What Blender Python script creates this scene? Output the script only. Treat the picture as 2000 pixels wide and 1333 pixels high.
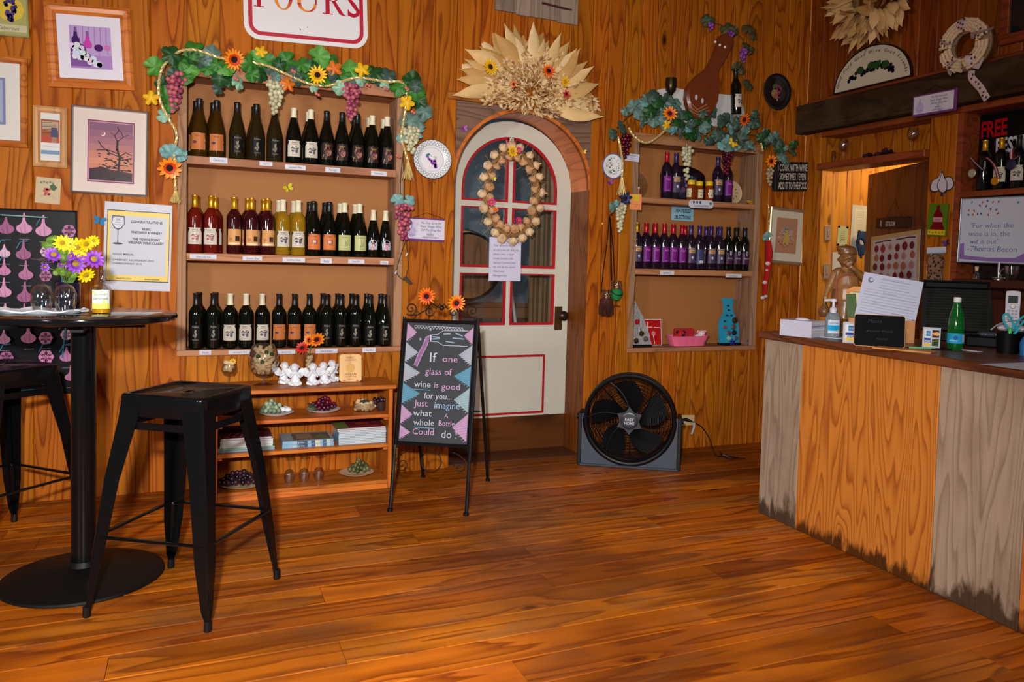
import bpy, math, random
from mathutils import Vector, Matrix
random.seed(11)
PI = math.pi
for o in list(bpy.data.objects): bpy.data.objects.remove(o)
SC = bpy.context.scene
COL = SC.collection

# ---------------------------------------------------------------- camera
YAW, PIT, ROL, FPX, CX, CY = 0.415141, -0.0503292, 0.0277833, 1569.247, 1060.42, 585.237
H, D, XR = 1.2185, 4.40, 3.884        # eye height, back wall plane, right wall plane
def _basis():
    cy, sy, cp, sp, cr, sr = math.cos(YAW), math.sin(YAW), math.cos(PIT), math.sin(PIT), math.cos(ROL), math.sin(ROL)
    f = Vector((sy*cp, cy*cp, sp)); r = Vector((cy, -sy, 0)); u = r.cross(f)
    return cr*r + sr*u, -sr*r + cr*u, f
CR_, CU_, CF_ = _basis()
EYE = Vector((0, 0, H))
cd = bpy.data.cameras.new('camera'); cam = bpy.data.objects.new('camera', cd); COL.objects.link(cam)
m = Matrix((CR_, CU_, -CF_)).transposed().to_4x4(); m.translation = EYE
cam.matrix_world = m
cd.sensor_width = 36; cd.lens = FPX*36/2000; cd.shift_x = (1000-CX)/2000; cd.shift_y = (CY-666.5)/2000; cd.clip_start = .05
SC.camera = cam

# ---------------------------------------------------------------- light and exposure
wd = bpy.data.worlds.new('world'); SC.world = wd; wd.use_nodes = True
wd.node_tree.nodes['Background'].inputs[0].default_value = (.80, .88, 1.0, 1)
wd.node_tree.nodes['Background'].inputs[1].default_value = .07
def area(name, loc, target, sx, sy, power, color):
    l = bpy.data.lights.new(name, 'AREA'); l.shape = 'RECTANGLE'; l.size = sx; l.size_y = sy; l.energy = power; l.color = color
    o = bpy.data.objects.new(name, l); COL.objects.link(o); o.location = loc
    o.rotation_euler = (Vector(target)-Vector(loc)).to_track_quat('-Z', 'Y').to_euler()
    return o
area('daylight_window', (-2.9, -.35, 1.85), (-.2, 2.3, -.4), .45, .6, 92, (1, .95, .88))
area('ceiling_lamp', (.7, -.6, 2.5), (1.2, 3.4, .0), .6, .6, 30, (1, .90, .78))
fl_ = bpy.data.lights.new('camera_flash', 'SPOT'); fl_.energy = 650; fl_.spot_size = math.radians(99); fl_.spot_blend = 1; fl_.shadow_soft_size = .05; fl_.color = (1, .96, .92)
fo_ = bpy.data.objects.new('camera_flash', fl_); COL.objects.link(fo_); fo_.location = (-.16, -.05, 1.50); fo_.rotation_euler = (Vector((.95, 4.4, .30))-Vector(fo_.location)).to_track_quat('-Z', 'Y').to_euler()
area('hallway_lamp', (4.75, 3.9, 2.35), (4.4, 4.4, 1.4), .3, .3, 13, (1, .80, .45))
area('cellar_fill', (1.1, 5.6, 2.2), (1.8, 5.9, .7), .4, .4, 22, (.95, .95, 1))  # unseen fill light, added inside to brighten the room behind the door glass
SC.view_settings.view_transform = 'Standard'; SC.view_settings.look = 'None'
SC.cycles.max_bounces = 7; SC.cycles.diffuse_bounces = 3; SC.cycles.glossy_bounces = 3; SC.cycles.transmission_bounces = 6; SC.cycles.transparent_max_bounces = 12
SC.view_settings.exposure = 0.0; SC.view_settings.gamma = 1; SC.view_settings.use_curve_mapping = False

# ---------------------------------------------------------------- pixel (2000x1333) -> point on a plane
def ray(x, y): return CR_*((x-CX)/FPX) - CU_*((y-CY)/FPX) + CF_
def W(x, y, Y=D): r = ray(x, y); return EYE + r*(Y/r.y)
def FL(x, y, z=0.): r = ray(x, y); return EYE + r*((z-H)/r.z)
def XP(x, y, X=XR): r = ray(x, y); return EYE + r*(X/r.x)
def PL(x, y, P0, N): r = ray(x, y); return EYE + r*((Vector(P0)-EYE).dot(N)/r.dot(N))

def S(r, g, b):
    f = lambda c: (c/255/12.92) if c/255 <= .04045 else ((c/255+.055)/1.055)**2.4
    return (f(r), f(g), f(b))

# ---------------------------------------------------------------- materials
MATS = {}
def mat(name, col=(.8, .8, .8), rough=.5, metal=0., spec=.5, coat=0., trans=0., ior=1.45, emit=0., bump=0., bscale=60, var=0., sheen=0.):
    if name in MATS: return MATS[name]
    m = bpy.data.materials.new(name); m.use_nodes = True; nt = m.node_tree; b = nt.nodes['Principled BSDF']
    b.inputs['Base Color'].default_value = (*col, 1); b.inputs['Roughness'].default_value = rough
    b.inputs['Metallic'].default_value = metal; b.inputs['Specular IOR Level'].default_value = spec
    b.inputs['Coat Weight'].default_value = coat; b.inputs['Coat Roughness'].default_value = .08
    b.inputs['Transmission Weight'].default_value = trans; b.inputs['IOR'].default_value = ior
    if emit: b.inputs['Emission Color'].default_value = (*col, 1); b.inputs['Emission Strength'].default_value = emit
    if bump or var:
        tc = nt.nodes.new('ShaderNodeTexCoord'); n = nt.nodes.new('ShaderNodeTexNoise'); n.inputs['Scale'].default_value = bscale
        nt.links.new(tc.outputs['Object'], n.inputs['Vector'])
        if bump:
            bp = nt.nodes.new('ShaderNodeBump'); bp.inputs['Strength'].default_value = bump; bp.inputs['Distance'].default_value = .004
            nt.links.new(n.outputs['Fac'], bp.inputs['Height']); nt.links.new(bp.outputs['Normal'], b.inputs['Normal'])
        if var:
            mx = nt.nodes.new('ShaderNodeMix'); mx.data_type = 'RGBA'
            mx.inputs['A'].default_value = (*[c*(1-var) for c in col], 1); mx.inputs['B'].default_value = (*[min(1, c*(1+var)) for c in col], 1)
            nt.links.new(n.outputs['Fac'], mx.inputs['Factor']); nt.links.new(mx.outputs['Result'], b.inputs['Base Color'])
    MATS[name] = m; return m

def wood(name, light, dark, axis='Z', rings=9., rough=.42, knots=.5, knot_col=None, fiber=.35, spread=.16, spec=.45, stain=None, stain_amt=0., scale=1., coat=0., wear=0., dirt=None, blotch=None, sharp=3.2):
    if name in MATS: return MATS[name]
    m = bpy.data.materials.new(name); m.use_nodes = True; nt = m.node_tree; N = nt.nodes; L = nt.links; b = N['Principled BSDF']
    def math_(op, a, b_=None, c=None):
        n = N.new('ShaderNodeMath'); n.operation = op
        for i, v in enumerate((a, b_, c)):
            if v is None: continue
            if isinstance(v, (int, float)): n.inputs[i].default_value = v
            else: L.new(v, n.inputs[i])
        return n.outputs[0]
    def mix(f, a, b_):
        n = N.new('ShaderNodeMix'); n.data_type = 'RGBA'
        for k, v in (('Factor', f), ('A', a), ('B', b_)):
            if isinstance(v, (int, float)): n.inputs[k].default_value = v
            elif isinstance(v, tuple): n.inputs[k].default_value = (*v, 1)
            else: L.new(v, n.inputs[k])
        return n.outputs['Result']
    tc = N.new('ShaderNodeTexCoord'); oi = N.new('ShaderNodeObjectInfo')
    off = N.new('ShaderNodeVectorMath'); off.operation = 'SCALE'; off.inputs[0].default_value = (13.1, 27.3, 7.7); L.new(oi.outputs['Random'], off.inputs['Scale'])
    add = N.new('ShaderNodeVectorMath'); add.operation = 'ADD'; L.new(tc.outputs['Object'], add.inputs[0]); L.new(off.outputs[0], add.inputs[1])
    def stretched(k, s=1.):
        mp = N.new('ShaderNodeMapping'); v = [s*scale]*3; v['XYZ'.index(axis)] = k*s*scale; mp.inputs['Scale'].default_value = v
        L.new(add.outputs[0], mp.inputs['Vector']); return mp.outputs[0]
    def noise(vec, sc, det=2., dist=0.):
        n = N.new('ShaderNodeTexNoise'); n.inputs['Scale'].default_value = sc; n.inputs['Detail'].default_value = det; n.inputs['Distortion'].default_value = dist
        L.new(vec, n.inputs['Vector']); return n.outputs['Fac']
    field = noise(stretched(.10), 7., 1.5)
    vo = N.new('ShaderNodeTexVoronoi'); vo.inputs['Scale'].default_value = 2.7; vo.inputs['Randomness'].default_value = 1; L.new(stretched(.42), vo.inputs['Vector'])
    kd = vo.outputs['Distance']
    bulge = math_('MULTIPLY', math_('POWER', 2.718, math_('MULTIPLY', kd, -11.)), .45*knots)
    ph = math_('MULTIPLY', math_('ADD', field, bulge), rings*6.283)
    wob = noise(stretched(.12), 26., 2.)
    fr = math_('FRACT', math_('ADD', math_('MULTIPLY', ph, .159155*1.9), math_('MULTIPLY', wob, .5)))
    rg = math_('MULTIPLY', math_('POWER', fr, sharp), math_('MINIMUM', 1., math_('MULTIPLY', math_('SUBTRACT', 1., fr), 9.)))
    fb = noise(stretched(.025), 170., 2.)
    fac = math_('ADD', math_('MULTIPLY', rg, 1.05), math_('MULTIPLY', math_('SUBTRACT', fb, .35), fiber))
    fac = math_('MAXIMUM', 0., math_('MINIMUM', 1., fac))
    c = mix(fac, light, dark)
    if knots > 0:
        km = math_('MINIMUM', 1., math_('MAXIMUM', 0., math_('MULTIPLY_ADD', kd, -24., 24*.055+.3)))
        c = mix(km, c, knot_col or tuple(x*.25 for x in dark))
    if stain is not None:
        sn = noise(stretched(.5), 4.2, 5., .6)
        sm = math_('MULTIPLY', math_('MAXIMUM', 0., math_('MINIMUM', 1., math_('MULTIPLY_ADD', sn, 5., -2.45))), stain_amt)
        c = mix(sm, c, stain)
    if blotch is not None:
        bn = noise(tc.outputs['Object'], 1.1, 4., .3)
        c = mix(math_('MULTIPLY', math_('MAXIMUM', 0., math_('MINIMUM', 1., math_('MULTIPLY_ADD', bn, 5., -2.2))), .75), c, blotch)
    if dirt is not None:
        sx = N.new('ShaderNodeSeparateXYZ'); L.new(tc.outputs['Object'], sx.inputs[0]); dn = noise(stretched(.35), 22., 5., .4)
        dm_ = math_('SUBTRACT', math_('MULTIPLY', dn, 2.4), math_('ADD', .55, math_('MULTIPLY', sx.outputs['Z'], 1/dirt[1])))
        c = mix(math_('MAXIMUM', 0., math_('MINIMUM', .9, math_('MULTIPLY', dm_, 2.2))), c, dirt[0])
    hs = N.new('ShaderNodeHueSaturation'); L.new(c, hs.inputs['Color'])
    L.new(math_('MULTIPLY_ADD', oi.outputs['Random'], 2*spread, 1-spread), hs.inputs['Value'])
    L.new(math_('MULTIPLY_ADD', math_('FRACT', math_('MULTIPLY', oi.outputs['Random'], 7.3)), .012, .494), hs.inputs['Hue'])
    L.new(hs.outputs[0], b.inputs['Base Color'])
    rr = math_('MULTIPLY_ADD', fac, .12, rough)
    if wear: rr = math_('ADD', rr, math_('MULTIPLY', sm, wear))
    L.new(rr, b.inputs['Roughness'])
    b.inputs['Specular IOR Level'].default_value = spec; b.inputs['Coat Weight'].default_value = coat; b.inputs['Coat Roughness'].default_value = .2
    bp = N.new('ShaderNodeBump'); bp.inputs['Strength'].default_value = .25; bp.inputs['Distance'].default_value = .002
    L.new(math_('ADD', fb, math_('MULTIPLY', rg, .3)), bp.inputs['Height']); L.new(bp.outputs[0], b.inputs['Normal'])
    MATS[name] = m; return m

def attr_mat(name, rough, coat=0., spec=.4):
    m = bpy.data.materials.new(name); m.use_nodes = True; nt = m.node_tree; b = nt.nodes['Principled BSDF']
    a = nt.nodes.new('ShaderNodeAttribute'); a.attribute_name = 'Col'; nt.links.new(a.outputs['Color'], b.inputs['Base Color'])
    b.inputs['Roughness'].default_value = rough; b.inputs['Coat Weight'].default_value = coat; b.inputs['Specular IOR Level'].default_value = spec
    b.inputs['Coat Roughness'].default_value = .1
    return m
PRINT = attr_mat('printed_paper', .6, 0, .2); GLOSSP = attr_mat('glossy_print', .34, 0, .12); MATTEP = attr_mat('chalk_and_matte_print', .9, 0, .1)

WALL = wood('pine_wall_board', S(176, 100, 20), S(108, 41, 3), 'Z', rings=7, rough=.5, knots=.5, spread=.12, spec=.10)
WALLX = wood('pine_lintel', S(172, 98, 30), S(120, 56, 12), 'X', rings=5, knots=0)
WALLY = wood('pine_lintel_side', S(140, 72, 24), S(92, 38, 9), 'Y', rings=5, knots=0)
WALLD = wood('reddish_wall_board', S(132, 68, 18), S(84, 32, 5), 'Z', rings=6, knots=.4, spec=.2)
HALLW = wood('hall_pine_board', S(214, 136, 46), S(150, 76, 14), 'Z', rings=5, knots=.5)
FLOORM = wood('pine_floor_plank', S(190, 102, 16), S(108, 44, 3), 'X', rings=3.0, scale=1.25, blotch=S(104, 50, 12), sharp=2.2, rough=.36, knots=.9, spread=.24, spec=.18, stain=S(126, 88, 56), stain_amt=.45, wear=.4)
GREYW = wood('weathered_grey_board', S(168, 146, 126), S(128, 106, 88), 'Z', rings=9, rough=.7, knots=.25, dirt=(S(60, 38, 22), .16), stain=S(110, 82, 60), stain_amt=.5, spec=.2)
GREYX = wood('grey_brown_panel', S(126, 98, 78), S(84, 60, 46), 'X', rings=7, rough=.7, knots=.2, spec=.2)
STILE = wood('rough_sawn_stile', S(158, 122, 92), S(116, 82, 58), 'Z', rings=5, rough=.75, knots=0, spec=.2)
ORANGEX = wood('shelf_board', S(206, 124, 62), S(160, 82, 30), 'X', rings=5, rough=.5, knots=0)
BROWNX = wood('brown_shelf_board', S(176, 120, 82), S(134, 84, 52), 'X', rings=5, rough=.6, knots=0)
CASEW = wood('orange_pine_case', S(196, 106, 32), S(150, 68, 14), 'X', rings=4, rough=.4, knots=0)
COUNTW = wood('counter_front_board', S(206, 126, 50), S(140, 62, 8), 'Z', rings=11, dirt=(S(50, 22, 8), .10), rough=.4, knots=.7, spread=.05)
CTOPW = wood('dark_countertop', S(110, 62, 34), S(60, 28, 12), 'Y', rings=6, rough=.32, knots=0)
BEAMW = wood('old_dark_beam', S(62, 40, 24), S(26, 14, 8), 'Y', rings=5, rough=.8, knots=.3, stain=S(92, 74, 52), stain_amt=.5, spec=.15)
DOORW = wood('dark_door_wood', S(104, 48, 18), S(66, 26, 8), 'Z', rings=5, rough=.4, knots=0)
TRIMR = wood('reddish_trim', S(140, 62, 28), S(92, 36, 14), 'Y', rings=4, knots=0)
FRAMEW = wood('frame_wood', S(196, 110, 44), S(150, 72, 22), 'X', rings=4, rough=.35, knots=0)
LIGHTW = wood('light_frame_wood', S(206, 160, 104), S(176, 126, 74), 'Y', rings=4, rough=.45, knots=0)
HARDB = mat('hardboard_back', S(160, 104, 54), .7, var=.06, bscale=3)
BLK = mat('black_gloss_metal', (.0035, .0035, .004), .16, 0, .22, coat=.12)
BLKM = mat('black_cast_metal', (.004, .004, .004), .5, spec=.2)
BLKP = mat('black_plastic', (.005, .005, .006), .4, spec=.3)
IRON = mat('dark_wrought_iron', S(48, 36, 30), .5, .6)
WHITEP = mat('white_door_paint', S(200, 198, 186), .45, bump=.1, bscale=9, var=.05)
REDP = mat('red_trim_paint', S(168, 18, 30), .4)
def thin_glass(name, tint, gloss=.06, edge=.55):       # thin clear glass: straight-through light plus a fresnel-like reflection
    m = bpy.data.materials.new(name); m.use_nodes = True; nt = m.node_tree; N = nt.nodes; N.remove(N['Principled BSDF'])
    tr = N.new('ShaderNodeBsdfTransparent'); tr.inputs[0].default_value = (*tint, 1); gl = N.new('ShaderNodeBsdfGlossy'); gl.inputs['Roughness'].default_value = .03
    lw = N.new('ShaderNodeLayerWeight'); lw.inputs['Blend'].default_value = .3; mm = N.new('ShaderNodeMath'); mm.operation = 'MULTIPLY_ADD'; mm.inputs[1].default_value = edge; mm.inputs[2].default_value = gloss
    mx = N.new('ShaderNodeMixShader'); nt.links.new(lw.outputs['Facing'], mm.inputs[0]); nt.links.new(mm.outputs[0], mx.inputs[0]); nt.links.new(tr.outputs[0], mx.inputs[1]); nt.links.new(gl.outputs[0], mx.inputs[2])
    nt.links.new(mx.outputs[0], N['Material Output'].inputs[0]); MATS[name] = m; return m
GLASS = thin_glass('clear_glass', (.96, .97, .97), .10, .6); PANE = thin_glass('window_glass', (.92, .95, .95), .05, .3)
PAPER = mat('white_paper', S(200, 202, 218), .6)
WHITE = mat('white_ceramic', S(224, 226, 230), .25)
GOLDR = mat('gold_cord', S(222, 200, 136), .36, .45)
GOLD = mat('gold_foil', S(216, 160, 40), .3, .7)
CORKM = mat('cork', S(226, 196, 152), .8, var=.12)
SILVER = mat('silver_metal', S(190, 186, 186), .3, .9)
BRASS = mat('old_brass', S(96, 70, 40), .4, .8)

# ---------------------------------------------------------------- mesh building
class MB:
    def __init__(s): s.v = []; s.f = []; s.c = []; s.m = []
    def add(s, vs, fs, col=None, mi=0, T=None):
        o = len(s.v)
        s.v += [tuple(T @ Vector(p)) for p in vs] if T is not None else [tuple(p) for p in vs]
        for f in fs: s.f.append([i+o for i in f]); s.c.append(col or (1, 1, 1)); s.m.append(mi)
        return s
    def box(s, x0, y0, z0, x1, y1, z1, **k):
        v = [(x0, y0, z0), (x1, y0, z0), (x1, y1, z0), (x0, y1, z0), (x0, y0, z1), (x1, y0, z1), (x1, y1, z1), (x0, y1, z1)]
        return s.add(v, [(0, 3, 2, 1), (4, 5, 6, 7), (0, 1, 5, 4), (1, 2, 6, 5), (2, 3, 7, 6), (3, 0, 4, 7)], **k)
    def bbox(s, x0, y0, z0, x1, y1, z1, b=.004, **k):       # box with chamfered vertical-and-top edges (stacked loops)
        v = []; f = []
        for z, i in ((z0, b), (z0+b, 0), (z1-b, 0), (z1, b)):
            j = b if i == 0 else b*1.8
            v += [(x0+j, y0+i, z), (x1-j, y0+i, z), (x1-i, y0+j, z), (x1-i, y1-j, z), (x1-j, y1-i, z), (x0+j, y1-i, z), (x0+i, y1-j, z), (x0+i, y0+j, z)]
        for r in range(3):
            for q in range(8): a = r*8+q; c = r*8+(q+1) % 8; f.append((a, c, c+8, a+8))
        f.append(tuple(range(7, -1, -1))); f.append(tuple(range(24, 32)))
        return s.add(v, f, **k)
    def prism(s, pts, z0, z1, **k):
        n = len(pts); v = [(x, y, z0) for x, y in pts]+[(x, y, z1) for x, y in pts]
        return s.add(v, [tuple(range(n-1, -1, -1)), tuple(range(n, 2*n))]+[(i, (i+1) % n, n+(i+1) % n, n+i) for i in range(n)], **k)
    def lathe(s, prof, n=20, c=(0, 0, 0), **k):
        v = []; f = []; idx = []
        for r, z in prof:
            if r < 1e-6: idx.append((len(v),)); v.append((c[0], c[1], c[2]+z))
            else:
                idx.append(tuple(range(len(v), len(v)+n)))
                v += [(c[0]+r*math.cos(2*PI*i/n), c[1]+r*math.sin(2*PI*i/n), c[2]+z) for i in range(n)]
        for a, b in zip(idx, idx[1:]):
            for i in range(n):
                j = (i+1) % n
                if len(a) == 1 and len(b) == 1: continue
                if len(a) == 1: f.append((a[0], b[j], b[i]))
                elif len(b) == 1: f.append((a[i], a[j], b[0]))
                else: f.append((a[i], a[j], b[j], b[i]))
        return s.add(v, f, **k)
    def tube(s, path, r, n=6, closed=False, flat=1., **k):
        P = [Vector(p) for p in path]; rs = r if isinstance(r, (list, tuple)) else [r]*len(P); v = []; f = []; up = None
        for i, p in enumerate(P):
            a = P[i-1] if (i or closed) else p; b = P[(i+1) % len(P)] if (i < len(P)-1 or closed) else p
            t = (b-a); t = t.normalized() if t.length > 1e-9 else Vector((0, 0, 1))
            if up is None: up = t.cross(Vector((0, 0, 1)) if abs(t.z) < .9 else Vector((1, 0, 0))).normalized()
            up = (up - t*up.dot(t)).normalized(); w = t.cross(up)
            v += [tuple(p + up*math.cos(2*PI*q/n)*rs[i] + w*math.sin(2*PI*q/n)*rs[i]*flat) for q in range(n)]
        m = len(P)
        for i in range(m if closed else m-1):
            for q in range(n): a = i*n+q; b = i*n+(q+1) % n; j = ((i+1) % m)*n; f.append((a, b, j+(q+1) % n, j+q))
        if not closed: f += [tuple(range(n-1, -1, -1)), tuple(range((m-1)*n, m*n))]
        return s.add(v, f, **k)
    def ball(s, c, r, n=10, m=7, sc=(1, 1, 1), T=None, **k):
        pr = [(math.sin(PI*i/m), -math.cos(PI*i/m)) for i in range(m+1)]; pr[0] = (0, -1); pr[-1] = (0, 1)
        A = Matrix.Translation(Vector(c)) @ (T or Matrix.Identity(4)) @ Matrix.Diagonal((r*sc[0], r*sc[1], r*sc[2], 1))
        return s.lathe(pr, n, T=A, **k)
    def limb(s, p0, p1, r0, r1, n=10, **k):
        p0, p1 = Vector(p0), Vector(p1); d = (p1-p0).normalized()
        path = [p0-d*r0*.95, p0-d*r0*.7, p0, p1, p1+d*r1*.7, p1+d*r1*.95]; return s.tube(path, [r0*.25, r0*.72, r0, r1, r1*.72, r1*.25], n, **k)
    def mesh(s, name, mats, smooth=False, ang=40):
        me = bpy.data.meshes.new(name); me.from_pydata(s.v, [], s.f)
        for m_ in (mats if isinstance(mats, (list, tuple)) else [mats]): me.materials.append(m_)
        if any(s.m): me.polygons.foreach_set('material_index', s.m)
        if any(c != (1, 1, 1) for c in s.c):
            ca = me.color_attributes.new('Col', 'FLOAT_COLOR', 'CORNER'); buf = []
            for p, c in zip(me.polygons, s.c): buf += [c[0], c[1], c[2], 1]*p.loop_total
            ca.data.foreach_set('color', buf)
        me.update()
        if smooth: me.shade_smooth(); me.set_sharp_from_angle(angle=math.radians(ang))
        return me
    def build(s, name, mats, parent=None, smooth=False, label=None, ang=40, T=None, kind=None):
        return link(name, s.mesh(name, mats, smooth, ang), parent, T, label, kind)

def link(name, me, parent=None, T=None, label=None, kind=None):
    o = bpy.data.objects.new(name, me); COL.objects.link(o)
    if parent: o.parent = parent
    if T is not None: o.matrix_local = T
    if label: o['label'] = label
    if kind: o['kind'] = kind
    return o
def thing(name, label, cat, T=None, group=None):
    o = bpy.data.objects.new(name, None); COL.objects.link(o); o.empty_display_size = .05
    if T is not None: o.matrix_world = T
    o['label'] = label; o['category'] = cat
    if group: o['group'] = group
    return o
def tag(o, label, cat, group=None):
    o['label'] = label; o['category'] = cat
    if group: o['group'] = group
    return o
def struct(o): o['kind'] = 'structure'; return o
def at(x, y, z, rz=0, s=1): return Matrix.Translation((x, y, z)) @ Matrix.Rotation(rz, 4, 'Z') @ Matrix.Scale(s, 4)
def atv(v, rz=0, s=1): return at(v[0], v[1], v[2], rz, s)
BACKR = Matrix(((1, 0, 0), (0, 0, -1), (0, 1, 0))).to_4x4()          # local x right, y up, z out of the back wall
RIGHTR = Matrix(((0, 0, -1), (-1, 0, 0), (0, 1, 0))).to_4x4()        # same for the right wall
def onb(x, y, off=0., rot=0., s=1.): return Matrix.Translation(W(x, y, D-off)) @ BACKR @ Matrix.Rotation(rot, 4, 'Z') @ Matrix.Scale(s, 4)
def onr(x, y, off=0., rot=0., s=1.): return Matrix.Translation(XP(x, y, XR-off)) @ RIGHTR @ Matrix.Rotation(rot, 4, 'Z') @ Matrix.Scale(s, 4)
def quad(TL, TR, BL, fn, zdir):
    a, b, c = fn(*TL), fn(*TR), fn(*BL); z = Vector(zdir).normalized(); x = (b-a).normalized(); x = (x-z*x.dot(z)).normalized(); y = z.cross(x)
    w = (b-a).length; h = abs((c-a).dot(y)); ctr = a + x*(w/2) - y*(h/2)
    T = Matrix((x, y, z)).transposed().to_4x4(); T.translation = ctr; return T, w, h
def qb(TL, TR, BL, off=0.): return quad(TL, TR, BL, lambda x, y: W(x, y, D-off), (0, -1, 0))
def qr(TL, TR, BL, off=0.): return quad(TL, TR, BL, lambda x, y: XP(x, y, XR-off), (-1, 0, 0))
def sink(o):      # thing placed by its front plane
    return o

_TX = {}
def textmesh(s, shear=0., thin=0., align='CENTER'):
    k = (s, shear, thin, align)
    if k in _TX: return _TX[k]
    cu = bpy.data.curves.new('t', 'FONT'); cu.body = s; cu.size = 1; cu.shear = shear; cu.offset = thin; cu.align_x = align; cu.resolution_u = 2
    ob = bpy.data.objects.new('t', cu); me = bpy.data.meshes.new_from_object(ob)
    vs = [tuple(v.co) for v in me.vertices]; fs = [tuple(p.vertices) for p in me.polygons]
    bpy.data.objects.remove(ob); bpy.data.curves.remove(cu); bpy.data.meshes.remove(me)
    _TX[k] = (vs, fs); return _TX[k]

class CV:                                   # flat print: u,v in 0..1 from the top left corner
    def __init__(s, w, h, bend=0., eps=.00018): s.w, s.h, s.b, s.k, s.mb, s.eps = w, h, bend, 0, MB(), eps
    def p(s, u, v):
        x, y, z = (u-.5)*s.w, (.5-v)*s.h, s.k*s.eps
        if s.b: a = x/s.b; return ((s.b+z)*math.sin(a), -(s.b+z)*math.cos(a), y)
        return (x, y, z)
    def poly(s, pts, col, up=True):
        if up: s.k += 1
        s.mb.add([s.p(*q) for q in pts], [tuple(range(len(pts)-1, -1, -1))], col=col); return s
    def rect(s, u0, v0, u1, v1, col, up=True):
        if up: s.k += 1
        n = max(1, int(abs(u1-u0)*s.w/s.b/.25)) if s.b else 1
        for i in range(n):
            a, b = u0+(u1-u0)*i/n, u0+(u1-u0)*(i+1)/n
            s.mb.add([s.p(a, v1), s.p(b, v1), s.p(b, v0), s.p(a, v0)], [(0, 1, 2, 3)], col=col)
        return s
    def disc(s, u, v, r, col, n=14, asp=1., up=True, rot=0.):
        if up: s.k += 1
        q = s.w/s.h; pts = []
        for i in range(n):
            a = 2*PI*i/n; x, y = math.cos(a), math.sin(a)*asp; x, y = x*math.cos(rot)-y*math.sin(rot), x*math.sin(rot)+y*math.cos(rot)
            pts.append(s.p(u+r*x, v+r*y*q))
        s.mb.add(pts, [tuple(range(n-1, -1, -1))], col=col); return s
    def line(s, pts, wd, col, up=True):     # wd as a fraction of the width
        if up: s.k += 1
        q = s.w/s.h
        for (a, b), (c, d) in zip(pts, pts[1:]):
            dx, dy = c-a, (d-b)/q; L = math.hypot(dx, dy) or 1; nx, ny = -dy/L*wd/2, dx/L*wd/2; ex, ey = dx/L*wd*.25, dy/L*wd*.25
            P = [(a-ex+nx, b+(-ey+ny)*q), (a-ex-nx, b+(-ey-ny)*q), (c+ex-nx, d+(ey-ny)*q), (c+ex+nx, d+(ey+ny)*q)]
            s.mb.add([s.p(*z) for z in P], [(3, 2, 1, 0)], col=col)
        return s
    def text(s, t, u, v, size, col, shear=0., xs=1., align='CENTER', thin=0., rot=0., up=True):   # size as a fraction of the height
        if up: s.k += 1
        vs, fs = textmesh(t, shear, thin, align); q = s.w/s.h; P = []
        for x, y, _ in vs:
            x, y = x*xs*size, y*size; x, y = x*math.cos(rot)-y*math.sin(rot), x*math.sin(rot)+y*math.cos(rot)
            P.append(s.p(u+x/q, v-y))
        s.mb.add(P, fs, col=col); return s
    def build(s, name, parent, T=None, m=None, label=None): return s.mb.build(name, m or PRINT, parent, T=T, label=label)
def up(z): return Matrix.Translation((0, 0, z))
def frame_mb(w, h, fw, d, mb=None, bev=.3):      # picture frame: mitred profile, inner edge lower
    mb = mb or MB(); x, y = w/2, h/2; P = []
    prof = [(0, 0), (0, d*.75), (fw*bev, d), (fw*(1-bev), d*.85), (fw, d*.45), (fw, 0)]
    for i, z in prof: P += [(-x+i, -y+i, z), (x-i, -y+i, z), (x-i, y-i, z), (-x+i, y-i, z)]
    f = []
    for r in range(5):
        for q in range(4): a = r*4+q; b = r*4+(q+1) % 4; f.append((a, b, b+4, a+4))
    return mb.add(P, f)
def put(root, name, mb, m, **k): return mb.build(name, m, root, **k)
# ================================================================= the room
# floor: planks run along X
fl = struct(MB().box(-3.2, -1.2, -.06, 5.7, 4.72, -.022).build('floor', BLKM))
joints = {4: [.44], 1: [.435, -.9], 0: [1.653, -.4], 2: [-.214, 1.9], -1: [.9], -2: [-.1, 2.2], 5: [1.3], 3: [-.7, 1.25], 6: [-.3, 2.0], 7: [.9], 8: [-.9, 1.7]}
k = -21
while True:
    y0 = 2.203+.15*k; y1 = y0+.15
    if y0 > 4.7: break
    js = joints.get(k) or [random.uniform(-1.5, -.2), random.uniform(.6, 2.6)]
    xs = [-3.2]+sorted(js)+[5.7]
    for a, b in zip(xs, xs[1:]):
        c = .0022; z = -random.uniform(0, .0012)
        pr = [(y0+.0006, -.022), (y0+.0006, z-c), (y0+.0006+c, z), (y1-.0006-c, z), (y1-.0006, z-c), (y1-.0006, -.022)]
        v = [(x, y, zz) for x in (a+.0008, b-.0008) for y, zz in pr]
        MB().add(v, [(0, 1, 2, 3, 4, 5), (11, 10, 9, 8, 7, 6)]+[(i+6, (i+1) % 6+6, (i+1) % 6, i) for i in range(6)]).build('plank', FLOORM, fl)
    k += 1

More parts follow.
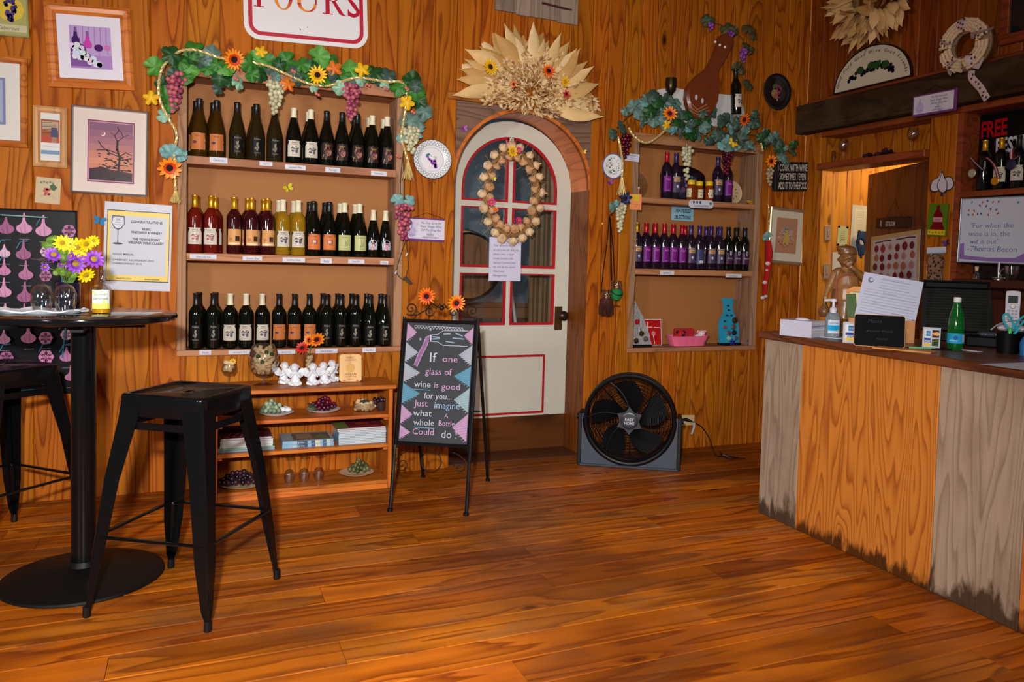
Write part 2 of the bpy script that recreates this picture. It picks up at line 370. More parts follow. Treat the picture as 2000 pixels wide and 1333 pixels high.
# back wall: vertical boards with chamfered edges
def board(parent, xa, xb, z0, z1, m, plane='back', face=None, th=.02, name='board'):
    c, g = .006, .0007
    P = [(xa+g, th), (xa+g, c*.8), (xa+g+c, 0), (xb-g-c, 0), (xb-g, c*.8), (xb-g, th)]
    F_ = face if face is not None else (D if plane == 'back' else XR)
    v = [((x, F_+d, z) if plane == 'back' else (F_+d, x, z)) for z in (z0, z1) for x, d in P]
    fs = [(5, 4, 3, 2, 1, 0), (6, 7, 8, 9, 10, 11)]+[(i, (i+1) % 6, (i+1) % 6+6, i+6) for i in range(6)]
    if plane != 'back': fs = [f[::-1] for f in fs]
    return MB().add(v, fs).build(name, m, parent)
CEIL = 3.3
N1 = (-.015, 1.035, .711, 2.075); N2 = (2.564, 3.475, .672, 1.96); DR = (1.372, 2.224, 0, 2.10)
wb = struct(MB().box(-3.2, D+.35, 0, -.1, D+.37, CEIL).build('wall_back', BLKM))
def wall_run(xs, openings, m):
    for a, b in zip(xs, xs[1:]):
        cuts = [(z0, z1) for x0, x1, z0, z1 in openings if a < x1-1e-4 and b > x0+1e-4]
        lo = 0.
        for z0, z1 in sorted(cuts):
            if z0 > lo+.01: board(wb, a, b, lo, z0, m)
            lo = max(lo, z1)
        if lo < CEIL-.01: board(wb, a, b, lo, CEIL, m)
xs = [-3.2]+[-.015-.164*i for i in range(18, 0, -1)]+[-.015]+[-.015+.15*i for i in range(1, 7)]+[1.035]+[1.122, 1.245, 1.372]
wall_run(xs, [N1, DR], WALL)
xs = [1.372]+[1.372+.142*i for i in range(1, 6)]+[2.224]
wall_run(xs, [DR], WALL)
xs = [2.224, 2.330, 2.445, 2.564]+[2.564+.114*i for i in range(1, 8)]+[3.475]+[3.585, 3.70, 3.80, XR]
wall_run(xs, [N2], WALL)
struct(MB().box(-3.2, -1.2, CEIL, 5.7, 4.9, CEIL+.05).build('ceiling', mat('ceiling_board', S(150, 96, 52), .7)))

# ------------------------------------------------ recessed shelf units
def niche(name, label, N, depth, shelves, shelf_m, sillz, cross=True):
    x0, x1, z0, z1 = N
    t = thing(name, label, 'shelf', at((x0+x1)/2, D, z0))
    cx = (x0+x1)/2; w2 = (x1-x0)/2
    def L(mb, nm, m): return mb.build(nm, m, t)
    L(MB().box(-w2-.02, depth, -.02, w2+.02, depth+.012, z1-z0+.03), 'back_panel', HARDB)
    for s in (-1, 1): L(MB().box(s*w2, 0.001, -.02, s*(w2+.018), depth, z1-z0+.02), 'side_panel', STILE)
    L(MB().box(-w2-.018, .001, z1-z0, w2+.018, depth, z1-z0+.02), 'top_panel', BROWNX)
    for z, th in shelves:
        L(MB().bbox(-w2+.001, -.012, z-z0-th, w2-.001, depth-.001, z-z0, b=.002), 'shelf', shelf_m)
    L(MB().bbox(-w2-.042, -.014, z0-z0-sillz, w2+.046, depth-.001, 0, b=.003), 'sill', shelf_m)
    for s, a, b in ((-1, 0, .042), (1, 0, .044)):
        L(MB().bbox(min(s*w2, s*(w2+b)), -.010, .0005, max(s*w2, s*(w2+b)), .0, z1-z0+.03, b=.002), 'stile', STILE)
    L(MB().bbox(-w2-.045, -.014, z1-z0+.0005, w2+.048, -.0005, z1-z0+.06, b=.002), 'header', BROWNX)
    return t
n1 = niche('wall_shelf', 'large recessed wall shelf of three tiers filled with wine bottles', N1, .19, [(1.683, .040), (1.200, .038)], BROWNX, .030)
n2 = niche('wall_shelf', 'smaller recessed wall shelf with honey jars and purple-labelled bottles', N2, .178, [(1.105, .03), (.0, .0)][:0]+[(W(1234, 526)[2]+.004, .036), (W(1240, 384)[2], .036)], BROWNX, .03)
Z1A, Z1B, Z1C = 1.683, 1.200, .711
Z2A, Z2B, Z2C = W(1240, 384)[2], W(1234, 526)[2]+.004, .672

# ------------------------------------------------ arched doorway in the wall
DY = 4.65
dcas = thing('door_casing', 'orange pine casing with grey panel around the arched door', 'door casing', at(1.8, D, 0)); struct(dcas)
def rel(mb, nm, m, root=None, ctr=(1.8, D, 0)): return mb.build(nm, m, root or dcas, T=Matrix.Translation([-c for c in ctr]))
AR, AZ = .426, 1.645                                   # arch radius and spring height in the wall plane, centre x 1.798
n = 24
arc = [(1.798-AR*math.cos(PI*i/n), AZ+AR*math.sin(PI*i/n)) for i in range(n+1)]
pts = []; fs = []
for i, (x, z) in enumerate(arc):
    # outer rectangle point
    xo = 1.362 if i < 4 else (2.235 if i > n-4 else x); zo = 2.098
    if i < 4: zo = AZ+(2.098-AZ)*(i/3. if i < 3 else 1)
    if i > n-4: j = n-i; zo = AZ+(2.098-AZ)*(j/3. if j < 3 else 1)
    pts += [(x, D+.001, z), (xo, D+.001, zo), (x, D+.03, z), (xo, D+.03, zo)]
for i in range(n):
    a, b = 4*i, 4*i+4; fs += [(a, b, b+1, a+1), (a+2, a+3, b+3, b+2), (a, a+2, b+2, b)]
rel(MB().add(pts, [f for f in fs]), 'arch_panel', GREYX)
pts = []; fs = []
for i in range(n+1):
    x, z = arc[i]; pts += [(x, D-.004, z), (x, DY+.0, z), (x-.0+(x-1.798)*.045, D-.004, z+(z-AZ)*.045), (x+(x-1.798)*.045, DY, z+(z-AZ)*.045)]
for i in range(n): a = 4*i; fs += [(a, a+1, a+5, a+4), (a, a+4, a+6, a+2)]
rel(MB().add(pts, fs), 'arch_soffit', wood('arch_soffit_wood', S(196, 112, 40), S(150, 74, 20), 'Y', rings=3, knots=0, rough=.3), )
for s, x in ((-1, 1.372), (1, 2.224)):
    a, b = (x-.02, x) if s < 0 else (x, x+.02)
    rel(MB().box(a, D+.001, 0, b, DY+.05, AZ), 'jamb', WALLD)
rel(MB().bbox(1.318, D-.012, 0, 1.370, D-.0005, 2.10), 'casing_board', WALLX if 0 else WALL)
rel(MB().bbox(2.228, D-.012, 0, 2.318, D-.0005, 2.10), 'casing_board', WALL)
rel(MB().bbox(1.318, D-.016, 2.10, 2.318, D-.0005, 2.145), 'casing_board', WALLX)
struct(MB().box(1.30, D+.02, -.02, 2.30, DY+.04, .012).build('door_sill', wood('worn_threshold', S(92, 52, 24), S(50, 26, 10), 'X', rings=5, knots=.3)))

# ------------------------------------------------ the arched door
dx0, dx1, dc = 1.398, 2.219, 1.812
door = struct(thing('door_1', 'white arched door with red-trimmed glass panes', 'door', at(dc, DY, .012)))
del door['category']
def DL(mb, nm, m, **k): return mb.build(nm, m, door, T=Matrix.Translation((-dc, -DY, -.012)), **k)
ow, oz = .412, 1.645; iw, iz, gz0 = .317, 1.645, .80
def arch_pts(hw, zs, n=20): return [(dc+hw*math.cos(PI*i/n), zs+hw*math.sin(PI*i/n)) for i in range(n+1)]
o_ = arch_pts(ow, oz); i_ = arch_pts(iw, iz)
v = []; f = []
for (a, b), (c, d_) in zip(o_, i_): v += [(a, DY, b), (c, DY, d_), (a, DY+.04, b), (c, DY+.04, d_)]
for q in range(20): a = 4*q; f += [(a, a+4, a+5, a+1), (a+1, a+5, a+7, a+3), (a, a+2, a+6, a+4)]
mb = MB().add(v, f)
zb = .225
mb.box(dc-ow, DY, gz0, dc-iw, DY+.04, oz); mb.box(dc+iw, DY, gz0, dc+ow, DY+.04, oz)
mb.box(dc-ow, DY, zb, dc+ow, DY+.04, gz0)
DL(mb, 'door_frame', WHITEP)
b1, b2 = W(940, 398, DY)[2], W(940, 528, DY)[2]
mb = MB(); mb.box(dc-.014, DY+.006, gz0, dc+.014, DY+.034, iz+iw-.003)
for z in (b1, b2): mb.box(dc-iw, DY+.007, z-.017, dc+iw, DY+.033, z+.017)
DL(mb, 'glazing_bar', WHITEP)
# red glazing beads round every pane
for sx in (-1, 1):
    for z0, z1 in ((gz0, b2-.017), (b2+.017, b1-.017)):
        a, b = (dc-iw, dc-.014) if sx < 0 else (dc+.014, dc+iw); t_ = .016
        mb = MB(); mb.box(a, DY+.004, z0, a+t_, DY+.02, z1); mb.box(b-t_, DY+.004, z0, b, DY+.02, z1)
        mb.box(a+t_, DY+.004, z0, b-t_, DY+.02, z0+t_); mb.box(a+t_, DY+.004, z1-t_*.5, b-t_, DY+.02, z1)
        DL(mb, 'glazing_bead', REDP)
        DL(MB().box(a+.005, DY+.02, z0+.005, b-.005, DY+.024, z1-.005), 'pane', PANE)
    q = 14; al = [PI/2+sx*-1*PI/2*i/q for i in range(q+1)]
    P = [(dc+sx*.014, iz+iw)]
    v = []; f = []
    for i in range(q+1):
        a = PI/2*i/q; ca, sa = math.sin(a), math.cos(a)
        xo, zo = dc+sx*max(.014, iw*ca), iz+iw*sa; xi, zi = dc+sx*max(.014, (iw-.016)*ca), iz+(iw-.016)*sa
        v += [(xo, DY+.004, zo), (xi, DY+.004, zi), (xi, DY+.02, zi)]
    for i in range(q): a = 3*i; f += [(a, a+3, a+4, a+1), (a+1, a+4, a+5, a+2)]
    mb = MB().add(v, f); a, b = (dc-iw, dc-.014) if sx < 0 else (dc+.014, dc+iw)
    xo = a if sx < 0 else b-.016; xi = b-.016 if sx < 0 else a
    mb.box(xo, DY+.004, b1+.017, xo+.016, DY+.02, iz); mb.box(xi, DY+.004, b1+.017, xi+.016, DY+.02, iz+iw-.01)
    mb.box(a+.016, DY+.004, b1+.017, b-.016, DY+.02, b1+.03)
    DL(mb, 'glazing_bead', REDP)
    pp = [(dc+sx*.016, b1+.02), (dc+sx*(iw-.004), b1+.02)]+[(dc+sx*(iw-.004)*math.cos(PI/2*i/12), iz+(iw-.004)*math.sin(PI/2*i/12)) for i in range(12)]+[(dc+sx*.016, iz+iw-.004)]
    DL(MB().add([(x, DY+.022, z) for x, z in pp], [tuple(range(len(pp)))]), 'pane', PANE)
za, zc = W(1000, 810, DY)[2], W(1000, 694, DY)[2]
mb = MB(); xa, xb, t_ = dc-.27, dc+.262, .014
for a, b, c, d_ in ((xa, za, xb, za+t_), (xa, zc-t_, xb, zc), (xa, za+t_, xa+t_, zc-t_), (xb-t_, za+t_, xb, zc-t_)): mb.box(a, DY-.003, b, c, DY+.001, d_)
DL(mb, 'panel_trim', REDP)
DL(MB().box(dc-ow, DY+.002, .012, dc+ow, DY+.04, zb), 'kick_plate', wood('worn_brown_kick_plate', S(104, 62, 26), S(60, 32, 12), 'X', rings=3, rough=.25, knots=.3, stain=S(40, 22, 10), stain_amt=.7))
kp = W(1090, 622, DY); esc = DL(MB().bbox(kp.x-.026, DY-.006, kp.z-.075, kp.x+.026, DY, kp.z+.075, b=.002), 'escutcheon', BRASS)
mb = MB().lathe([(0, 0), (.012, 0), (.011, .02), (.02, .03), (.031, .045), (.031, .058), (.02, .07), (0, .073)], 18, T=Matrix.Translation((kp.x+.012, DY-.004, kp.z+.02)) @ Matrix.Rotation(PI/2, 4, 'X'))
DL(mb, 'door_knob', mat('dark_knob', S(50, 34, 26), .3, .5), smooth=True)
hk = W(998, 270, DY); DL(MB().tube([(hk.x+.006*math.sin(a*.9), DY-.004, hk.z+.02-.011*a) for a in range(8)], .0016, 5), 'wire_hook', SILVER)

# cellar behind the door glass
cr = MB(); cr.box(.6, 6.6, -.02, 3.6, 6.65, 2.9); struct(cr.build('wall_cellar', mat('cellar_grey_wall', S(92, 104, 112), .8, var=.2, bscale=2)))
struct(MB().box(.58, 4.78, -.05, .6, 6.6, 2.9).build('wall_cellar', mat('cellar_grey_wall')))
struct(MB().box(3.6, 4.78, -.05, 3.63, 6.6, 2.9).build('wall_cellar', mat('cellar_dark', S(60, 44, 34), .8)))
struct(MB().box(.6, 4.72, -.06, 3.6, 6.6, -.04).build('floor', mat('cellar_floor', S(70, 58, 48), .7)))
struct(MB().box(.6, 4.72, 2.9, 3.6, 6.6, 2.93).build('ceiling', mat('cellar_dark')))
OAK = wood('oak_barrel', S(150, 104, 66), S(104, 66, 40), 'Y', rings=4, knots=0, spec=.2)
for nm_, xb, zb_, lb in (('a', 1.72, 1.155, 'oak barrel seen through the middle left pane of the arched door'), ('b', 1.72, .50, 'oak barrel low behind the bottom left door pane'), ('c', 2.34, .50, 'oak barrel behind the hose and the bottom right door panes')):
    t = thing('wine_barrel', lb, 'barrel', Matrix.Translation((xb, 5.15, zb_)) @ Matrix.Rotation(PI/2, 4, 'X'), 'oak barrels behind the door')
    R_, L_ = .27, .8
    MB().lathe([(R_*(.84+.16*math.sin(PI*i/10)), -L_*i/10) for i in range(11)]+[(0, -L_)], 28).build('stave', OAK, t, smooth=True)
    MB().lathe([(0, -.012), (R_*.80, -.012)], 28).build('barrel_head', OAK, t)
    for z in (-.005, -.12, -.24, -.55, -.68): MB().lathe([(R_*(.845+.16*math.sin(PI*-z/L_)), z+.02), (R_*(.855+.16*math.sin(PI*-z/L_)), z+.02), (R_*(.855+.16*math.sin(PI*-z/L_)), z-.02)], 28).build('hoop', mat('hoop_iron', S(50, 48, 48), .5, .6), t, smooth=True)
rk = MB()
for z in (.155, .80):
    for y in (5.2, 5.78): rk.box(1.36, y, z, 2.75, y+.07, z+.07)
for x in (1.36, 2.0, 2.7):
    for y in (5.2, 5.78): rk.box(x, y, -.04, x+.05, y+.07, .80)
tag(rk.build('barrel_rack', mat('rack_wood', S(110, 70, 40), .6)), 'brown wooden rack under the barrels behind the door', 'rack')
a = W(1000, 560, 5.0); b = W(1012, 650, 5.0)
tag(MB().tube([(a.x-.03, 5, 1.32), (a.x-.01, 5, a.z), (a.x+.04, 5.02, a.z-.25), (b.x+.02, 5, b.z), (b.x-.05, 4.98, b.z-.12)], .011, 8).build('hose', mat('grey_hose', S(170, 176, 178), .3), smooth=True), 'pale grey hose hanging behind the door glass', 'hose')
c = W(1052, 500, 5.05); cb = MB()  # row of brown tubes added to imitate a reflection in the right-hand panes
for i in range(7): cb.tube([(c.x-.09+.035*i, 4.95+.015*(i % 2), -.035), (c.x-.09+.034*i, 4.95+.015*(i % 2), 1.95)], .02, 6)
tag(cb.build('reflection_tubes', mat('brown_reflection', S(122, 92, 62), .7), smooth=True), 'brown upright tubes imitating a reflection, behind the right-hand door panes', 'reflection_tubes')

# ================================================================= right wall
wr = struct(MB().box(5.7, -1.2, 0, 5.72, 4.4, CEIL).build('wall_right', BLKM))
OY0, OY1 = 3.375, 4.245                                    # restroom opening along Y
def ry(y0, y1, z0, z1, m, **k): return board(wr, y0, y1, z0, z1, m, 'right', **k)
ys = [D-.002-.13*i for i in range(0, 40)]
for b_, a_ in zip(ys, ys[1:]): ry(a_, b_, 2.32, CEIL, WALLD)
ry(OY1, D-.002, 0, 2.12, WALL)
ry(3.195, OY0, 0, 2.12, WALL)                              # post
MB().box(XR+.021, 3.215, 0, XR+.16, OY0-.004, 2.12).build('post_core', TRIMR, wr)
MB().bbox(XR-.02, -1.2, 2.303, XR+.02, D-.02, 2.345).build('ledge_trim', TRIMR, wr)
MB().bbox(XR-.012, 2.2, 2.085, XR+.14, D-.16, 2.122).build('lintel_trim', TRIMR, wr)
MB().bbox(XR-.035, OY0+.002, 1.865, XR+.16, OY1-.002, 1.908).build('header_trim', TRIMR, wr)
MB().bbox(XR+.001, OY1-.04, 1.908, XR+.14, OY1, 2.085).build('jamb_lining', WALL, wr)
for i in range(7): board(wr, 3.37+.13*i, 3.37+.13*(i+1), 1.90, 2.10, WALL, 'right', face=XR+.14)
# hallway beyond
for i in range(14): board(wb, XR+.003+.13*i, XR+.003+.13*(i+1), 0, CEIL, HALLW)
struct(MB().box(XR+.02, 3.16, 0, 5.7, 3.2, CEIL).build('wall_hallway', HALLW))
# dark recess with shelves to the right of the post
rc = thing('recessed_cabinet', 'dark recessed bar cabinet with shelves behind the counter', 'cabinet', at(XR, 2.6, 0))
def RC(mb, nm, m, **k): return mb.build(nm, m, rc, T=Matrix.Translation((-XR, -2.6, 0)), **k)
DARKR = mat('dark_red_cabinet', S(64, 26, 16), .45, bump=.05)
RC(MB().box(XR+.135, 1.2, 1.18, XR+.15, 3.19, 2.1), 'back_panel', mat('near_black_panel', S(22, 14, 14), .6))
RC(MB().box(XR, 3.155, 0, XR+.134, 3.193, 2.085), 'side_panel', TRIMR)
RC(MB().bbox(XR-.012, 1.2, 1.618, XR+.134, 3.153, 1.65), 'shelf', ORANGEX if 0 else TRIMR)
RC(MB().bbox(XR-.16, 1.2, 1.135, XR+.134, 3.05, 1.175), 'shelf', DARKR)
RC(MB().box(XR+.02, 1.2, .05, XR+.34, 3.05, 1.135), 'carcass', DARKR)
for i in range(3): RC(MB().bbox(XR-.005, 2.45-.55*i+.02, .25, XR+.02, 2.98-.55*i, 1.08, b=.006), 'door', wood('cabinet_door_wood', S(92, 38, 18), S(60, 20, 8), 'Z', rings=4, knots=0))
# beam
bm = struct(MB().bbox(XR-.10, -1.0, 2.118, XR-.001, D-.003, 2.306, b=.006).build('beam', BEAMW))
# framed dark window high on the right wall
a = XP(1982, -40); b = XP(1982, 66)
wn = struct(thing('window_1', 'dark window high up at the right edge', 'window', Matrix.Translation((XR, a.y-.35, b.z)))); del wn['category']
MB().box(-.012, -.35, 0, -.004, .35, .8).build('pane', mat('night_pane', (.01, .012, .016), .08), wn)
mb = MB(); mb.bbox(-.03, -.4, -.05, 0, .4, 0); mb.bbox(-.03, .35, 0, 0, .4, .8); mb.bbox(-.03, -.4, 0, 0, -.35, .8)
mb.build('window_frame', TRIMR, wn)

# restroom door, ajar, hinged at the post side
hy = 3.395; a = Vector((XR+.03, hy, 0)); b = Vector((4.225, 4.155, 0)); d_ = (b-a).normalized(); nrm = Vector((-d_.y, d_.x, 0)); W_ = (b-a).length
DDIR, DNRM, DORG = d_.copy(), nrm.copy(), a.copy()
T = Matrix((d_, nrm, Vector((0, 0, 1)))).transposed().to_4x4(); T.translation = a      # local x along the door, y towards the room
rd = struct(thing('door_2', 'dark brown restroom door standing ajar', 'door', T)); del rd['category']
for i in range(5): board_ = MB().bbox(W_*i/5+.0005, -.035, .02, W_*(i+1)/5-.0005, 0, 1.852, b=.002).build('plank', DOORW, rd)
def on_door(x, y): return PL(x, y, DORG, DNRM)
def quad_door(TL, TR, BL, off=.002):
    x = -DDIR; z = x.cross(Vector((0, 0, 1)))
    if z.dot(EYE-DORG) < 0: z = -z
    return quad(TL, TR, BL, lambda px, py: on_door(px, py)+z*off, z)

# ================================================================= counter
ct = thing('bar_counter', 'bar counter faced with two weathered grey and one orange pine board under a dark top', 'counter', at(2.574, 2.2, 0))
def CTL(mb, nm, m, **k): return mb.build(nm, m, ct, T=Matrix.Translation((-2.574, -2.2, 0)), **k)
CTL(MB().box(2.594, 1.0, 0, 3.06, 3.12, .862), 'carcass', TRIMR)
yb = [3.138, XP(1562, 800, 2.574).y, XP(1836, 740, 2.574).y, XP(1994, 1100, 2.574).y, 1.0]
for (y1, y0), m_ in zip(zip(yb, yb[1:]), (GREYW, COUNTW, GREYW, COUNTW)):
    b_ = CTL(MB().bbox(2.574, y0+.001, 0, 2.594, y1-.001, .8625, b=.003), 'front_board', m_)
    if m_ is GREYW: b_['label'] = 'weathered grey board'
CTL(MB().bbox(2.60, 3.12, 0, 3.06, 3.136, .862, b=.003), 'end_board', WALL)
CTL(MB().bbox(2.545, .95, .8635, 3.08, 3.155, .897, b=.004), 'countertop', CTOPW)
CZ = .897
# ================================================================= helpers for decorated things
def WT(v): return Matrix.Translation(v)
def kid(root, name, me, T, label=None, kind=None):          # child placed by its world matrix
    return link(name, me, root, root.matrix_world.inverted() @ T, label, kind)
ORD = 'first second third fourth fifth sixth seventh eighth ninth tenth eleventh twelfth thirteenth fourteenth fifteenth sixteenth'.split()
def catmull(P, n=6, closed=False):
    P = [Vector(p) for p in P]; Q = []; m = len(P)
    for i in range(m if closed else m-1):
        a, b, c, d = (P[(i+k) % m] if closed else P[min(max(i+k, 0), m-1)] for k in (-1, 0, 1, 2))
        for j in range(n):
            t = j/n; Q.append(.5*((2*b)+(c-a)*t+(2*a-5*b+4*c-d)*t*t+(3*b-a-3*c+d)*t**3))
    if not closed: Q.append(P[-1])
    return Q
def rope_mb(P, r=.006, pitch=.03):
    r *= .8
    Q = catmull(P, 8); L = 0; mb = MB(); strands = [[], [], []]; prev = Q[0]; up_ = Vector((0, -1, 0))
    for i, p in enumerate(Q):
        L += (p-prev).length; prev = p; t = (Q[min(i+1, len(Q)-1)]-Q[max(i-1, 0)]).normalized(); u = (up_-t*up_.dot(t)).normalized(); w = t.cross(u)
        for k in range(3): a = L/pitch*2*PI+k*2*PI/3; strands[k].append(p+(u*math.cos(a)+w*math.sin(a))*r*.55)
    for s_ in strands: mb.tube(s_, r*.62, 5)
    return mb
def resample(P, step):
    out = [P[0]]
    for a, b in zip(P, P[1:]):
        n = max(1, int((b-a).length/step))
        out += [a.lerp(b, i/n) for i in range(1, n+1)]
    return out
def leaf_me(name, m, kind='grape'):
    N = 40; ring = []
    for i in range(N):
        a = 2*PI*i/N + PI/2
        b = a-PI/2
        if kind == 'grape': r = .5*(.84+.15*abs(math.cos(2.5*b))+.07*(i % 2)-.40*math.exp(-((abs(b-PI)) / .22)**2))
        elif kind == 'maple': r = .5*(.60+.40*abs(math.cos(2.5*b))**1.1+.08*(i % 2)-.2*math.exp(-((abs(b-PI))/.3)**2))
        else: r = .5*(.55+.45*math.cos(b)**2)
        ring.append((r*math.cos(a), r*math.sin(a)))
    v = [(0, 0, .06)]+[(x*.5, y*.5, .05+.02*math.sin(5*math.atan2(y, x))) for x, y in ring]+[(x, y, -.10+.05*math.sin(5*math.atan2(y, x)+1)) for x, y in ring]
    f = [(0, 1+i, 1+(i+1) % N) for i in range(N)]+[(1+i, 1+N+i, 1+N+(i+1) % N, 1+(i+1) % N) for i in range(N)]
    return MB().add(v, f).mesh(name, m, True, 80)
def lm(n, c, **k): return mat(n, c, .5, var=.35, bscale=3, **k)
LEAF = dict(
    g=leaf_me('leaf', lm('green_leaf', S(52, 118, 40))), d=leaf_me('leaf', lm('dark_green_leaf', S(26, 74, 30))),
    b=leaf_me('leaf', lm('bright_leaf', S(84, 150, 60))), t=leaf_me('leaf', lm('teal_leaf', S(92, 124, 116))),
    k=leaf_me('leaf', lm('dusky_leaf', S(58, 84, 72))), y=leaf_me('leaf', lm('yellow_maple', S(232, 180, 20)), 'maple'),
    o=leaf_me('leaf', lm('orange_maple', S(214, 112, 26)), 'maple'), p=leaf_me('leaf', lm('pale_leaf', S(140, 186, 160))),
    v=leaf_me('leaf', lm('vine_leaf', S(70, 70, 40))), c=leaf_me('leaf', lm('cloth_leaf', S(112, 160, 160))))
def put_leaf(root, code, px, py, size_px, off=.05, tilt=.5, rz=None, fn=W):
    P = W(px, py, D-off) if fn is W else fn(px, py); s = size_px*(P-EYE).dot(CF_)/FPX
    T = WT(P) @ (BACKR if fn is W else RIGHTR) @ Matrix.Rotation(random.uniform(-3.14, 3.14) if rz is None else rz, 4, 'Z') @ Matrix.Rotation(random.uniform(-tilt, tilt), 4, 'X') @ Matrix.Rotation(random.uniform(-tilt, tilt), 4, 'Y') @ Matrix.Scale(s, 4)
    return kid(root, 'leaf', LEAF[code], T)
def grape_me(name, mats, h, w, r=.0125, n=34, seed=1):
    rnd = random.Random(seed); mb = MB(); pts = []
    for _ in range(n*40):
        if len(pts) >= n: break
        t = rnd.random(); ww = w/2*(1-.75*t)*(.55+.9*min(t*4, .5)); a = rnd.uniform(0, 2*PI); rr = ww*math.sqrt(rnd.random())
        p = Vector((rr*math.cos(a), -h*t, .6*rr*math.sin(a)+.01))
        if all((p-q).length > r*1.35 for q in pts): pts.append(p)
    for p in pts: mb.ball(p, r*rnd.uniform(.85, 1.05), 8, 6, mi=rnd.randrange(len(mats)))
    mb.tube([(0, .02, 0), (0, -h*.5, 0)], .0018, 4, mi=0)
    return mb.mesh(name, list(mats), True, 80)
def gm(n, c, rough=.3): return mat(n, c, rough, spec=.5, coat=.2)
G_PINK = (gm('grape_pink', S(186, 96, 110), .5), gm('grape_rose', S(150, 60, 96), .5)); G_WHITE = (gm('grape_white', S(206, 204, 172), .5), gm('grape_cream', S(186, 182, 150), .5))
G_RED = (gm('grape_red', S(96, 14, 40)), gm('grape_wine', S(62, 8, 30))); G_GREEN = (gm('grape_green', S(150, 168, 140), .4), gm('grape_sage', S(110, 132, 108), .4))
G_OLIVE = (gm('grape_olive', S(104, 108, 66)), gm('grape_moss', S(70, 76, 44))); G_BLACK = (gm('grape_black', S(24, 16, 26), .2), gm('grape_violet', S(52, 30, 44), .2))
G_PURP = (gm('grape_purple', S(110, 50, 150), .4), gm('grape_lilac', S(140, 70, 170), .4)); G_BEIGE = (gm('grape_tan', S(170, 150, 116), .5),)
def petals_mb(R, n, w, curl=.25, inner=.25, layers=1, col=None):
    mb = MB()
    for L in range(layers):
        for i in range(n):
            a = 2*PI*(i+.5*L)/n+random.uniform(-.06, .06); RR = R*(1-.46*L)*random.uniform(.92, 1.06); ca, sa = math.cos(a), math.sin(a); ww = w*R
            P = [(inner*R*.6, 0, .0), (RR*.45, ww, .05*R), (RR*.8, ww*.75, curl*R*.6), (RR, 0, curl*R*.5), (RR*.8, -ww*.75, curl*R*.6), (RR*.45, -ww, .05*R), (RR*.6, 0, curl*R*.2)]
            v = [(x*ca-y*sa, x*sa+y*ca, z+.1*R*L) for x, y, z in P]
            mb.add(v, [(0, 1, 6), (1, 2, 6), (2, 3, 6), (3, 4, 6), (4, 5, 6), (5, 0, 6)], mi=min(L, 1))
    return mb
PET = dict(yy=(mat('daisy_yellow', S(238, 214, 16), .5), mat('daisy_gold', S(226, 196, 10), .5)), oy=(mat('petal_orange', S(240, 140, 20), .5), mat('petal_red_orange', S(214, 66, 10), .5)), y=(mat('petal_yellow', S(240, 196, 20), .5), mat('petal_gold', S(228, 160, 14), .5)),
           o=(mat('petal_orange2', S(238, 110, 16), .5), mat('petal_deep', S(200, 60, 14), .5)), pu=(mat('petal_purple', S(150, 70, 200), .5), mat('petal_violet', S(110, 46, 170), .5)),
           r=(mat('petal_red', S(214, 44, 30), .5), mat('petal_scarlet', S(170, 24, 24), .5)), pk=(mat('petal_pink', S(220, 40, 120), .5), mat('petal_magenta', S(180, 20, 90), .5)),
           bl=(mat('petal_navy', S(30, 44, 84), .5), mat('petal_blue', S(50, 70, 120), .5)))
FCEN = mat('flower_disc_brown', S(38, 16, 10), .9, bump=.6, bscale=300); FCY = mat('flower_disc_yellow', S(190, 150, 40), .9, bump=.6, bscale=300)
_FL = {}
def flower(root, code, px, py, r_px, off=.07, cen=FCEN, n=15, fn=None, name='sunflower', T=None, tilt=.3, w=.13):
    if T is None:
        P = fn(px, py) if fn else W(px, py, D-off); s = r_px*(P-EYE).dot(CF_)/FPX
        T = WT(P) @ BACKR @ Matrix.Rotation(random.uniform(-tilt, tilt), 4, 'X') @ Matrix.Rotation(random.uniform(-tilt, tilt), 4, 'Y') @ Matrix.Rotation(random.uniform(0, 3), 4, 'Z') @ Matrix.Scale(s, 4)
    else: T = T @ Matrix.Scale(r_px, 4)
    k = (code, n, cen.name, w)
    if k not in _FL: _FL[k] = (petals_mb(1, n, w, layers=2).mesh('petals', PET[code], True, 60), MB().lathe([(0, .16), (.2, .15), (.3, .08), (.31, -.02), (0, -.04)], 14).mesh('flower_center', cen, True))
    o = kid(root, name, _FL[k][0], T); c = link('flower_center', _FL[k][1], o, up(.06)); return o
def butterfly(px, py, w_px, col, label, edge=None, rot=0., fn=None):
    P = fn(px, py) if fn else W(px, py, D-.004); s = w_px*(P-EYE).dot(CF_)/FPX; e = edge or tuple(c*.12 for c in S(*col))
    t = thing('butterfly_ornament', label, 'butterfly', WT(P) @ (RIGHTR if fn else BACKR) @ Matrix.Rotation(rot, 4, 'Z') @ Matrix.Scale(s, 4))
    m_ = mat('wing_%d_%d_%d' % col, S(*col), .5); mk = mat('wing_dark_%d_%d_%d' % col, e, .5)
    for sx in (-1, 1):
        mb = MB(); up_ = [(0, .02), (.12, .3), (.38, .36), (.5, .2), (.32, .02)]; lo = [(0, 0), (.28, 0), (.40, -.14), (.3, -.32), (.1, -.24)]
        for q in (up_, lo): mb.add([(sx*x, y, .02+abs(x)*.5) for x, y in q], [(0, 1, 2, 3, 4)])
        mb.build('wing', m_, t)
    MB().tube([(0, .25, .03), (0, -.25, .03)], .03, 6).build('body', mk, t)
    return t

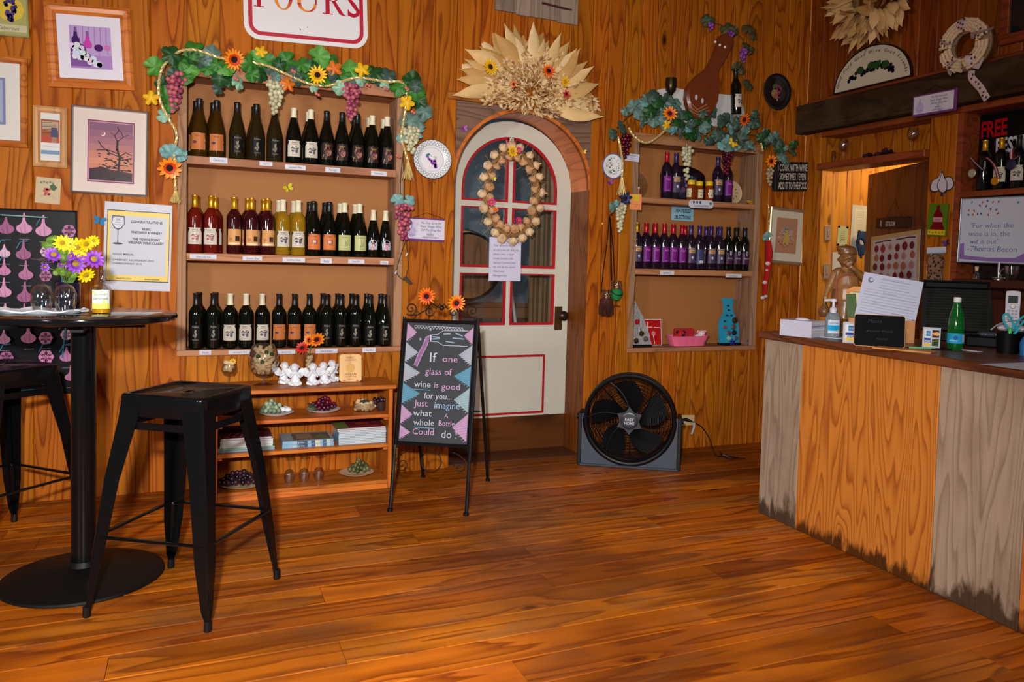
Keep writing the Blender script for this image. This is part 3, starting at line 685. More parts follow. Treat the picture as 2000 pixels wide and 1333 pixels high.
# ================================================================= wine bottles
PROF = dict(
    bordeaux=[(0, .004), (.030, 0), (.0365, .003), (.038, .008), (.038, .186), (.0362, .202), (.029, .217), (.0195, .230), (.0152, .243), (.0142, .262), (.0140, .288), (.0158, .290), (.0158, .298), (.0130, .300), (0, .300)],
    burgundy=[(0, .004), (.034, 0), (.0395, .003), (.041, .008), (.041, .128), (.0390, .150), (.0325, .182), (.0240, .214), (.0180, .240), (.0150, .262), (.0145, .286), (.0160, .289), (.0160, .297), (.013, .300), (0, .300)],
    slim=[(0, .004), (.027, 0), (.0325, .003), (.034, .008), (.034, .186), (.0322, .202), (.0255, .217), (.0180, .230), (.0148, .243), (.0140, .262), (.0138, .288), (.0154, .290), (.0154, .298), (.0126, .300), (0, .300)],
    hock=[(0, .004), (.028, 0), (.0325, .003), (.034, .008), (.034, .105), (.0315, .135), (.025, .172), (.018, .205), (.0140, .235), (.0130, .256), (.0145, .258), (.0145, .266), (.012, .268), (0, .268)])
def foil_prof(k):
    P = PROF[k]; z0 = {'bordeaux': .236, 'slim': .236, 'burgundy': .246, 'hock': .210}[k]; out = []
    for (r0, a), (r1, b) in zip(P, P[1:]):
        if a <= z0 <= b and b > a: out.append((r0+(r1-r0)*(z0-a)/(b-a)+.0007, z0))
        if b > z0 and r1 > 0: out.append((r1+.0007, b+.0004))
    return out+[(0, P[-1][1]+.0006)]
BG = dict(black=mat('black_bottle_glass', (.003, .004, .002), .06, coat=.2), green=mat('olive_brown_glass', (.018, .012, .003), .06, coat=.3), amber=mat('amber_brown_glass', S(70, 44, 6), .06, coat=.4, trans=.35),
          red=mat('red_wine_glass', (.035, .003, .005), .06, coat=.4), rose=mat('rose_wine_glass', S(112, 24, 16), .07, coat=.3, trans=.25), yellow=mat('white_wine_glass', S(214, 172, 40), .05, coat=.3, trans=.7, ior=1.33),
          purple=mat('purple_black_glass', (.014, .006, .016), .06, coat=.3))
FO = dict(black=mat('black_foil', (.008, .008, .009), .35), cream=mat('cream_foil', S(224, 218, 188), .45), gold=GOLD, red=mat('red_foil', S(170, 24, 38), .3, .3), violet=mat('violet_foil', S(64, 44, 104), .3, .3))
GME = {}; 
def glass_me(k, g):
    if (k, g) not in GME: GME[k, g] = MB().lathe(PROF[k], 24).mesh('bottle_glass', BG[g], True, 50)
    return GME[k, g]
def foil_me(k, g):
    if ('f', k, g) not in GME: GME['f', k, g] = MB().lathe(foil_prof(k), 18).mesh('foil', FO[g], True, 50)
    return GME['f', k, g]
def vineyard_drawing(c, ink, pale):
    c.poly([(.22, .52), (.34, .38), (.5, .44), (.62, .36), (.8, .42), (.78, .54), (.6, .5), (.5, .56), (.36, .5)], ink)
    c.disc(.40, .64, .13, pale, asp=.8); c.disc(.38, .66, .09, ink, asp=.6); c.poly([(.54, .5), (.74, .5), (.72, .76), (.56, .78)], tuple(x*.7+.1 for x in ink)); c.line([(.3, .8), (.7, .8)], .02, ink)
    c.disc(.6, .58, .04, pale)
def label_me(kind):
    k = ('l', kind)
    if k in GME: return GME[k]
    R = .0388 if kind in ('cream_b', 'land', 'black', 'land_r', 'cream_r', 'purple', 'slate', 'slate_back', 'shield', 'cream_k') else .0418
    if kind == 'cherry': R = .0348
    if kind in ('purple', 'slate', 'slate_back', 'shield'): R = .0348
    w, h = .074, .085
    if kind in ('black_u', 'dusk', 'silver_u'): w, h = .062, .088
    if kind in ('black',): w, h = .054, .085
    if kind == 'cherry': w, h = .052, .07
    if kind in ('purple', 'slate', 'shield', 'slate_back'): w, h = .066, .10
    c = CV(w, h, bend=R)
    ink = S(40, 36, 44)
    if kind in ('cream_b', 'cream_u', 'cream_r', 'cream_k'):
        bg = S(206, 200, 186); c.rect(0, 0, 1, 1, bg); c.poly([(0, 0), (.3, 0), (.1, .12), (0, .3)], ink); c.poly([(1, 0), (.7, 0), (.9, .12), (1, .3)], ink)
        c.text('REBEC', .5, .17, .12, ink, thin=.01); c.text('VINEYARDS', .5, .27, .07, ink); vineyard_drawing(c, S(150, 80, 90) if kind == 'cream_r' else ink, S(220, 170, 170) if kind == 'cream_r' else S(150, 150, 160))
        c.text('Landmark', .5, .90, .075, S(110, 100, 100))
    elif kind in ('land', 'land_u'):
        c.rect(0, 0, 1, 1, S(188, 112, 62)); c.poly([(0, .45), (.5, .38), (1, .5), (1, 1), (0, 1)], S(150, 110, 120)); c.poly([(0, .8), (.55, .55), (1, .35), (1, 1), (0, 1)], S(206, 186, 170)); c.poly([(.35, 1), (1, .52), (1, .62), (.55, 1)], S(120, 80, 60))
        c.disc(.3, .55, .14, S(90, 60, 80), asp=.7); c.line([(0, .04), (1, .04)], .03, S(90, 54, 40)); c.text('Rebec', .5, .2, .12, S(110, 50, 30), shear=.3)
    elif kind == 'land_r':
        c.rect(0, 0, 1, 1, S(206, 150, 92)); c.poly([(0, 0), (1, 0), (.75, .1), (.3, .3), (0, .4)], S(60, 50, 46)); c.poly([(0, .5), (.4, .25), (1, .12), (1, .5), (.3, .55)], S(226, 160, 92)); c.rect(.55, .42, .86, .74, S(70, 46, 40)); c.rect(.08, .84, .9, .95, S(236, 214, 180)); c.disc(.25, .62, .12, S(190, 120, 80))
    elif kind in ('black', 'black_u', 'silver_u'):
        si = S(150, 146, 130) if kind != 'silver_u' else S(140, 132, 108); c.rect(0, 0, 1, 1, S(22, 22, 22)); c.text('Rebec', .5, .16, .16, si, shear=.2); c.line([(.15, .2), (.85, .22)], .02, si)
        c.poly([(.42, .34), (.6, .3), (.56, .5), (.66, .6), (.5, .82), (.36, .74), (.5, .6), (.4, .5)], tuple(x*.8 for x in si)); c.disc(.38, .66, .12, tuple(x*.45 for x in si)); c.text('RESERVE', .5, .96, .09, si)
    elif kind == 'dusk':
        c.rect(0, 0, 1, 1, S(50, 36, 34)); c.disc(.42, .42, .26, S(150, 92, 76), asp=1.2); c.disc(.6, .6, .22, S(176, 120, 110), asp=1.3, rot=.4); c.poly([(0, 1), (.1, .72), (.6, .5), (.5, .8), (.3, 1)], S(186, 130, 92)); c.text('Rebec', .5, .2, .14, S(190, 160, 90)); c.disc(.62, .42, .09, S(96, 60, 76))
    elif kind == 'orange': c.rect(0, 0, 1, 1, S(206, 118, 66)); c.text('REBEC', .5, .2, .13, S(90, 50, 20)); c.rect(.3, .36, .72, .66, S(120, 80, 90)); c.disc(.5, .5, .1, S(230, 190, 170)); c.line([(.15, .9), (.85, .9)], .03, S(90, 50, 20)); c.poly([(0, 0), (.3, 0), (0, .2)], S(120, 60, 30)); c.poly([(1, 0), (.7, 0), (1, .2)], S(120, 60, 30))
    elif kind == 'green': c.rect(0, 0, 1, 1, S(186, 190, 132)); c.text('REBEC', .5, .2, .13, S(70, 80, 40)); c.poly([(.5, .3), (.75, .34), (.68, .7), (.5, .8), (.3, .7), (.55, .6)], S(120, 130, 90)); c.text('Sweet', .5, .92, .12, S(70, 80, 40), shear=.3)
    elif kind == 'cherry': c.disc(.5, .5, .52, S(176, 190, 206), n=24, asp=1); c.rect(.02, .35, .98, .9, S(176, 190, 206)); c.disc(.6, .5, .24, S(160, 40, 54)); c.disc(.45, .78, .22, S(206, 130, 140)); c.disc(.62, .44, .07, S(90, 14, 30))
    elif kind == 'purple': c.rect(0, 0, 1, 1, S(112, 34, 130)); c.disc(.72, .58, .22, S(206, 20, 70), n=20); c.text('Saga', .48, .26, .2, S(226, 120, 170), shear=.4); c.line([(.15, .3), (.85, .3)], .02, S(226, 120, 170)); c.text('mead', .5, .94, .1, S(220, 160, 200))
    elif kind == 'slate': c.rect(0, 0, 1, 1, S(74, 66, 96)); c.rect(.0, .0, 1, .07, S(150, 140, 130)); c.rect(.12, .1, .88, .34, S(196, 152, 104)); c.poly([(.35, .62), (.5, .52), (.62, .64), (.5, .76)], S(206, 196, 214)); c.line([(.1, .9), (.9, .9)], .06, S(190, 180, 176)); c.text('Saga', .5, .27, .14, S(90, 60, 40))
    elif kind == 'slate_back':
        c.rect(0, 0, 1, 1, S(60, 66, 104))
        for i in range(8): c.line([(.12, .12+.07*i), (.85, .12+.07*i)], .02, S(150, 156, 190))
        c.rect(.35, .75, .8, .92, S(200, 200, 206))
    elif kind == 'shield': c.rect(0, .2, 1, 1, S(64, 36, 70)); c.poly([(.42, .12), (.68, .12), (.68, .34), (.55, .46), (.42, .34)], S(170, 170, 180)); c.text('Arctic', .5, .66, .18, S(196, 176, 200), shear=.4); c.line([(.1, .72), (.9, .68)], .02, S(196, 176, 200))
    me = c.mb.mesh('label', GLOSSP); GME[k] = me; return me
def bottle(kind, g, foil, lab, P, label, group, rz=0., s=1.):
    t = thing('wine_bottle', label, 'bottle', atv(P, rz, s), group)
    link('bottle_glass', glass_me(kind, g), t); link('foil', foil_me(kind, foil), t)
    if lab: link('label', label_me(lab), t, up({'bordeaux': .088, 'slim': .088, 'burgundy': .078, 'hock': .072}[kind]+(.008 if lab in ('purple', 'slate', 'shield') else 0)))
    return t
def rowset(specs, z, yc, place, group, s=.975):
    """specs: (px, depth 0/1, kind, glass, foil, label, description)"""
    items = []
    for px, dep, *r in specs:
        Y = D+.046+.086*dep; items.append([W(px, yc+(px-560)*.03, Y).x, Y, dep, *r])
    lim = (N1[0], N1[1]) if D+0 and specs[0][0] < 900 else (N2[0], N2[1])
    for dep in (0, 1):
        q = sorted([i for i in items if i[2] == dep], key=lambda i: i[0])
        for _ in range(60):
            for a, b in zip(q, q[1:]):
                need = s*(PROF[a[3]][4][0]+PROF[b[3]][4][0])+.0015; gap = b[0]-a[0]
                if gap < need: a[0] -= (need-gap)/2; b[0] += (need-gap)/2
            for a in q: r_ = PROF[a[3]][4][0]*s+.002; a[0] = min(max(a[0], lim[0]+r_), lim[1]-r_)
        for i, (X, Y, _, kind, g, fo, lab, desc) in enumerate(q):
            where = f"{ORD[i]} in {'front' if dep == 0 else 'back'} row, {place}"
            bottle(kind, g, fo, lab, (X, Y, z+.0005), f"{desc}, {where}", group, random.uniform(-.22, .12), s)
b_, u_, h_ = 'bordeaux', 'burgundy', 'hock'
A1 = (u_, 'amber', 'black', 'land_u', 'amber bottle with orange landscape label'); A2 = (u_, 'green', 'black', 'silver_u', 'olive bottle with black silver-inked label')
A3 = (u_, 'black', 'cream', 'cream_u', 'cream-capped dark bottle, pale label'); A4 = (u_, 'black', 'black', 'dusk', 'black-capped bottle with dusky pink label'); A5 = (u_, 'black', 'cream', 'dusk', 'cream-capped bottle with dusky pink label')
rowset([(382, 1, *A1), (390, 0, *A1), (416, 1, *A1), (423, 0, *A1), (463.6, 0, *A2), (497, 1, *A2), (501, 0, *A2), (536.7, 0, *A2), (574, 0, *A3), (603, 1, *A3), (608, 0, *A3),
        (643, 0, *A4), (674, 0, *A4), (699, 1, *A4), (706, 0, *A4), (728.6, 1, *A5), (736.4, 0, *A5), (754, 1, *A5), (766.4, 0, *A5)], Z1A, 215, 'large niche top shelf', 'wine bottles on the top shelf of the large niche')
B1 = (b_, 'rose', 'gold', 'cream_r', 'gold-capped rose wine bottle'); B2 = (b_, 'red', 'gold', 'land_r', 'gold-capped dark red wine bottle'); B3 = (b_, 'yellow', 'cream', 'cream_b', 'cream-capped yellow wine bottle')
B4 = (u_, 'black', 'black', 'orange', 'black-capped bottle with orange label'); B5 = (u_, 'black', 'cream', 'green', 'cream-capped bottle with pale green label'); B6 = (h_, 'black', 'cream', 'cherry', 'small cream-capped bottle with cherry label')
rowset([(379.3, 0, *B1), (385, 1, *B1), (412.8, 0, *B1), (420.7, 1, *B1), (457.8, 0, *B2), (484, 1, *B2), (491.8, 0, *B2), (515, 1, *B2), (523, 0, *B2), (544.8, 1, *B3), (553, 0, *B3), (574, 1, *B3), (583.8, 0, *B3),
        (604.8, 1, *B4), (614, 0, *B4), (634.5, 1, *B4), (643.9, 0, *B4), (664.5, 1, *B5), (672.4, 0, *B5), (694, 1, *B5), (701, 0, *B5), (730, 0, *B6), (753, 0, *B6)], Z1B, 405, 'large niche middle shelf', 'wine bottles on the middle shelf of the large niche')
C1 = (b_, 'black', 'black', 'black', 'black-capped bottle with black silver label'); C2 = (b_, 'black', 'cream', 'cream_k', 'cream-capped dark bottle, grey-white label'); C3 = (b_, 'black', 'black', 'land', 'black-capped bottle with orange landscape label'); C4 = (u_, 'black', 'black', 'black_u', 'sloping black bottle with silver label')
rowset([(383.7, 0, *C1), (388.8, 1, *C1), (417, 0, *C1), (421, 1, *C1), (450, 0, *C2), (480.8, 0, *C2), (512.5, 0, *C2), (545.4, 0, *C3), (575.7, 0, *C3), (604.5, 0, *C3), (631, 1, *C1), (639, 0, *C1), (659.7, 1, *C1), (666.6, 0, *C1),
        (687.3, 1, *C1), (695.3, 0, *C1), (717.2, 1, *C4), (726.4, 0, *C4), (747, 1, *C4), (756, 0, *C4)], Z1C, 575, 'large niche bottom shelf', 'wine bottles on the bottom shelf of the large niche', .95)
E1 = ('slim', 'purple', 'red', 'purple', 'red-capped bottle with purple label'); E2 = ('slim', 'purple', 'violet', 'slate', 'violet-capped bottle with slate label'); E3 = ('slim', 'black', 'black', 'shield', 'black-capped bottle with shield label')
rowset([(1241, 0, 'slim', 'purple', 'gold', 'slate', 'gold-capped bottle with slate label'), (1256.7, 0, *E1), (1271.6, 0, *E1), (1277, 1, *E1), (1292, 0, *E1), (1311.7, 0, *E1), (1331, 0, *E1), (1337, 1, *E1), (1349.6, 0, *E2), (1364, 0, 'slim', 'purple', 'violet', 'slate_back', 'violet-capped bottle turned to its back label'),
        (1378, 1, *E2), (1388, 0, *E2), (1401, 1, *E2), (1407, 0, *E2), (1424.8, 0, *E3), (1436, 1, *E3), (1445, 0, *E3), (1462.5, 0, *E3)], Z2B, 460, 'smaller niche middle shelf', 'purple-labelled bottles in the smaller niche', .975)
for px, kind in ((1302.4, 'purple'), (1320.5, 'slate'), (1402.4, 'slate'), (1422.3, 'purple')):
    P = W(px, 320, D+.046); rd_ = kind == 'purple'
    bottle('slim', 'purple', 'red' if rd_ else 'violet', kind, (P.x, P.y, Z2A+.0005), f"{'red-capped bottle with purple label' if rd_ else 'violet-capped bottle with slate label'} {'beside the painted tray' if px < 1350 else 'right of the honey jars'}, small niche top shelf", 'bottles on the top shelf of the smaller niche', -.1)
# honey jars
HON = mat('honey', S(150, 62, 10), .08, trans=.3, coat=.3); YLID = mat('yellow_lid', S(232, 196, 20), .4)
for i, px in enumerate((1350, 1365.5, 1385)):
    P = W(px, 370, D+.04 if i != 1 else D+.075)
    t = thing('honey_jar', f"honey jar with yellow lid, {['left one with plain side turned front', 'middle one standing further back', 'right one beside the violet-capped bottle'][i]}", 'jar', at(P.x, P.y, Z2A, [-1.2, -.1, 0][i]), 'honey jars in the smaller niche')
    MB().lathe([(0, 0), (.026, 0), (.029, .005), (.029, .085), (.024, .1), (.02, .106), (0, .106)], 20).build('jar_body', HON, t, smooth=True)
    MB().lathe([(.024, .104), (.0245, .105), (.0245, .13), (.022, .133), (0, .133)], 20).build('lid', YLID, t, smooth=True)
    c = CV(.04, .056, bend=.0296); c.rect(0, 0, 1, 1, S(214, 206, 170)); c.text('Honey', .5, .4, .2, S(70, 80, 40), shear=.3); c.line([(.15, .1), (.85, .1)], .06, S(60, 60, 50)); c.disc(.5, .7, .14, S(150, 140, 90)); c.build('label', t, up(.05))

# shelf edge tags
def shelf_tag(px, py, wpx, hpx, text, col=S(206, 208, 222), sh=.35, where='large niche'):
    P = W(px, py, D-.0165); k = (P-EYE).dot(CF_)/FPX; w, h = wpx*k*1.05, hpx*k
    c = CV(w, h); c.rect(0, 0, 1, 1, col); c.text(text, .5, .72, .62, S(30, 30, 60), shear=sh, xs=min(1, .85*w/h/(.42*len(text)))); 
    o = c.mb.build('shelf_label', PRINT, T=WT(P) @ BACKR); tag(o, f"small white shelf tag reading {text} on the {where} shelf edge", 'label', 'name tags on the shelf edges')
for a in ((427, 313, 31, 11, 'Chardonnay'), (519.5, 320, 23, 8, 'Viognier'), (577, 327, 37, 9, 'Landmark White'), (650, 332, 27, 9, 'Pinot Grigio'), (740, 339, 29, 9, 'Gewurztraminer'),
          (397, 501.5, 46, 9, 'Sweet Sofia Rose'), (493, 505, 34, 8, 'Autumn Glow'), (574, 508, 40, 9, 'Landmark Sweet'), (637, 510, 21, 10, 'Riesling'), (696, 511, 30, 8, 'Sweet Briar'), (750.5, 513.5, 15, 7, 'Cherry'),
          (401, 689, 20, 9, 'Merlot'), (468, 688, 38, 8, 'Landmark Red'), (558, 688, 34, 8, 'Cabernet Franc'), (638, 686, 40, 9, 'Cabernet Sauvignon'), (721, 684, 25, 9, 'Pinot Noir')): shelf_tag(*a)
shelf_tag(1303, 533, 31, 8, 'Saga Meades $22', sh=0, where='smaller niche'); shelf_tag(1433, 539, 36, 7, 'Arctic Vineyards $25', sh=0, where='smaller niche')
# ================================================================= pictures and signs on the left wall
def picture(name, label, cat_, TL, TR, BL, fw, fm, draw, d=.022, off=.001, group=None, frame=True, qf=None, pm=None, fname='frame'):
    T, w, h = (qf or qb)(TL, TR, BL, off); t = thing(name, label, cat_, T, group)
    if frame and fw: frame_mb(w, h, fw, d).build(fname, fm, t)
    iw_, ih = w-1.9*fw, h-1.9*fw
    MB().box(-iw_/2, -ih/2, 0, iw_/2, ih/2, d*.35).build('backing', fm if not fw else PAPER, t)
    c = CV(iw_, ih); draw(c); c.build('print', t, up(d*.35+.0004), pm or GLOSSP); return t, w, h
ink = S(34, 30, 40)
def d_wine(c):
    c.rect(0, 0, 1, 1, S(214, 212, 226)); a = (.19, .17, .83, .83); c.rect(*a, S(176, 150, 200)); c.rect(.19, .62, .83, .83, S(160, 128, 186)); c.rect(.19, .60, .5, .80, S(120, 80, 150))
    for i in range(7): c.line([(.22+.09*i, .18), (.21+.09*i, .5)], .012, S(150, 122, 184))
    c.poly([(.26, .26), (.31, .26), (.315, .33), (.345, .37), (.345, .44), (.225, .44), (.225, .37), (.255, .33)], S(56, 20, 90)); c.poly([(.27, .19), (.3, .19), (.31, .27), (.26, .27)], S(110, 80, 140))
    c.poly([(.44, .32), (.49, .32), (.5, .39), (.53, .44), (.52, .51), (.41, .51), (.4, .44), (.43, .39)], S(186, 60, 160)); c.rect(.445, .25, .485, .32, S(120, 90, 150))
    c.disc(.63, .50, .068, S(66, 16, 90), asp=.9); c.line([(.63, .55), (.64, .66)], .01, S(150, 130, 180)); c.disc(.76, .49, .05, S(190, 110, 170)); c.line([(.76, .52), (.77, .60)], .01, S(150, 130, 180))
    rnd = random.Random(5); c.disc(.32, .55, .12, S(86, 50, 110))
    for i in range(44):
        t = rnd.random(); c.disc(.25+.36*t+rnd.uniform(-.04, .04), .55+.22*t+rnd.uniform(-.09, .09)*(1.2-t), .046, S(*[int(x+rnd.uniform(-20, 12)) for x in (206, 206, 226)]), n=9, up=i % 8 == 0)
picture('framed_print', 'orange-wood framed purple print of wine bottles, glasses and garlic, left of the white sign', 'picture', (86, 6), (254, 20), (86, 170), .045, FRAMEW, d_wine, .03)
def d_tree(c):
    c.rect(0, 0, 1, 1, S(206, 192, 184)); c.rect(.19, .13, .84, .88, S(120, 50, 90)); c.rect(.205, .145, .825, .865, S(190, 140, 160)); x0, x1 = .215, .815
    for i, col in enumerate([(122, 84, 110), (136, 90, 112), (150, 98, 112), (166, 108, 110), (184, 118, 104), (196, 128, 100), (190, 120, 92)]): c.rect(x0, .155+.085*i, x1, .155+.085*(i+1)+.001, S(*col), up=i == 0)
    c.rect(x0, .75, x1, .855, S(44, 18, 30)); c.poly([(x0, .72), (.4, .69), (.52, .72), (x1, .75), (x1, .77), (x0, .77)], S(50, 20, 34)); dk = S(40, 14, 28)
    c.line([(.64, .84), (.62, .7), (.635, .58), (.60, .47), (.60, .36)], .03, dk); c.line([(.60, .38), (.56, .30), (.62, .24), (.6, .19)], .012, dk); c.line([(.60, .38), (.68, .31), (.64, .24)], .01, dk); c.line([(.68, .31), (.75, .28)], .007, dk); c.line([(.56, .3), (.5, .27)], .007, dk)
    for a in ([(.61, .55), (.5, .52), (.38, .44), (.34, .38)], [(.61, .52), (.46, .48), (.32, .49)], [(.62, .56), (.72, .5), (.8, .53)], [(.62, .6), (.74, .58), (.8, .56)], [(.63, .66), (.5, .6), (.42, .62)], [(.63, .66), (.75, .66)], [(.63, .7), (.5, .7), (.4, .66)], [(.63, .72), (.76, .72)]): c.line(a, .014, dk)
    rnd = random.Random(3)
    for i in range(46): c.disc(rnd.uniform(.34, .8), rnd.uniform(.52, .75), rnd.uniform(.010, .026), dk, n=6, asp=.5, up=i % 12 == 0)
    c.disc(.40, .29, .035, S(226, 206, 206)); c.disc(.388, .283, .033, S(146, 96, 112))
picture('framed_photograph', 'silver-framed sunset photograph of a bare tree, beside the small wooden frame', 'picture', (139, 204), (291, 219), (143, 377), .012, SILVER, d_tree, .018)
def d_man(c):
    c.rect(0, 0, 1, 1, S(206, 206, 206)); c.rect(.04, .14, .96, .62, S(150, 84, 50)); c.rect(.04, .48, .96, .62, S(170, 70, 50)); c.rect(.1, .18, .9, .36, S(170, 150, 130))
    for i in range(4): c.line([(.06, .22+.07*i), (.6, .2+.07*i)], .03, S(90, 60, 50))
    c.poly([(.55, .3), (.85, .3), (.9, .5), (.52, .5)], S(66, 70, 100)); c.disc(.7, .26, .09, S(170, 120, 100)); c.rect(.58, .5, .82, .62, S(150, 120, 90)); c.rect(.04, .78, .96, .86, S(110, 140, 170)); c.line([(.1, .7), (.9, .7)], .02, S(170, 170, 180))
picture('framed_photograph', 'small light-wood framed photograph of a person in a dark blue shirt', 'picture', (65, 206), (132, 212), (65, 325), .030, LIGHTW, d_man, .02)
def d_blue(c): c.rect(0, 0, 1, 1, S(206, 204, 200)); c.rect(.1, .2, .78, .8, S(112, 126, 156)); c.rect(.14, .23, .74, .77, S(150, 160, 186)); c.rect(.18, .26, .7, .74, S(176, 176, 200)); [c.disc(.5+.14*math.cos(i), .36+.045*i, .06, S(60, 50, 90)) for i in range(8)]
picture('framed_print', 'orange-wood framed print with blue mount, cut off by the image edge', 'picture', (-110, 98), (54, 115), (-110, 279), .030, FRAMEW, d_blue, .03)
def d_cab(c):
    c.rect(0, 0, 1, 1, S(140, 142, 96)); c.rect(.04, .04, .96, .96, S(160, 158, 96)); c.disc(.62, .38, .3, S(206, 180, 60), n=9)
    rnd = random.Random(2)
    for i in range(40): t = rnd.random(); c.disc(.62+rnd.uniform(-.17, .17)*(1-t*.8), .16+.5*t, .045, S(*rnd.choice([(70, 56, 120), (90, 76, 150), (50, 40, 90)])), n=8, up=i % 10 == 0)
    c.rect(.1, .74, .96, .9, S(190, 184, 150)); c.text('Cabernet', .55, .86, .12, S(110, 100, 80), shear=.35)
picture('grape_plaque', 'green painted plaque of blue grapes lettered Cabernet, at the top left corner', 'plaque', (-40, -20), (54, -10), (-40, 66), 0, mat('plaque_edge', S(120, 120, 80), .6), d_cab, .02, frame=False)
def d_tile(c):
    c.rect(0, 0, 1, 1, S(190, 170, 138)); rnd = random.Random(4)
    for i in range(16): c.disc(.46+rnd.uniform(-.12, .12), .42+rnd.uniform(0, .26), .06, S(176, 80, 76), n=8, up=i % 6 == 0)
    c.poly([(.55, .3), (.7, .22), (.86, .36), (.74, .5), (.6, .44)], S(60, 96, 60)); [c.disc(.2+.12*i, .2-.03*(i % 2), .05, S(110, 130, 100)) for i in range(5)]; c.line([(.2, .75), (.5, .62), (.85, .8)], .01, S(130, 120, 90))
picture('grape_tile', 'small cream tile painted with a red grape bunch under the wooden frame', 'tile', (71, 345), (120, 350), (73, 396), 0, mat('tile_edge', S(190, 170, 138), .6), d_tile, .008, frame=False)
def garlic(c, u, v, s, col, long_=False, flowerish=False):
    dk = tuple(x*.6 for x in col)
    if flowerish:
        for i in range(6): a = i*1.05; c.disc(u+.55*s*math.cos(a), v+.42*s*math.sin(a), s*.48, col, n=9, up=i == 0)
        for i in range(6): a = i*1.05+.5; c.line([(u+.2*s*math.cos(a), v+.16*s*math.sin(a)), (u+.9*s*math.cos(a), v+.7*s*math.sin(a))], s*.10, dk, up=i == 0)
        c.disc(u, v, s*.16, dk); return
    c.disc(u, v, s, col, asp=.72, n=12); c.poly([(u-s*.55, v-s*.25), (u-s*.22, v-s*.75), (u-s*.07, v-s*(1.5 if long_ else 1.15)), (u+s*.12, v-s*(1.55 if long_ else 1.2)), (u+s*.2, v-s*.75), (u+s*.55, v-s*.25)], col)
    c.line([(u-s*.5, v-s*.1), (u-s*.3, v+s*.4)], s*.10, dk); c.line([(u+s*.1, v-s*.5), (u+s*.15, v+s*.5)], s*.10, dk)
def d_garlic(c):
    c.rect(0, 0, 1, 1, S(14, 14, 22)); rnd = random.Random(9); k = 0
    for r in range(8):
        for q in range(7):
            u, v = .07+.145*q+rnd.uniform(-.02, .02), .11+.115*r+rnd.uniform(-.015, .015)
            if rnd.random() < .08: continue
            col = S(*rnd.choice([(196, 140, 176), (170, 110, 150), (206, 170, 196), (150, 90, 130), (186, 120, 160)])); garlic(c, u, v, .05*rnd.uniform(.8, 1.15), col, rnd.random() < .4, rnd.random() < .2)
            if rnd.random() < .35: c.line([(u-.05, v-.03), (u-.02, v-.07), (u+.03, v-.075)], .006, S(60, 120, 150))
            c.line([(u-.03, v+.058), (u+.035, v+.058)], .004, S(120, 120, 130), up=False)
    c.line([(.2, .035), (.5, .028), (.8, .035)], .01, S(120, 150, 160)); c.line([(.9, .3), (.93, .6), (.9, .8)], .01, S(40, 110, 150)); c.line([(.1, .97), (.5, .975), (.9, .965)], .008, S(40, 110, 150))
picture('garlic_poster', 'large black poster of purple garlic bulbs behind the round table', 'poster', (-150, 402), (151, 412), (-150, 782), .008, mat('black_poster_frame', S(30, 30, 36), .2), d_garlic, .012)
def d_award(c):
    c.rect(0, 0, 1, 1, S(190, 192, 206)); c.rect(.04, .09, .97, .90, S(24, 30, 46)); c.rect(.05, .10, .96, .89, S(226, 196, 96)); c.rect(.085, .15, .925, .83, S(186, 190, 202)); n_ = S(20, 24, 40)
    c.poly([(.115, .155), (.285, .155), (.3, .24), (.25, .3), (.2, .315), (.15, .3), (.1, .24)], n_); c.poly([(.125, .165), (.275, .165), (.288, .24), (.24, .29), (.2, .3), (.16, .29), (.112, .24)], S(196, 200, 212)); c.line([(.2, .31), (.2, .46)], .012, n_); c.disc(.2, .47, .075, n_, asp=.22)
    c.text('VA', .2, .21, .035, n_); c.text('VIRGINIA', .2, .235, .014, n_); c.text('ASSOCIATION', .2, .26, .012, n_)
    for s_, v, z in (('CONGRATULATIONS', .225, .040), ('REBEC', .305, .036), ('VINEYARDS & WINERY', .345, .038), ('THE TOWN POINT', .425, .040), ('VIRGINIA WINE CLASSIC', .465, .040)): c.text(s_, .62, v, z, n_, thin=.03, xs=.84)
    c.text('GOLD MEDAL', .13, .60, .030, n_, align='LEFT', xs=1.15, thin=.008); c.text('CABERNET SAUVIGNON 2015', .13, .665, .029, n_, align='LEFT', xs=1.1, thin=.008); c.text('CHARDONNAY 2015', .13, .705, .029, n_, align='LEFT', xs=1.1, thin=.008)
    c.text('VAEATS.online', .3, .875, .026, n_, thin=.01); c.text('#wearevawine', .72, .875, .026, n_, thin=.01, shear=.2)
LAMI = mat('laminate_film', S(190, 192, 206), .12, coat=.3)
picture('award_certificate', 'laminated white and yellow award certificate with a drawn wine glass', 'certificate', (205, 393), (337, 402), (208, 566), 0, LAMI, d_award, .003, frame=False)
butterfly(195, 432, 24, (40, 130, 180), 'blue butterfly ornament left of the award certificate', rot=-.2)
# the white sign at the top
T, w, h = qb((470, -170), (714, -133), (470, 74), .006)
sg = thing('metal_sign', 'big white metal sign with red border lettered TOURS, above the garland', 'sign', T)
def rrect(hw, hh, r, n=6): return [(sx*(hw-r)+r*math.cos(a0+PI/2*i/n), sy*(hh-r)+r*math.sin(a0+PI/2*i/n)) for sx, sy, a0 in ((1, 1, 0), (-1, 1, PI/2), (-1, -1, PI), (1, -1, 1.5*PI)) for i in range(n+1)]
WS = mat('sign_white', S(222, 222, 226), .35); RS = mat('sign_red', S(178, 10, 46), .4)
MB().prism(rrect(w/2, h/2, .075), 0, .003).build('sign_plate', WS, sg)
a, b = rrect(w/2-.022, h/2-.022, .058), rrect(w/2-.042, h/2-.042, .040); n = len(a)
MB().add([(x, y, .0034) for x, y in a+b], [(i, (i+1) % n, (i+1) % n+n, i+n) for i in range(n)]).build('red_border', RS, sg)
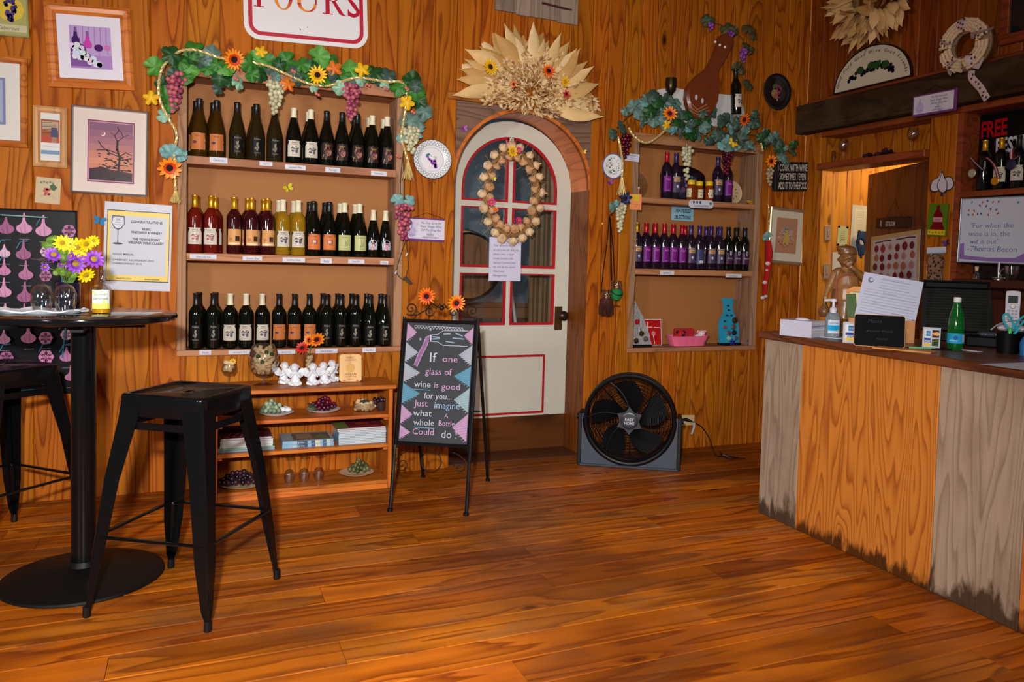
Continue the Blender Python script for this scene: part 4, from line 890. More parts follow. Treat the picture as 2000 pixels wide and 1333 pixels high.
def serif_O(c, x0, x1, y0, y1, col, open_top=False):
    cx, cy, rx, ry_ = (x0+x1)/2, (y0+y1)/2, (x1-x0)/2, (y1-y0)/2; n = 24; P = []
    for i in range(n+1): a = 2*PI*i/n; P.append(((cx+rx*math.cos(a), cy+ry_*math.sin(a)), (cx+rx*.62*math.cos(a), cy+ry_*.90*math.sin(a))))
    for i, (p, q) in enumerate(zip(P, P[1:])): c.poly([p[0], q[0], q[1], p[1]], col(i/n), up=i == 0)
R_ = S(178, 10, 46); y0, y1 = .52, .735                       # the top of the word is out of view
mixc = lambda t: tuple(a+(b-a)*abs(math.sin(PI*t*1.5)) for a, b in zip(S(170, 20, 60), S(230, 140, 40)))
def slab(u0, u1, v): c.rect(u0, v-.008, u1, v, R_)
def done(nm='letter'): global c; c.build(nm, sg, up(.0036)); c = CV(w, h)
c = CV(w, h); c.rect(.105, y0, .135, y1, R_); slab(.08, .16, y1); c.rect(.05, y0, .19, y0+.014, R_); done()
serif_O(c, .235, .385, y0, y1+.004, mixc); done()
P = []
for i in range(17): a = PI*i/16; P.append(((.50-.078*math.cos(a), y1-.07+.072*math.sin(a)), (.50-.052*math.cos(a)+.004, y1-.075+.064*math.sin(a))))
for i, (p, q) in enumerate(zip(P, P[1:])): c.poly([p[0], q[0], q[1], p[1]], mixc(i/16), up=i == 0)
c.rect(.422, y0, .452, y1-.068, mixc(.35)); c.rect(.566, y0, .578, y1-.068, R_); slab(.40, .475, y0+.008); slab(.545, .60, y0+.008); done()
c.rect(.650, y0, .684, y1, R_); slab(.625, .71, y1); slab(.625, .69, y0+.008); serif_O(c, .655, .765, y0, y0+.105, lambda t: R_); c.poly([(.70, .62), (.73, .615), (.80, y1-.012), (.83, y1), (.79, y1), (.765, y1-.008)], R_); done()
c.text('S', .885, y1, .285, R_, thin=.012, xs=.92); c.rect(.835, y1-.06, .845, y1-.004, R_); c.rect(.925, y0+.006, .935, y0+.06, R_); done()
c.disc(.5, .86, .006, ink, n=4); c.disc(.44, .885, .008, S(40, 60, 80), n=3); c.disc(.26, .945, .007, S(90, 90, 90), n=8); c.disc(.63, .945, .007, S(90, 90, 90), n=8)
c.build('paint_chips', sg, up(.0036))
# grey plank sign over the door
T, w, h = qb((967, -60), (1129, -30), (967, 22), .004)
t = thing('plank_sign', 'weathered grey plank sign above the straw fan', 'sign', T)
for i in range(4): MB().bbox(-w/2+w*i/4+.0006, -h/2-.004*(i % 2)-.006*i*.5+.006, 0, -w/2+w*(i+1)/4-.0006, h/2, .014, b=.0015).build('plank', wood('grey_plank', S(150, 132, 116), S(110, 92, 80), 'Y', rings=4, knots=.2, rough=.8), t)
c = CV(w, h); c.poly([(.55, .60), (.92, .66), (.92, .70), (.8, .70), (.55, .66)], S(70, 34, 34)); c.build('painted_mark', t, up(.0146))

# purple-bordered vintage signs (two of them)
def d_vint(c):
    c.rect(0, 0, 1, 1, S(110, 60, 120)); c.rect(.03, .06, .93, .90, S(206, 204, 222)); p = S(110, 84, 150); g = S(70, 64, 84); c.disc(.17, .62, .10, S(186, 176, 214), asp=1.1); c.rect(.15, .2, .19, .5, S(170, 160, 206)); c.rect(.1, .72, .26, .78, S(170, 160, 206))
    for s_, v in (('We Only Serve the', .25), ('Finest Vintage Wine,', .40), ('Did You Bring Any', .55)): c.text(s_, .60, v, .145, g, shear=.35, xs=.80)
    c.text('for', .60, .63, .08, g); c.text('REBEC', .60, .74, .12, g); c.text('VINEYARDS ?', .60, .865, .12, g)
VM = mat('purple_board_edge', S(80, 36, 96), .5)
t, w, h = picture('slogan_plaque', 'purple-edged white slogan plaque beside the arched door casing', 'sign', (790, 424), (875, 429), (790, 470), 0, VM, d_vint, .010, frame=False)
MB().tube([(-w*.3, h/2, .004), (0, h*.5+.03, .002), (w*.42, h/2, .004)], .0012, 4).build('hanging_wire', IRON, t)

# ================================================================= bistro table and stools
tb = thing('bistro_table', 'round black pedestal bistro table at the left edge', 'table', at(-.35, 3.32, 0)); TZ = .978
MB().lathe([(0, 0), (.262, 0), (.270, .006), (.268, .014), (.22, .026), (.12, .040), (.05, .052), (.043, .07), (0, .07)], 56).build('base', BLKM, tb, smooth=True)
MB().lathe([(.041, .05), (.041, .93), (0, .93)], 28).build('pole', BLK, tb, smooth=True)
mb = MB(); mb.box(-.20, -.02, .925, .20, .02, TZ-.026); mb.box(-.02, -.20, .925, .02, .20, TZ-.026); mb.build('spider', BLKM, tb)
MB().lathe([(0, TZ-.026), (.300, TZ-.026), (.308, TZ-.022), (.310, TZ-.012), (.309, TZ-.004), (.303, TZ), (0, TZ)], 64).build('tabletop', mat('black_laminate', (.004, .004, .005), .10, coat=.3, spec=.35), tb, smooth=True)

def sup(hw, n=4, p=.16):            # rounded square outline
    P = []
    for sx, sy, a0 in ((1, 1, 0), (-1, 1, PI/2), (-1, -1, PI), (1, -1, 1.5*PI)):
        for i in range(n+1): a = a0+PI/2*i/n; P.append((sx*(hw-hw*p)+hw*p*math.cos(a), sy*(hw-hw*p)+hw*p*math.sin(a)))
    return P
def stool(x, y, rz, label, hz=.735, spread=.228):
    t = thing('metal_bar_stool', label, 'stool', at(x, y, 0, rz)); n = 20
    rings = []
    for hw, z in ((.150, hz-.075), (.156, hz-.012), (.154, hz-.004), (.148, hz), (.138, hz-.0015), (.134, hz-.006)): rings.append([(px, py, z) for px, py in sup(hw)])
    hole = [(.022*math.cos(2*PI*i/n+PI/4*0), .010*math.sin(2*PI*i/n), hz-.008) for i in range(n)]
    # seat hole outline expressed on the same number of points, starting direction matched
    hole = []
    for px, py in sup(.134): a = math.atan2(py, px); hole.append((.030*math.cos(a), .013*math.sin(a), hz-.008))
    rings.append(hole); rings.append([(a*.96, b*.96, hz-.02) for a, b, _ in hole])
    v = [p for r in rings for p in r]; f = []
    for r in range(len(rings)-1):
        for i in range(n): a = r*n+i; b = r*n+(i+1) % n; f.append((a, b, b+n, a+n))
    MB().add(v, f).build('seat', BLK, t, smooth=True, ang=50)
    for q in range(4):
        a0 = PI/4+q*PI/2; sx, sy = (1, -1)[q in (1, 2)], (1, -1)[q in (2, 3)]
        mb = MB(); v = []; f = []
        K = [(hz-.02, .150, .080, .014), (hz-.08, .156, .074, .014), (.45, .156+(spread-.156)*.42, .058, .012), (.20, .156+(spread-.156)*.78, .046, .012), (.06, spread-.006, .026, .012), (.035, spread-.004, .016, .010), (0, spread, .014, .010)]
        for z, c_, w_, th in K:       # angle section: outer corner + flanges folded inward with a rib
            P = [(c_, c_-w_), (c_, c_-.006), (c_-.006, c_), (c_-w_, c_), (c_-w_, c_-.004), (c_-.009, c_-.005), (c_-.016, c_-.016), (c_-.005, c_-.009), (c_-.004, c_-w_)]
            v += [(sx*px, sy*py, z) for px, py in P]
        m_ = len(P)
        for r in range(len(K)-1):
            for i in range(m_): a = r*m_+i; b = r*m_+(i+1) % m_; f.append((a, b, b+m_, a+m_))
        f += [tuple(range(m_)), tuple(range(len(v)-m_, len(v)))]
        lg = mb.add(v, f).build('leg', BLK, t, smooth=True, ang=35)
        MB().lathe([(0, 0), (.012, 0), (.013, .004), (.012, .035), (0, .035)], 10, c=(sx*(spread-.009), sy*(spread-.009), 0)).build('foot_cap', BLKP, lg)
        # rib pressed in the leg
        MB().limb((sx*(spread-.013), sy*(spread-.013), .09), (sx*(spread-.035), sy*(spread-.035), .26), .006, .010, 8).build('pressed_rib', BLK, lg, smooth=True)
    c_ = .156+(spread-.156)*.70-.006
    for z, s_ in ((.265, 1),):
        for (xa, ya), (xb, yb_) in (((-1, -1), (1, -1)), ((1, -1), (1, 1)), ((1, 1), (-1, 1)), ((-1, 1), (-1, -1))):
            a = Vector((xa*c_, ya*c_, z)); b = Vector((xb*c_, yb_*c_, z)); MB().tube([a, a.lerp(b, .12), a.lerp(b, .88), b], [.005, .011, .011, .005], 8, flat=.45).build('stretcher', BLK, t, smooth=True)
    for (xa, ya), (xb, yb_) in (((-1, -1), (1, -1)), ((1, -1), (1, 1)), ((1, 1), (-1, 1)), ((-1, 1), (-1, -1))):
        a = Vector((xa*.148, ya*.148, hz-.105)); b = Vector((xb*.148, yb_*.148, hz-.105)); MB().box(min(a.x, b.x)-.002, min(a.y, b.y)-.002, hz-.118, max(a.x, b.x)+.002, max(a.y, b.y)+.002, hz-.094).build('seat_brace', BLK, t)
    return t
stool(0.0, 3.02, math.radians(56), 'black metal bar stool with square seat in front of the low bookcase')
stool(-.70, 3.80, math.radians(45), 'black metal bar stool partly hidden behind the bistro table')

# things on the bistro table
def tp(px, py): return FL(px, py, TZ)
P = tp(95, 603)
t = thing('paper_tray', 'white crumpled paper mat on the bistro table', 'tray', at(P.x, 3.33, TZ, .1))
mb = MB(); v = []; n = 40
rr = [random.uniform(.93, 1.05) for _ in range(n)]
for k_, z in ((1.0, .008), (.96, .013), (.80, .004)): v += [(.155*k_*rr[i]*math.cos(2*PI*i/n), .105*k_*rr[i]*math.sin(2*PI*i/n), z+.004*math.sin(i*1.3)*(k_ > .9)) for i in range(n)]
v += [(.15*rr[i]*.9*math.cos(2*PI*i/n), .1*rr[i]*.9*math.sin(2*PI*i/n), .0005) for i in range(n)]
f = [(a+i, a+(i+1) % n, b+(i+1) % n, b+i) for a, b in ((0, n), (n, 2*n)) for i in range(n)]+[tuple(range(2*n, 3*n)), tuple(range(3*n, 4*n))]+[(3*n+i, 3*n+(i+1) % n, (i+1) % n, i) for i in range(n)]
mb.add(v, f).build('mat_sheet', mat('white_plastic_mat', S(206, 212, 222), .4), t, smooth=True)
def stem_glass(h=.20, r=.036, up_=True, foot=.034):
    th = .0016; bowl = [(.004, h*.48), (r*.7, h*.54), (r, h*.68), (r*.98, h*.85), (r*.80, h)]
    out = [(0, 0), (foot, 0), (foot, .003), (.006, .009), (.0035, .02), (.0035, h*.46)]+bowl; inn = [(a-th, z+ (0 if i else th)) for i, (a, z) in enumerate(bowl)][::-1]; inn[-1] = (0, h*.50)
    return MB().lathe(out+inn, 24)
SGM = stem_glass(.185, .036).mesh('glass_bowl', GLASS, True, 60)
def upside_glass(px, py, label, group, P=None, s=1.):
    P = P or tp(px, py); t = thing('wine_glass', label, 'glass', WT(P) @ Matrix.Translation((0, 0, .185*s)) @ Matrix.Rotation(PI, 4, 'X') @ Matrix.Scale(s, 4), group); link('glass_bowl', SGM, t); return t
def base_at(px, Y, z): p = W(px, 600, Y); return Vector((p.x, Y, z))
upside_glass(0, 0, 'upturned wine glass on the white mat, in front of the flower vase', 'upturned glasses on the bistro table', base_at(128, 3.27, TZ+.013), .98)
upside_glass(0, 0, 'upturned wine glass on the white mat, nearer the garlic poster bulbs at the table edge', 'upturned glasses on the bistro table', base_at(82, 3.27, TZ+.013), .98)
# vase with bouquet
vz = base_at(133, 3.42, TZ); t = thing('flower_vase', 'dark vase holding yellow and purple daisies on the bistro table', 'vase', atv(vz))
MB().lathe([(0, 0), (.036, 0), (.040, .01), (.040, .10), (.036, .105), (.034, .10), (.034, .02), (0, .02)], 20).build('vase_body', mat('dark_blue_vase', S(24, 20, 44), .1, coat=.5), t, smooth=True)
mb = MB()
fls = [(122, 475, 'y', 17), (150, 483, 'y', 20), (134, 478, 'y', 15), (168, 477, 'y', 16), (105, 498, 'pu', 17), (147, 515, 'pu', 21), (183, 507, 'pu', 20), (162, 500, 'y', 9), (168, 537, 'y', 17), (184, 470, 'y', 12), (88, 522, 'pu', 9), (140, 500, 'pu', 10), (120, 516, 'pu', 8)]
for px, py, *_ in fls: q = W(px, py, 3.38)-vz; mb.tube(catmull([(0, 0, .08), (q.x*.4, q.y*.4, .14), (q.x, q.y+.01, q.z)], 4), .0016, 5)
mb.build('stem', mat('green_stem', S(80, 120, 40), .6), t)
fn = lambda x, y: W(x, y, 3.36+random.uniform(-.02, .03))
for px, py, cc, r in fls: flower(t, 'yy' if cc == 'y' else cc, px, py, r, cen=FCY, n=12, fn=fn, name='daisy', tilt=.6, w=.19)
LFB = lm('bouquet_leaf', S(96, 130, 40)); me_ = leaf_me('leaf', LFB, 'plain')
for px, py in ((96, 480), (85, 478), (122, 505), (118, 525), (128, 535), (112, 530), (135, 490), (100, 467), (145, 535), (117, 490), (130, 510)):
    kid(t, 'leaf', me_, WT(fn(px, py)+Vector((0, .02, 0))) @ BACKR @ Matrix.Rotation(random.uniform(0, 6), 4, 'Z') @ Matrix.Rotation(random.uniform(-.8, .8), 4, 'X') @ Matrix.Scale(.04, 4))
# lemon drink bottle
P = base_at(198, 3.30, TZ); t = thing('lemon_drink_bottle', 'clear bottle with yellow liquid and lemon label on the bistro table', 'bottle', atv(P))
MB().lathe([(0, 0), (.031, 0), (.033, .004), (.033, .088), (.028, .098), (.013, .104), (.011, .15), (.012, .152), (.012, .158), (.009, .158), (.009, .105), (.029, .084), (.029, .004), (0, .004)], 24).build('bottle_glass', GLASS, t, smooth=True)
MB().lathe([(0, .003), (.0305, .003), (.0310, .033), (0, .033)], 24).build('liquid', mat('lemon_liquid', S(226, 160, 10), .1, trans=.3), t, smooth=True)
c = CV(.064, .068, bend=.0336); c.rect(0, 0, 1, 1, S(206, 214, 206)); c.rect(0, .72, 1, 1, S(214, 206, 96)); c.text('GOURMET', .5, .3, .14, S(90, 100, 80)); c.text('Lemonade', .5, .52, .23, S(30, 40, 40), shear=.3, xs=.75); c.disc(.15, .15, .1, S(214, 214, 120)); c.disc(.7, .64, .1, S(206, 206, 110)); c.line([(.1, .86), (.9, .86)], .02, S(240, 236, 190)); c.build('label', t, up(.052))

# ================================================================= low bookcase
BX0, BX1, BY0, BY1 = .108, .972, 4.10, 4.39
bc = thing('bookcase', 'low open orange pine bookcase under the large wine niche', 'bookcase', at((BX0+BX1)/2, (BY0+BY1)/2, 0)); cxb, cyb = (BX0+BX1)/2, (BY0+BY1)/2
def BC(mb, nm, m=CASEW): return mb.build(nm, m, bc, T=Matrix.Translation((-cxb, -cyb, 0)))
CASEZ = wood('orange_pine_upright', S(196, 106, 32), S(150, 68, 14), 'Z', rings=4, rough=.4, knots=0)
BZ = (.545, .392, .236, .047)
for x in (BX0, BX1-.02): BC(MB().bbox(x, BY0+.004, 0, x+.02, BY1, BZ[0]-.022, b=.002), 'side_panel', CASEZ)
BC(MB().bbox(BX0-.02, BY0-.012, BZ[0]-.0215, BX1+.016, BY1, BZ[0], b=.004), 'top')
for z in BZ[1:]: BC(MB().bbox(BX0+.0205, BY0, z-.018, BX1-.0205, BY1-.002, z, b=.002), 'shelf')
BC(MB().box(BX0+.0205, BY0+.01, 0, BX1-.0205, BY0+.025, BZ[3]-.0185), 'plinth')
for z in BZ[1:3]:
    for x in (BX0+.0205, BX1-.0405): BC(MB().box(x, BY0+.02, z-.034, x+.02, BY1-.01, z-.0185), 'shelf_cleat')
def shelfpt(px, Y, z): p = W(px, 760, Y); return Vector((p.x, Y, z))
def top(px, Y): p = W(px, 700, Y); return Vector((p.x, Y, BZ[0]))
# glass goblet with corks and flower
GC2 = stem_glass(.118, .037, foot=.03)
def corks(root, n, fn, seed=1, r=.0105, L=.038, name='cork'):
    me = MB().lathe([(0, -L/2), (r*.95, -L/2), (r, -L/2+.002), (r, L/2-.002), (r*.95, L/2), (0, L/2)], 10).mesh('cork', CORKM, True, 50); rnd = random.Random(seed)
    for i in range(n): link(name, me, root, Matrix.Translation(fn(i, rnd)) @ Matrix.Rotation(rnd.uniform(0, 6), 4, 'Z') @ Matrix.Rotation(rnd.uniform(.3, 2.6), 4, 'X'))
P = top(447, 4.24); t = thing('glass_goblet', 'small glass goblet of corks with a yellow flower, on the bookcase top', 'glass', atv(P)); GC2.build('glass_bowl', GLASS, t, smooth=True)
corks(t, 7, lambda i, r: Vector((r.uniform(-.018, .018), r.uniform(-.018, .018), .085+.006*i)), 3, .010, .03); flower(t, 'y', 0, 0, .016, cen=FCY, n=9, T=atv(P+Vector((.018, -.02, .125))) @ Matrix.Rotation(1.3, 4, 'X'), name='flower', w=.22)
# brandy snifter with corks
P = top(515, 4.25); t = thing('brandy_snifter', 'large glass snifter full of wine corks on the bookcase top', 'glass vase', atv(P)); th = .002
bowl = [(.006, .042), (.040, .052), (.066, .080), (.076, .115), (.073, .150), (.060, .185), (.051, .205)]
MB().lathe([(0, 0), (.050, 0), (.050, .003), (.012, .010), (.007, .02), (.007, .036)]+bowl+[(a-th, z) for a, z in bowl[::-1][:-1]]+[(0, .046)], 36).build('glass_bowl', GLASS, t, smooth=True)
def snf(i, r):
    z = .068+.115*(i/58); R_ = .048*math.sin(min(PI, PI*(z-.03)/.19))**.5; a = r.uniform(0, 6.28); q = R_*math.sqrt(r.random()); return Vector((q*math.cos(a), q*math.sin(a), z))
corks(t, 58, snf, 7, .0105, .036)
for x, z in ((-.03, .15), (.01, .17), (.035, .16), (-.01, .12)): link('leaf', LEAF['d'], t, Matrix.Translation((x, -.045, z)) @ BACKR @ Matrix.Scale(.022, 4))
# small vase with corks and orange flowers
P = top(603, 4.34); t = thing('glass_flower_vase', 'slim glass vase with corks, orange and red flowers behind the cherubs', 'vase', atv(P))
MB().lathe([(0, 0), (.022, 0), (.026, .02), (.030, .14), (.028, .14), (.024, .02), (0, .008)], 20).build('glass_body', GLASS, t, smooth=True); corks(t, 12, lambda i, r: Vector((r.uniform(-.008, .008), r.uniform(-.008, .008), .025+.009*i)), 2, .0095, .03)
for px, py, cc, r in ((618, 663, 'oy', 17), (604, 665, 'oy', 12), (590, 680, 'r', 13)): flower(t, cc, px, py, r, fn=lambda x, y: W(x, y, 4.30), n=12, name='flower', tilt=.5, w=.2)
MB().tube([(0, 0, .1), (.005, -.01, .17), (.02, -.02, .2)], .002, 5).build('stem', mat('green_stem'), t)
# white cherubs
def cherub_mb(k):
    rnd = random.Random(k); mb = MB(); lx = .012*(-1)**k
    mb.limb((0, 0, .02), (lx*.3, 0, .055), .024, .018, 12); mb.ball((lx*.5, -.004, .087), .0195, 12, 9); mb.ball((lx*.5, .004, .093), .0195, 12, 8)
    mb.ball((lx*.5, -.022, .084), .0035, 6, 5)
    for s in (-1, 1):
        mb.ball((s*.03+lx*.3, .012, .062), .02, 10, 7, (1.0, .25, 1.25), T=Matrix.Rotation(s*.5, 4, 'Y')); mb.ball((s*.045+lx*.3, .014, .074), .013, 8, 6, (1.0, .25, 1.3), T=Matrix.Rotation(s*.9, 4, 'Y'))
        mb.limb((s*.017, -.004, .06), (s*.024, -.022, .045), .008, .006); mb.limb((s*.024, -.022, .045), (s*.006, -.03, .055+.008*(k % 3)), .0065, .005)
        mb.limb((s*.012, -.004, .018), (s*.026, -.03, .014), .011, .009); mb.limb((s*.026, -.03, .012), (s*.010, -.042, .007), .009, .0065)
        for a in (0, 1, 2): mb.ball((lx*.5+s*(.008+.005*a), -.008+.006*a, .102-.005*a), .007, 6, 5)
    mb.box(-.024, -.02, 0, .024, .02, .012)
    return mb
def remesh(o, vox=.0022, smooth=4):
    r = o.modifiers.new('remesh', 'REMESH'); r.mode = 'VOXEL'; r.voxel_size = vox; r.use_smooth_shade = True
    s_ = o.modifiers.new('smooth', 'SMOOTH'); s_.iterations = smooth; s_.factor = .5
    return o
CER = mat('white_glazed_ceramic', S(222, 226, 234), .2, coat=.3)
for i, (px, Y, rz, d_) in enumerate(((554, 4.27, .3, 'at the near left end by the snifter'), (578, 4.20, -.2, 'second from the snifter, set forward'), (609, 4.20, .1, 'in front of the orange flower vase'), (634, 4.23, -.1, 'fourth from the snifter, looking down'), (647, 4.29, .5, 'last of the row, leaning back'))):
    t = thing('cherub_figurine', f'white ceramic cherub {d_}', 'figurine', atv(top(px, Y), rz, 1.0), 'white cherubs on the bookcase top'); remesh(cherub_mb(i).build('body', CER, t))
# wooden plaque
T, w, h = quad((663, 684), (706, 684), (669, 738), lambda x, y: W(x, y, 4.27), (0, -.97, .2))
P = T.translation; t = thing('wooden_plaque', 'pale wooden plaque with burnt lettering standing on the bookcase top', 'plaque', T @ Matrix.Translation((0, BZ[0]+.002+h/2*.98-T.translation.z, 0)))
MB().prism(rrect(w/2, h/2, .014), -.009, 0).build('board', wood('plaque_wood', S(232, 190, 128), S(206, 156, 92), 'Y', rings=3, knots=0), t)
c = CV(w, h); br = S(150, 92, 34)
for s_, v, z in (('REBEC', .16, .1), ('VINEYARDS', .24, .08), ('ON THE VINE', .84, .07), ('VIRGINIA', .93, .06)): c.text(s_, .5, v, z, br, thin=.005)
c.disc(.5, .5, .2, S(214, 166, 100), n=18); [c.line([(.24+.08*i, .76), (.28+.08*i, .70)], .03, br, up=False) for i in range(7)]; c.build('burnt_lettering', t, up(.0004), MATTEP)
MB().box(-w*.35, -h/2-.002, -.03, -w*.25, -h/2+.008, .008).box(w*.25, -h/2-.002, -.03, w*.35, -h/2+.008, .008).build('easel_foot', CASEZ, t)

def plate(px, Y, z, r, label, gr, T2=None, mats=WHITE, extra=None, n=48, gh=.10, gw=.10, seed=1, dx=0):
    P = shelfpt(px, Y, z); t = thing('grape_plate', label, 'plate', atv(P), 'plates of grapes in the bookcase')
    MB().lathe([(0, 0), (r*.5, 0), (r*.6, .002), (r*.95, .015), (r, .018), (r*.96, .019), (r*.6, .006), (0, .005)], 32).build('dish', mats, t, smooth=True)
    g = thing('grape_bunch', label.replace('plate', 'bunch on the plate'), 'grapes', atv(P), 'grape bunches on the plates')
    rnd = random.Random(seed); pts = []; rr = .0125
    for _ in range(n*90):
        if len(pts) >= n: break
        a = rnd.uniform(0, 6.28); q = math.sqrt(rnd.random()); p = Vector((dx+gw*.5*q*math.cos(a), gh*.32*q*math.sin(a), .019+rr*.6+rnd.random()*.062*(1-q*.85)))
        if all((p-o).length > rr*1.5 for o in pts): pts.append(p)
    for p in pts: MB().ball(p, rr*rnd.uniform(.85, 1.05), 9, 6, (1, 1, 1.1)).build('grape', gr[rnd.randrange(len(gr))], g, smooth=True)
    MB().tube([(dx-.01, 0, .03), (dx-.045, -.01, .05), (dx-.06, -.02, .045)], .002, 5).build('stem', mat('dry_stem', S(110, 90, 50), .7), g)
    if extra: extra(g)
    return t
plate(541, 4.22, BZ[1]+.0005, .085, 'plate of pale green grapes on the upper bookcase shelf', G_GREEN, n=44, gw=.10, dx=-.022, seed=3)
for i, (dx, dz) in enumerate(((.028, .0), (.052, -.012), (.045, .02))): P = shelfpt(541, 4.22, BZ[1]); remesh(tag(MB().ball((0, 0, 0), .017, 12, 8, (1.1, .9, .75)).build('white_soap', CER, T=atv(P+Vector((dx, -.01+dz, .031)))), f"white round ornament beside the pale green grapes, {['middle', 'outer', 'rear'][i]} one", 'ornament', 'white ornaments on the grape plate'), .003, 2)
plate(632, 4.24, BZ[1]+.0005, .085, 'plate of dark red grapes on the upper bookcase shelf', G_RED, n=52, gw=.13, seed=5, extra=lambda g: [link('leaf', LEAF['k'], g, Matrix.Translation((-.055, -.02, .04)) @ Matrix.Rotation(.6, 4, 'Y') @ Matrix.Scale(.06, 4)), link('leaf', LEAF['v'], g, Matrix.Translation((-.06, -.03, .025)) @ Matrix.Rotation(1.2, 4, 'X') @ Matrix.Scale(.05, 4))])
plate(475, 4.20, BZ[3]+.0005, .105, 'plate of black grapes on the bottom bookcase shelf', G_BLACK, n=60, gw=.19, gh=.16, seed=8, dx=-.02, mats=mat('cream_plate', S(214, 190, 160), .3))
plate(699, 4.24, BZ[3]+.0005, .09, 'plate of olive green grapes on the bottom bookcase shelf', G_OLIVE, n=38, gw=.10, gh=.12, seed=9, dx=.012, mats=mat('cream_plate'))
# cork bowl + dark mug
P = shelfpt(712, 4.22, BZ[1]); t = thing('glass_cork_dish', 'low glass dish of corks on the upper bookcase shelf', 'bowl', atv(P))
MB().lathe([(0, 0), (.045, 0), (.058, .02), (.060, .048), (.057, .048), (.055, .02), (.043, .004), (0, .004)], 28).build('glass_body', GLASS, t, smooth=True)
corks(t, 16, lambda i, r: Vector((-.036+.0145*(i % 6)+r.uniform(-.004, .004), -.02+.02*(i//6), .020+.010*(i//6))), 4, .0105, .036); link('leaf', LEAF['k'], t, Matrix.Translation((0, -.01, .056)) @ Matrix.Scale(.05, 4))
P = shelfpt(745, 4.20, BZ[1]); t = thing('dark_mug', 'dark brown cup with black grapes on the upper bookcase shelf', 'cup', atv(P))
MB().lathe([(0, 0), (.018, 0), (.024, .02), (.025, .05), (.022, .05), (.020, .01), (0, .006)], 18).build('cup_body', mat('brown_cup', S(56, 40, 38), .25), t, smooth=True)
for k_, (x, y, z) in enumerate(((-.02, -.01, .056), (0, -.012, .06), (.015, -.006, .058), (-.03, -.005, .050), (-.035, .0, .062), (.0, .006, .066), (-.012, .006, .06))): MB().ball((x, y, z), .0115, 9, 6).build('grape', G_BLACK[k_ % 2], t, smooth=True)
# upturned glasses on the bottom shelf
for px, d_ in ((567, 'nearest the black grapes'), (596, 'in the middle of the three'), (625, 'nearest the olive grapes')): upside_glass(0, 0, f'upturned wine glass on the bottom bookcase shelf, {d_}', 'upturned glasses in the bookcase', shelfpt(px, 4.2, BZ[3]+.0005), .72)
# books
PG = mat('page_block', S(206, 210, 214), .7, bump=.3, bscale=200)
def book(cx, Y, z, w, d, th, col, label, rz, group, cover=None, spine=None):
    t = thing('magazine' if th < .012 else 'book', label, 'book', at(cx, Y, z, rz), group); m_ = mat('cover_%d_%d_%d' % col, S(*col), .35, coat=.2)
    MB().box(-w/2, -d/2, 0, w/2, d/2, .0009).box(-w/2, -d/2, th-.0009, w/2, d/2, th).box(-w/2, -d/2, .0009, -w/2+.0012, d/2, th-.0009).build('cover', m_, t)
    MB().box(-w/2+.0013, -d/2+(.0004 if spine else .001), .001, w/2-.002, d/2-.002, th-.001).build('pages', mat('spine_%d_%d_%d' % spine, S(*spine), .5) if spine else PG, t)
    if cover: c = CV(w, d); cover(c); c.build('cover_print', t, up(th+.0003))
    return t
def stack(px, Y, z, specs, group, desc):
    cx = shelfpt(px, Y, z).x
    for i, (w, th, col, dx, sp, txt, cov) in enumerate(specs):
        pos = 'topmost' if i == len(specs)-1 else ('bottom' if i == 0 else ORD[i]+' from the bottom')
        book(cx+dx, Y, z+.0003, w, .19, th-.0004, col, f'{txt}, {pos} in the {desc}', random.uniform(-.015, .015), group, cov, sp); z += th
def cov_red(c): c.rect(0, 0, 1, 1, S(96, 40, 50)); [c.line([(.3+.14*i, .1), (.1+.14*i, .9)], .04, S(150, 90, 90)) for i in range(5)]
def cov_gr(c): c.rect(0, 0, 1, 1, S(120, 34, 40)); c.rect(0, 0, .25, 1, S(110, 130, 60)); c.disc(.6, .4, .14, S(170, 60, 60)); c.rect(.3, .7, .9, .9, S(150, 50, 60))
def cov_pic(c): c.rect(0, 0, 1, 1, S(150, 158, 166)); c.rect(.22, .1, .95, .9, S(112, 92, 80)); c.rect(.3, .2, .6, .8, S(150, 120, 96)); c.poly([(.6, .8), (.8, .3), (.93, .8)], S(110, 120, 80))
stack(479, 4.235, BZ[2], [(.27, .010, (70, 110, 150), .0, (130, 150, 170), 'blue-green magazine', None), (.265, .010, (110, 150, 120), .004, (120, 170, 140), 'green magazine', None)]+[(.245, .0095, (196, 200, 196), .004, None, 'white-edged booklet', None)]*4+[(.235, .011, (90, 40, 60), .004, (196, 190, 196), 'maroon-covered booklet', cov_red)], 'booklets in the left stack of the bookcase', 'left bookcase stack')
stack(600, 4.235, BZ[2], [(.255, .018, (120, 160, 186), 0, (134, 170, 196), 'blue striped book', None), (.25, .018, (120, 160, 186), -.002, (134, 170, 196), 'blue striped book with picture cover', cov_pic)], 'books in the middle stack of the bookcase', 'middle bookcase stack')
for i in range(2):      # coloured bands on the two spines
    cx = shelfpt(600, 4.235, .3).x; c = CV(.25, .016); 
    for u, w_, col in ((0, .1, (120, 170, 200)), (.28, .2, (60, 80, 100)), (.55, .08, (70, 90, 130)), (.63, .1, (196, 200, 170)), (.78, .07, (80, 96, 140)), (.86, .06, (180, 200, 190))): c.rect(u, .02, u+w_, .98, S(*col), up=u == 0)
    c.text('Wine & Vine', .3, .75, .7, S(210, 220, 226), shear=.3); o = c.mb.build('spine_print', PRINT, bpy.data.objects[[o.name for o in bpy.data.objects if o.get('category') == 'book' and o.get('group', '').startswith('books in the middle')][i]], T=Matrix.Translation((0, -.0956, .0088)) @ BACKR)
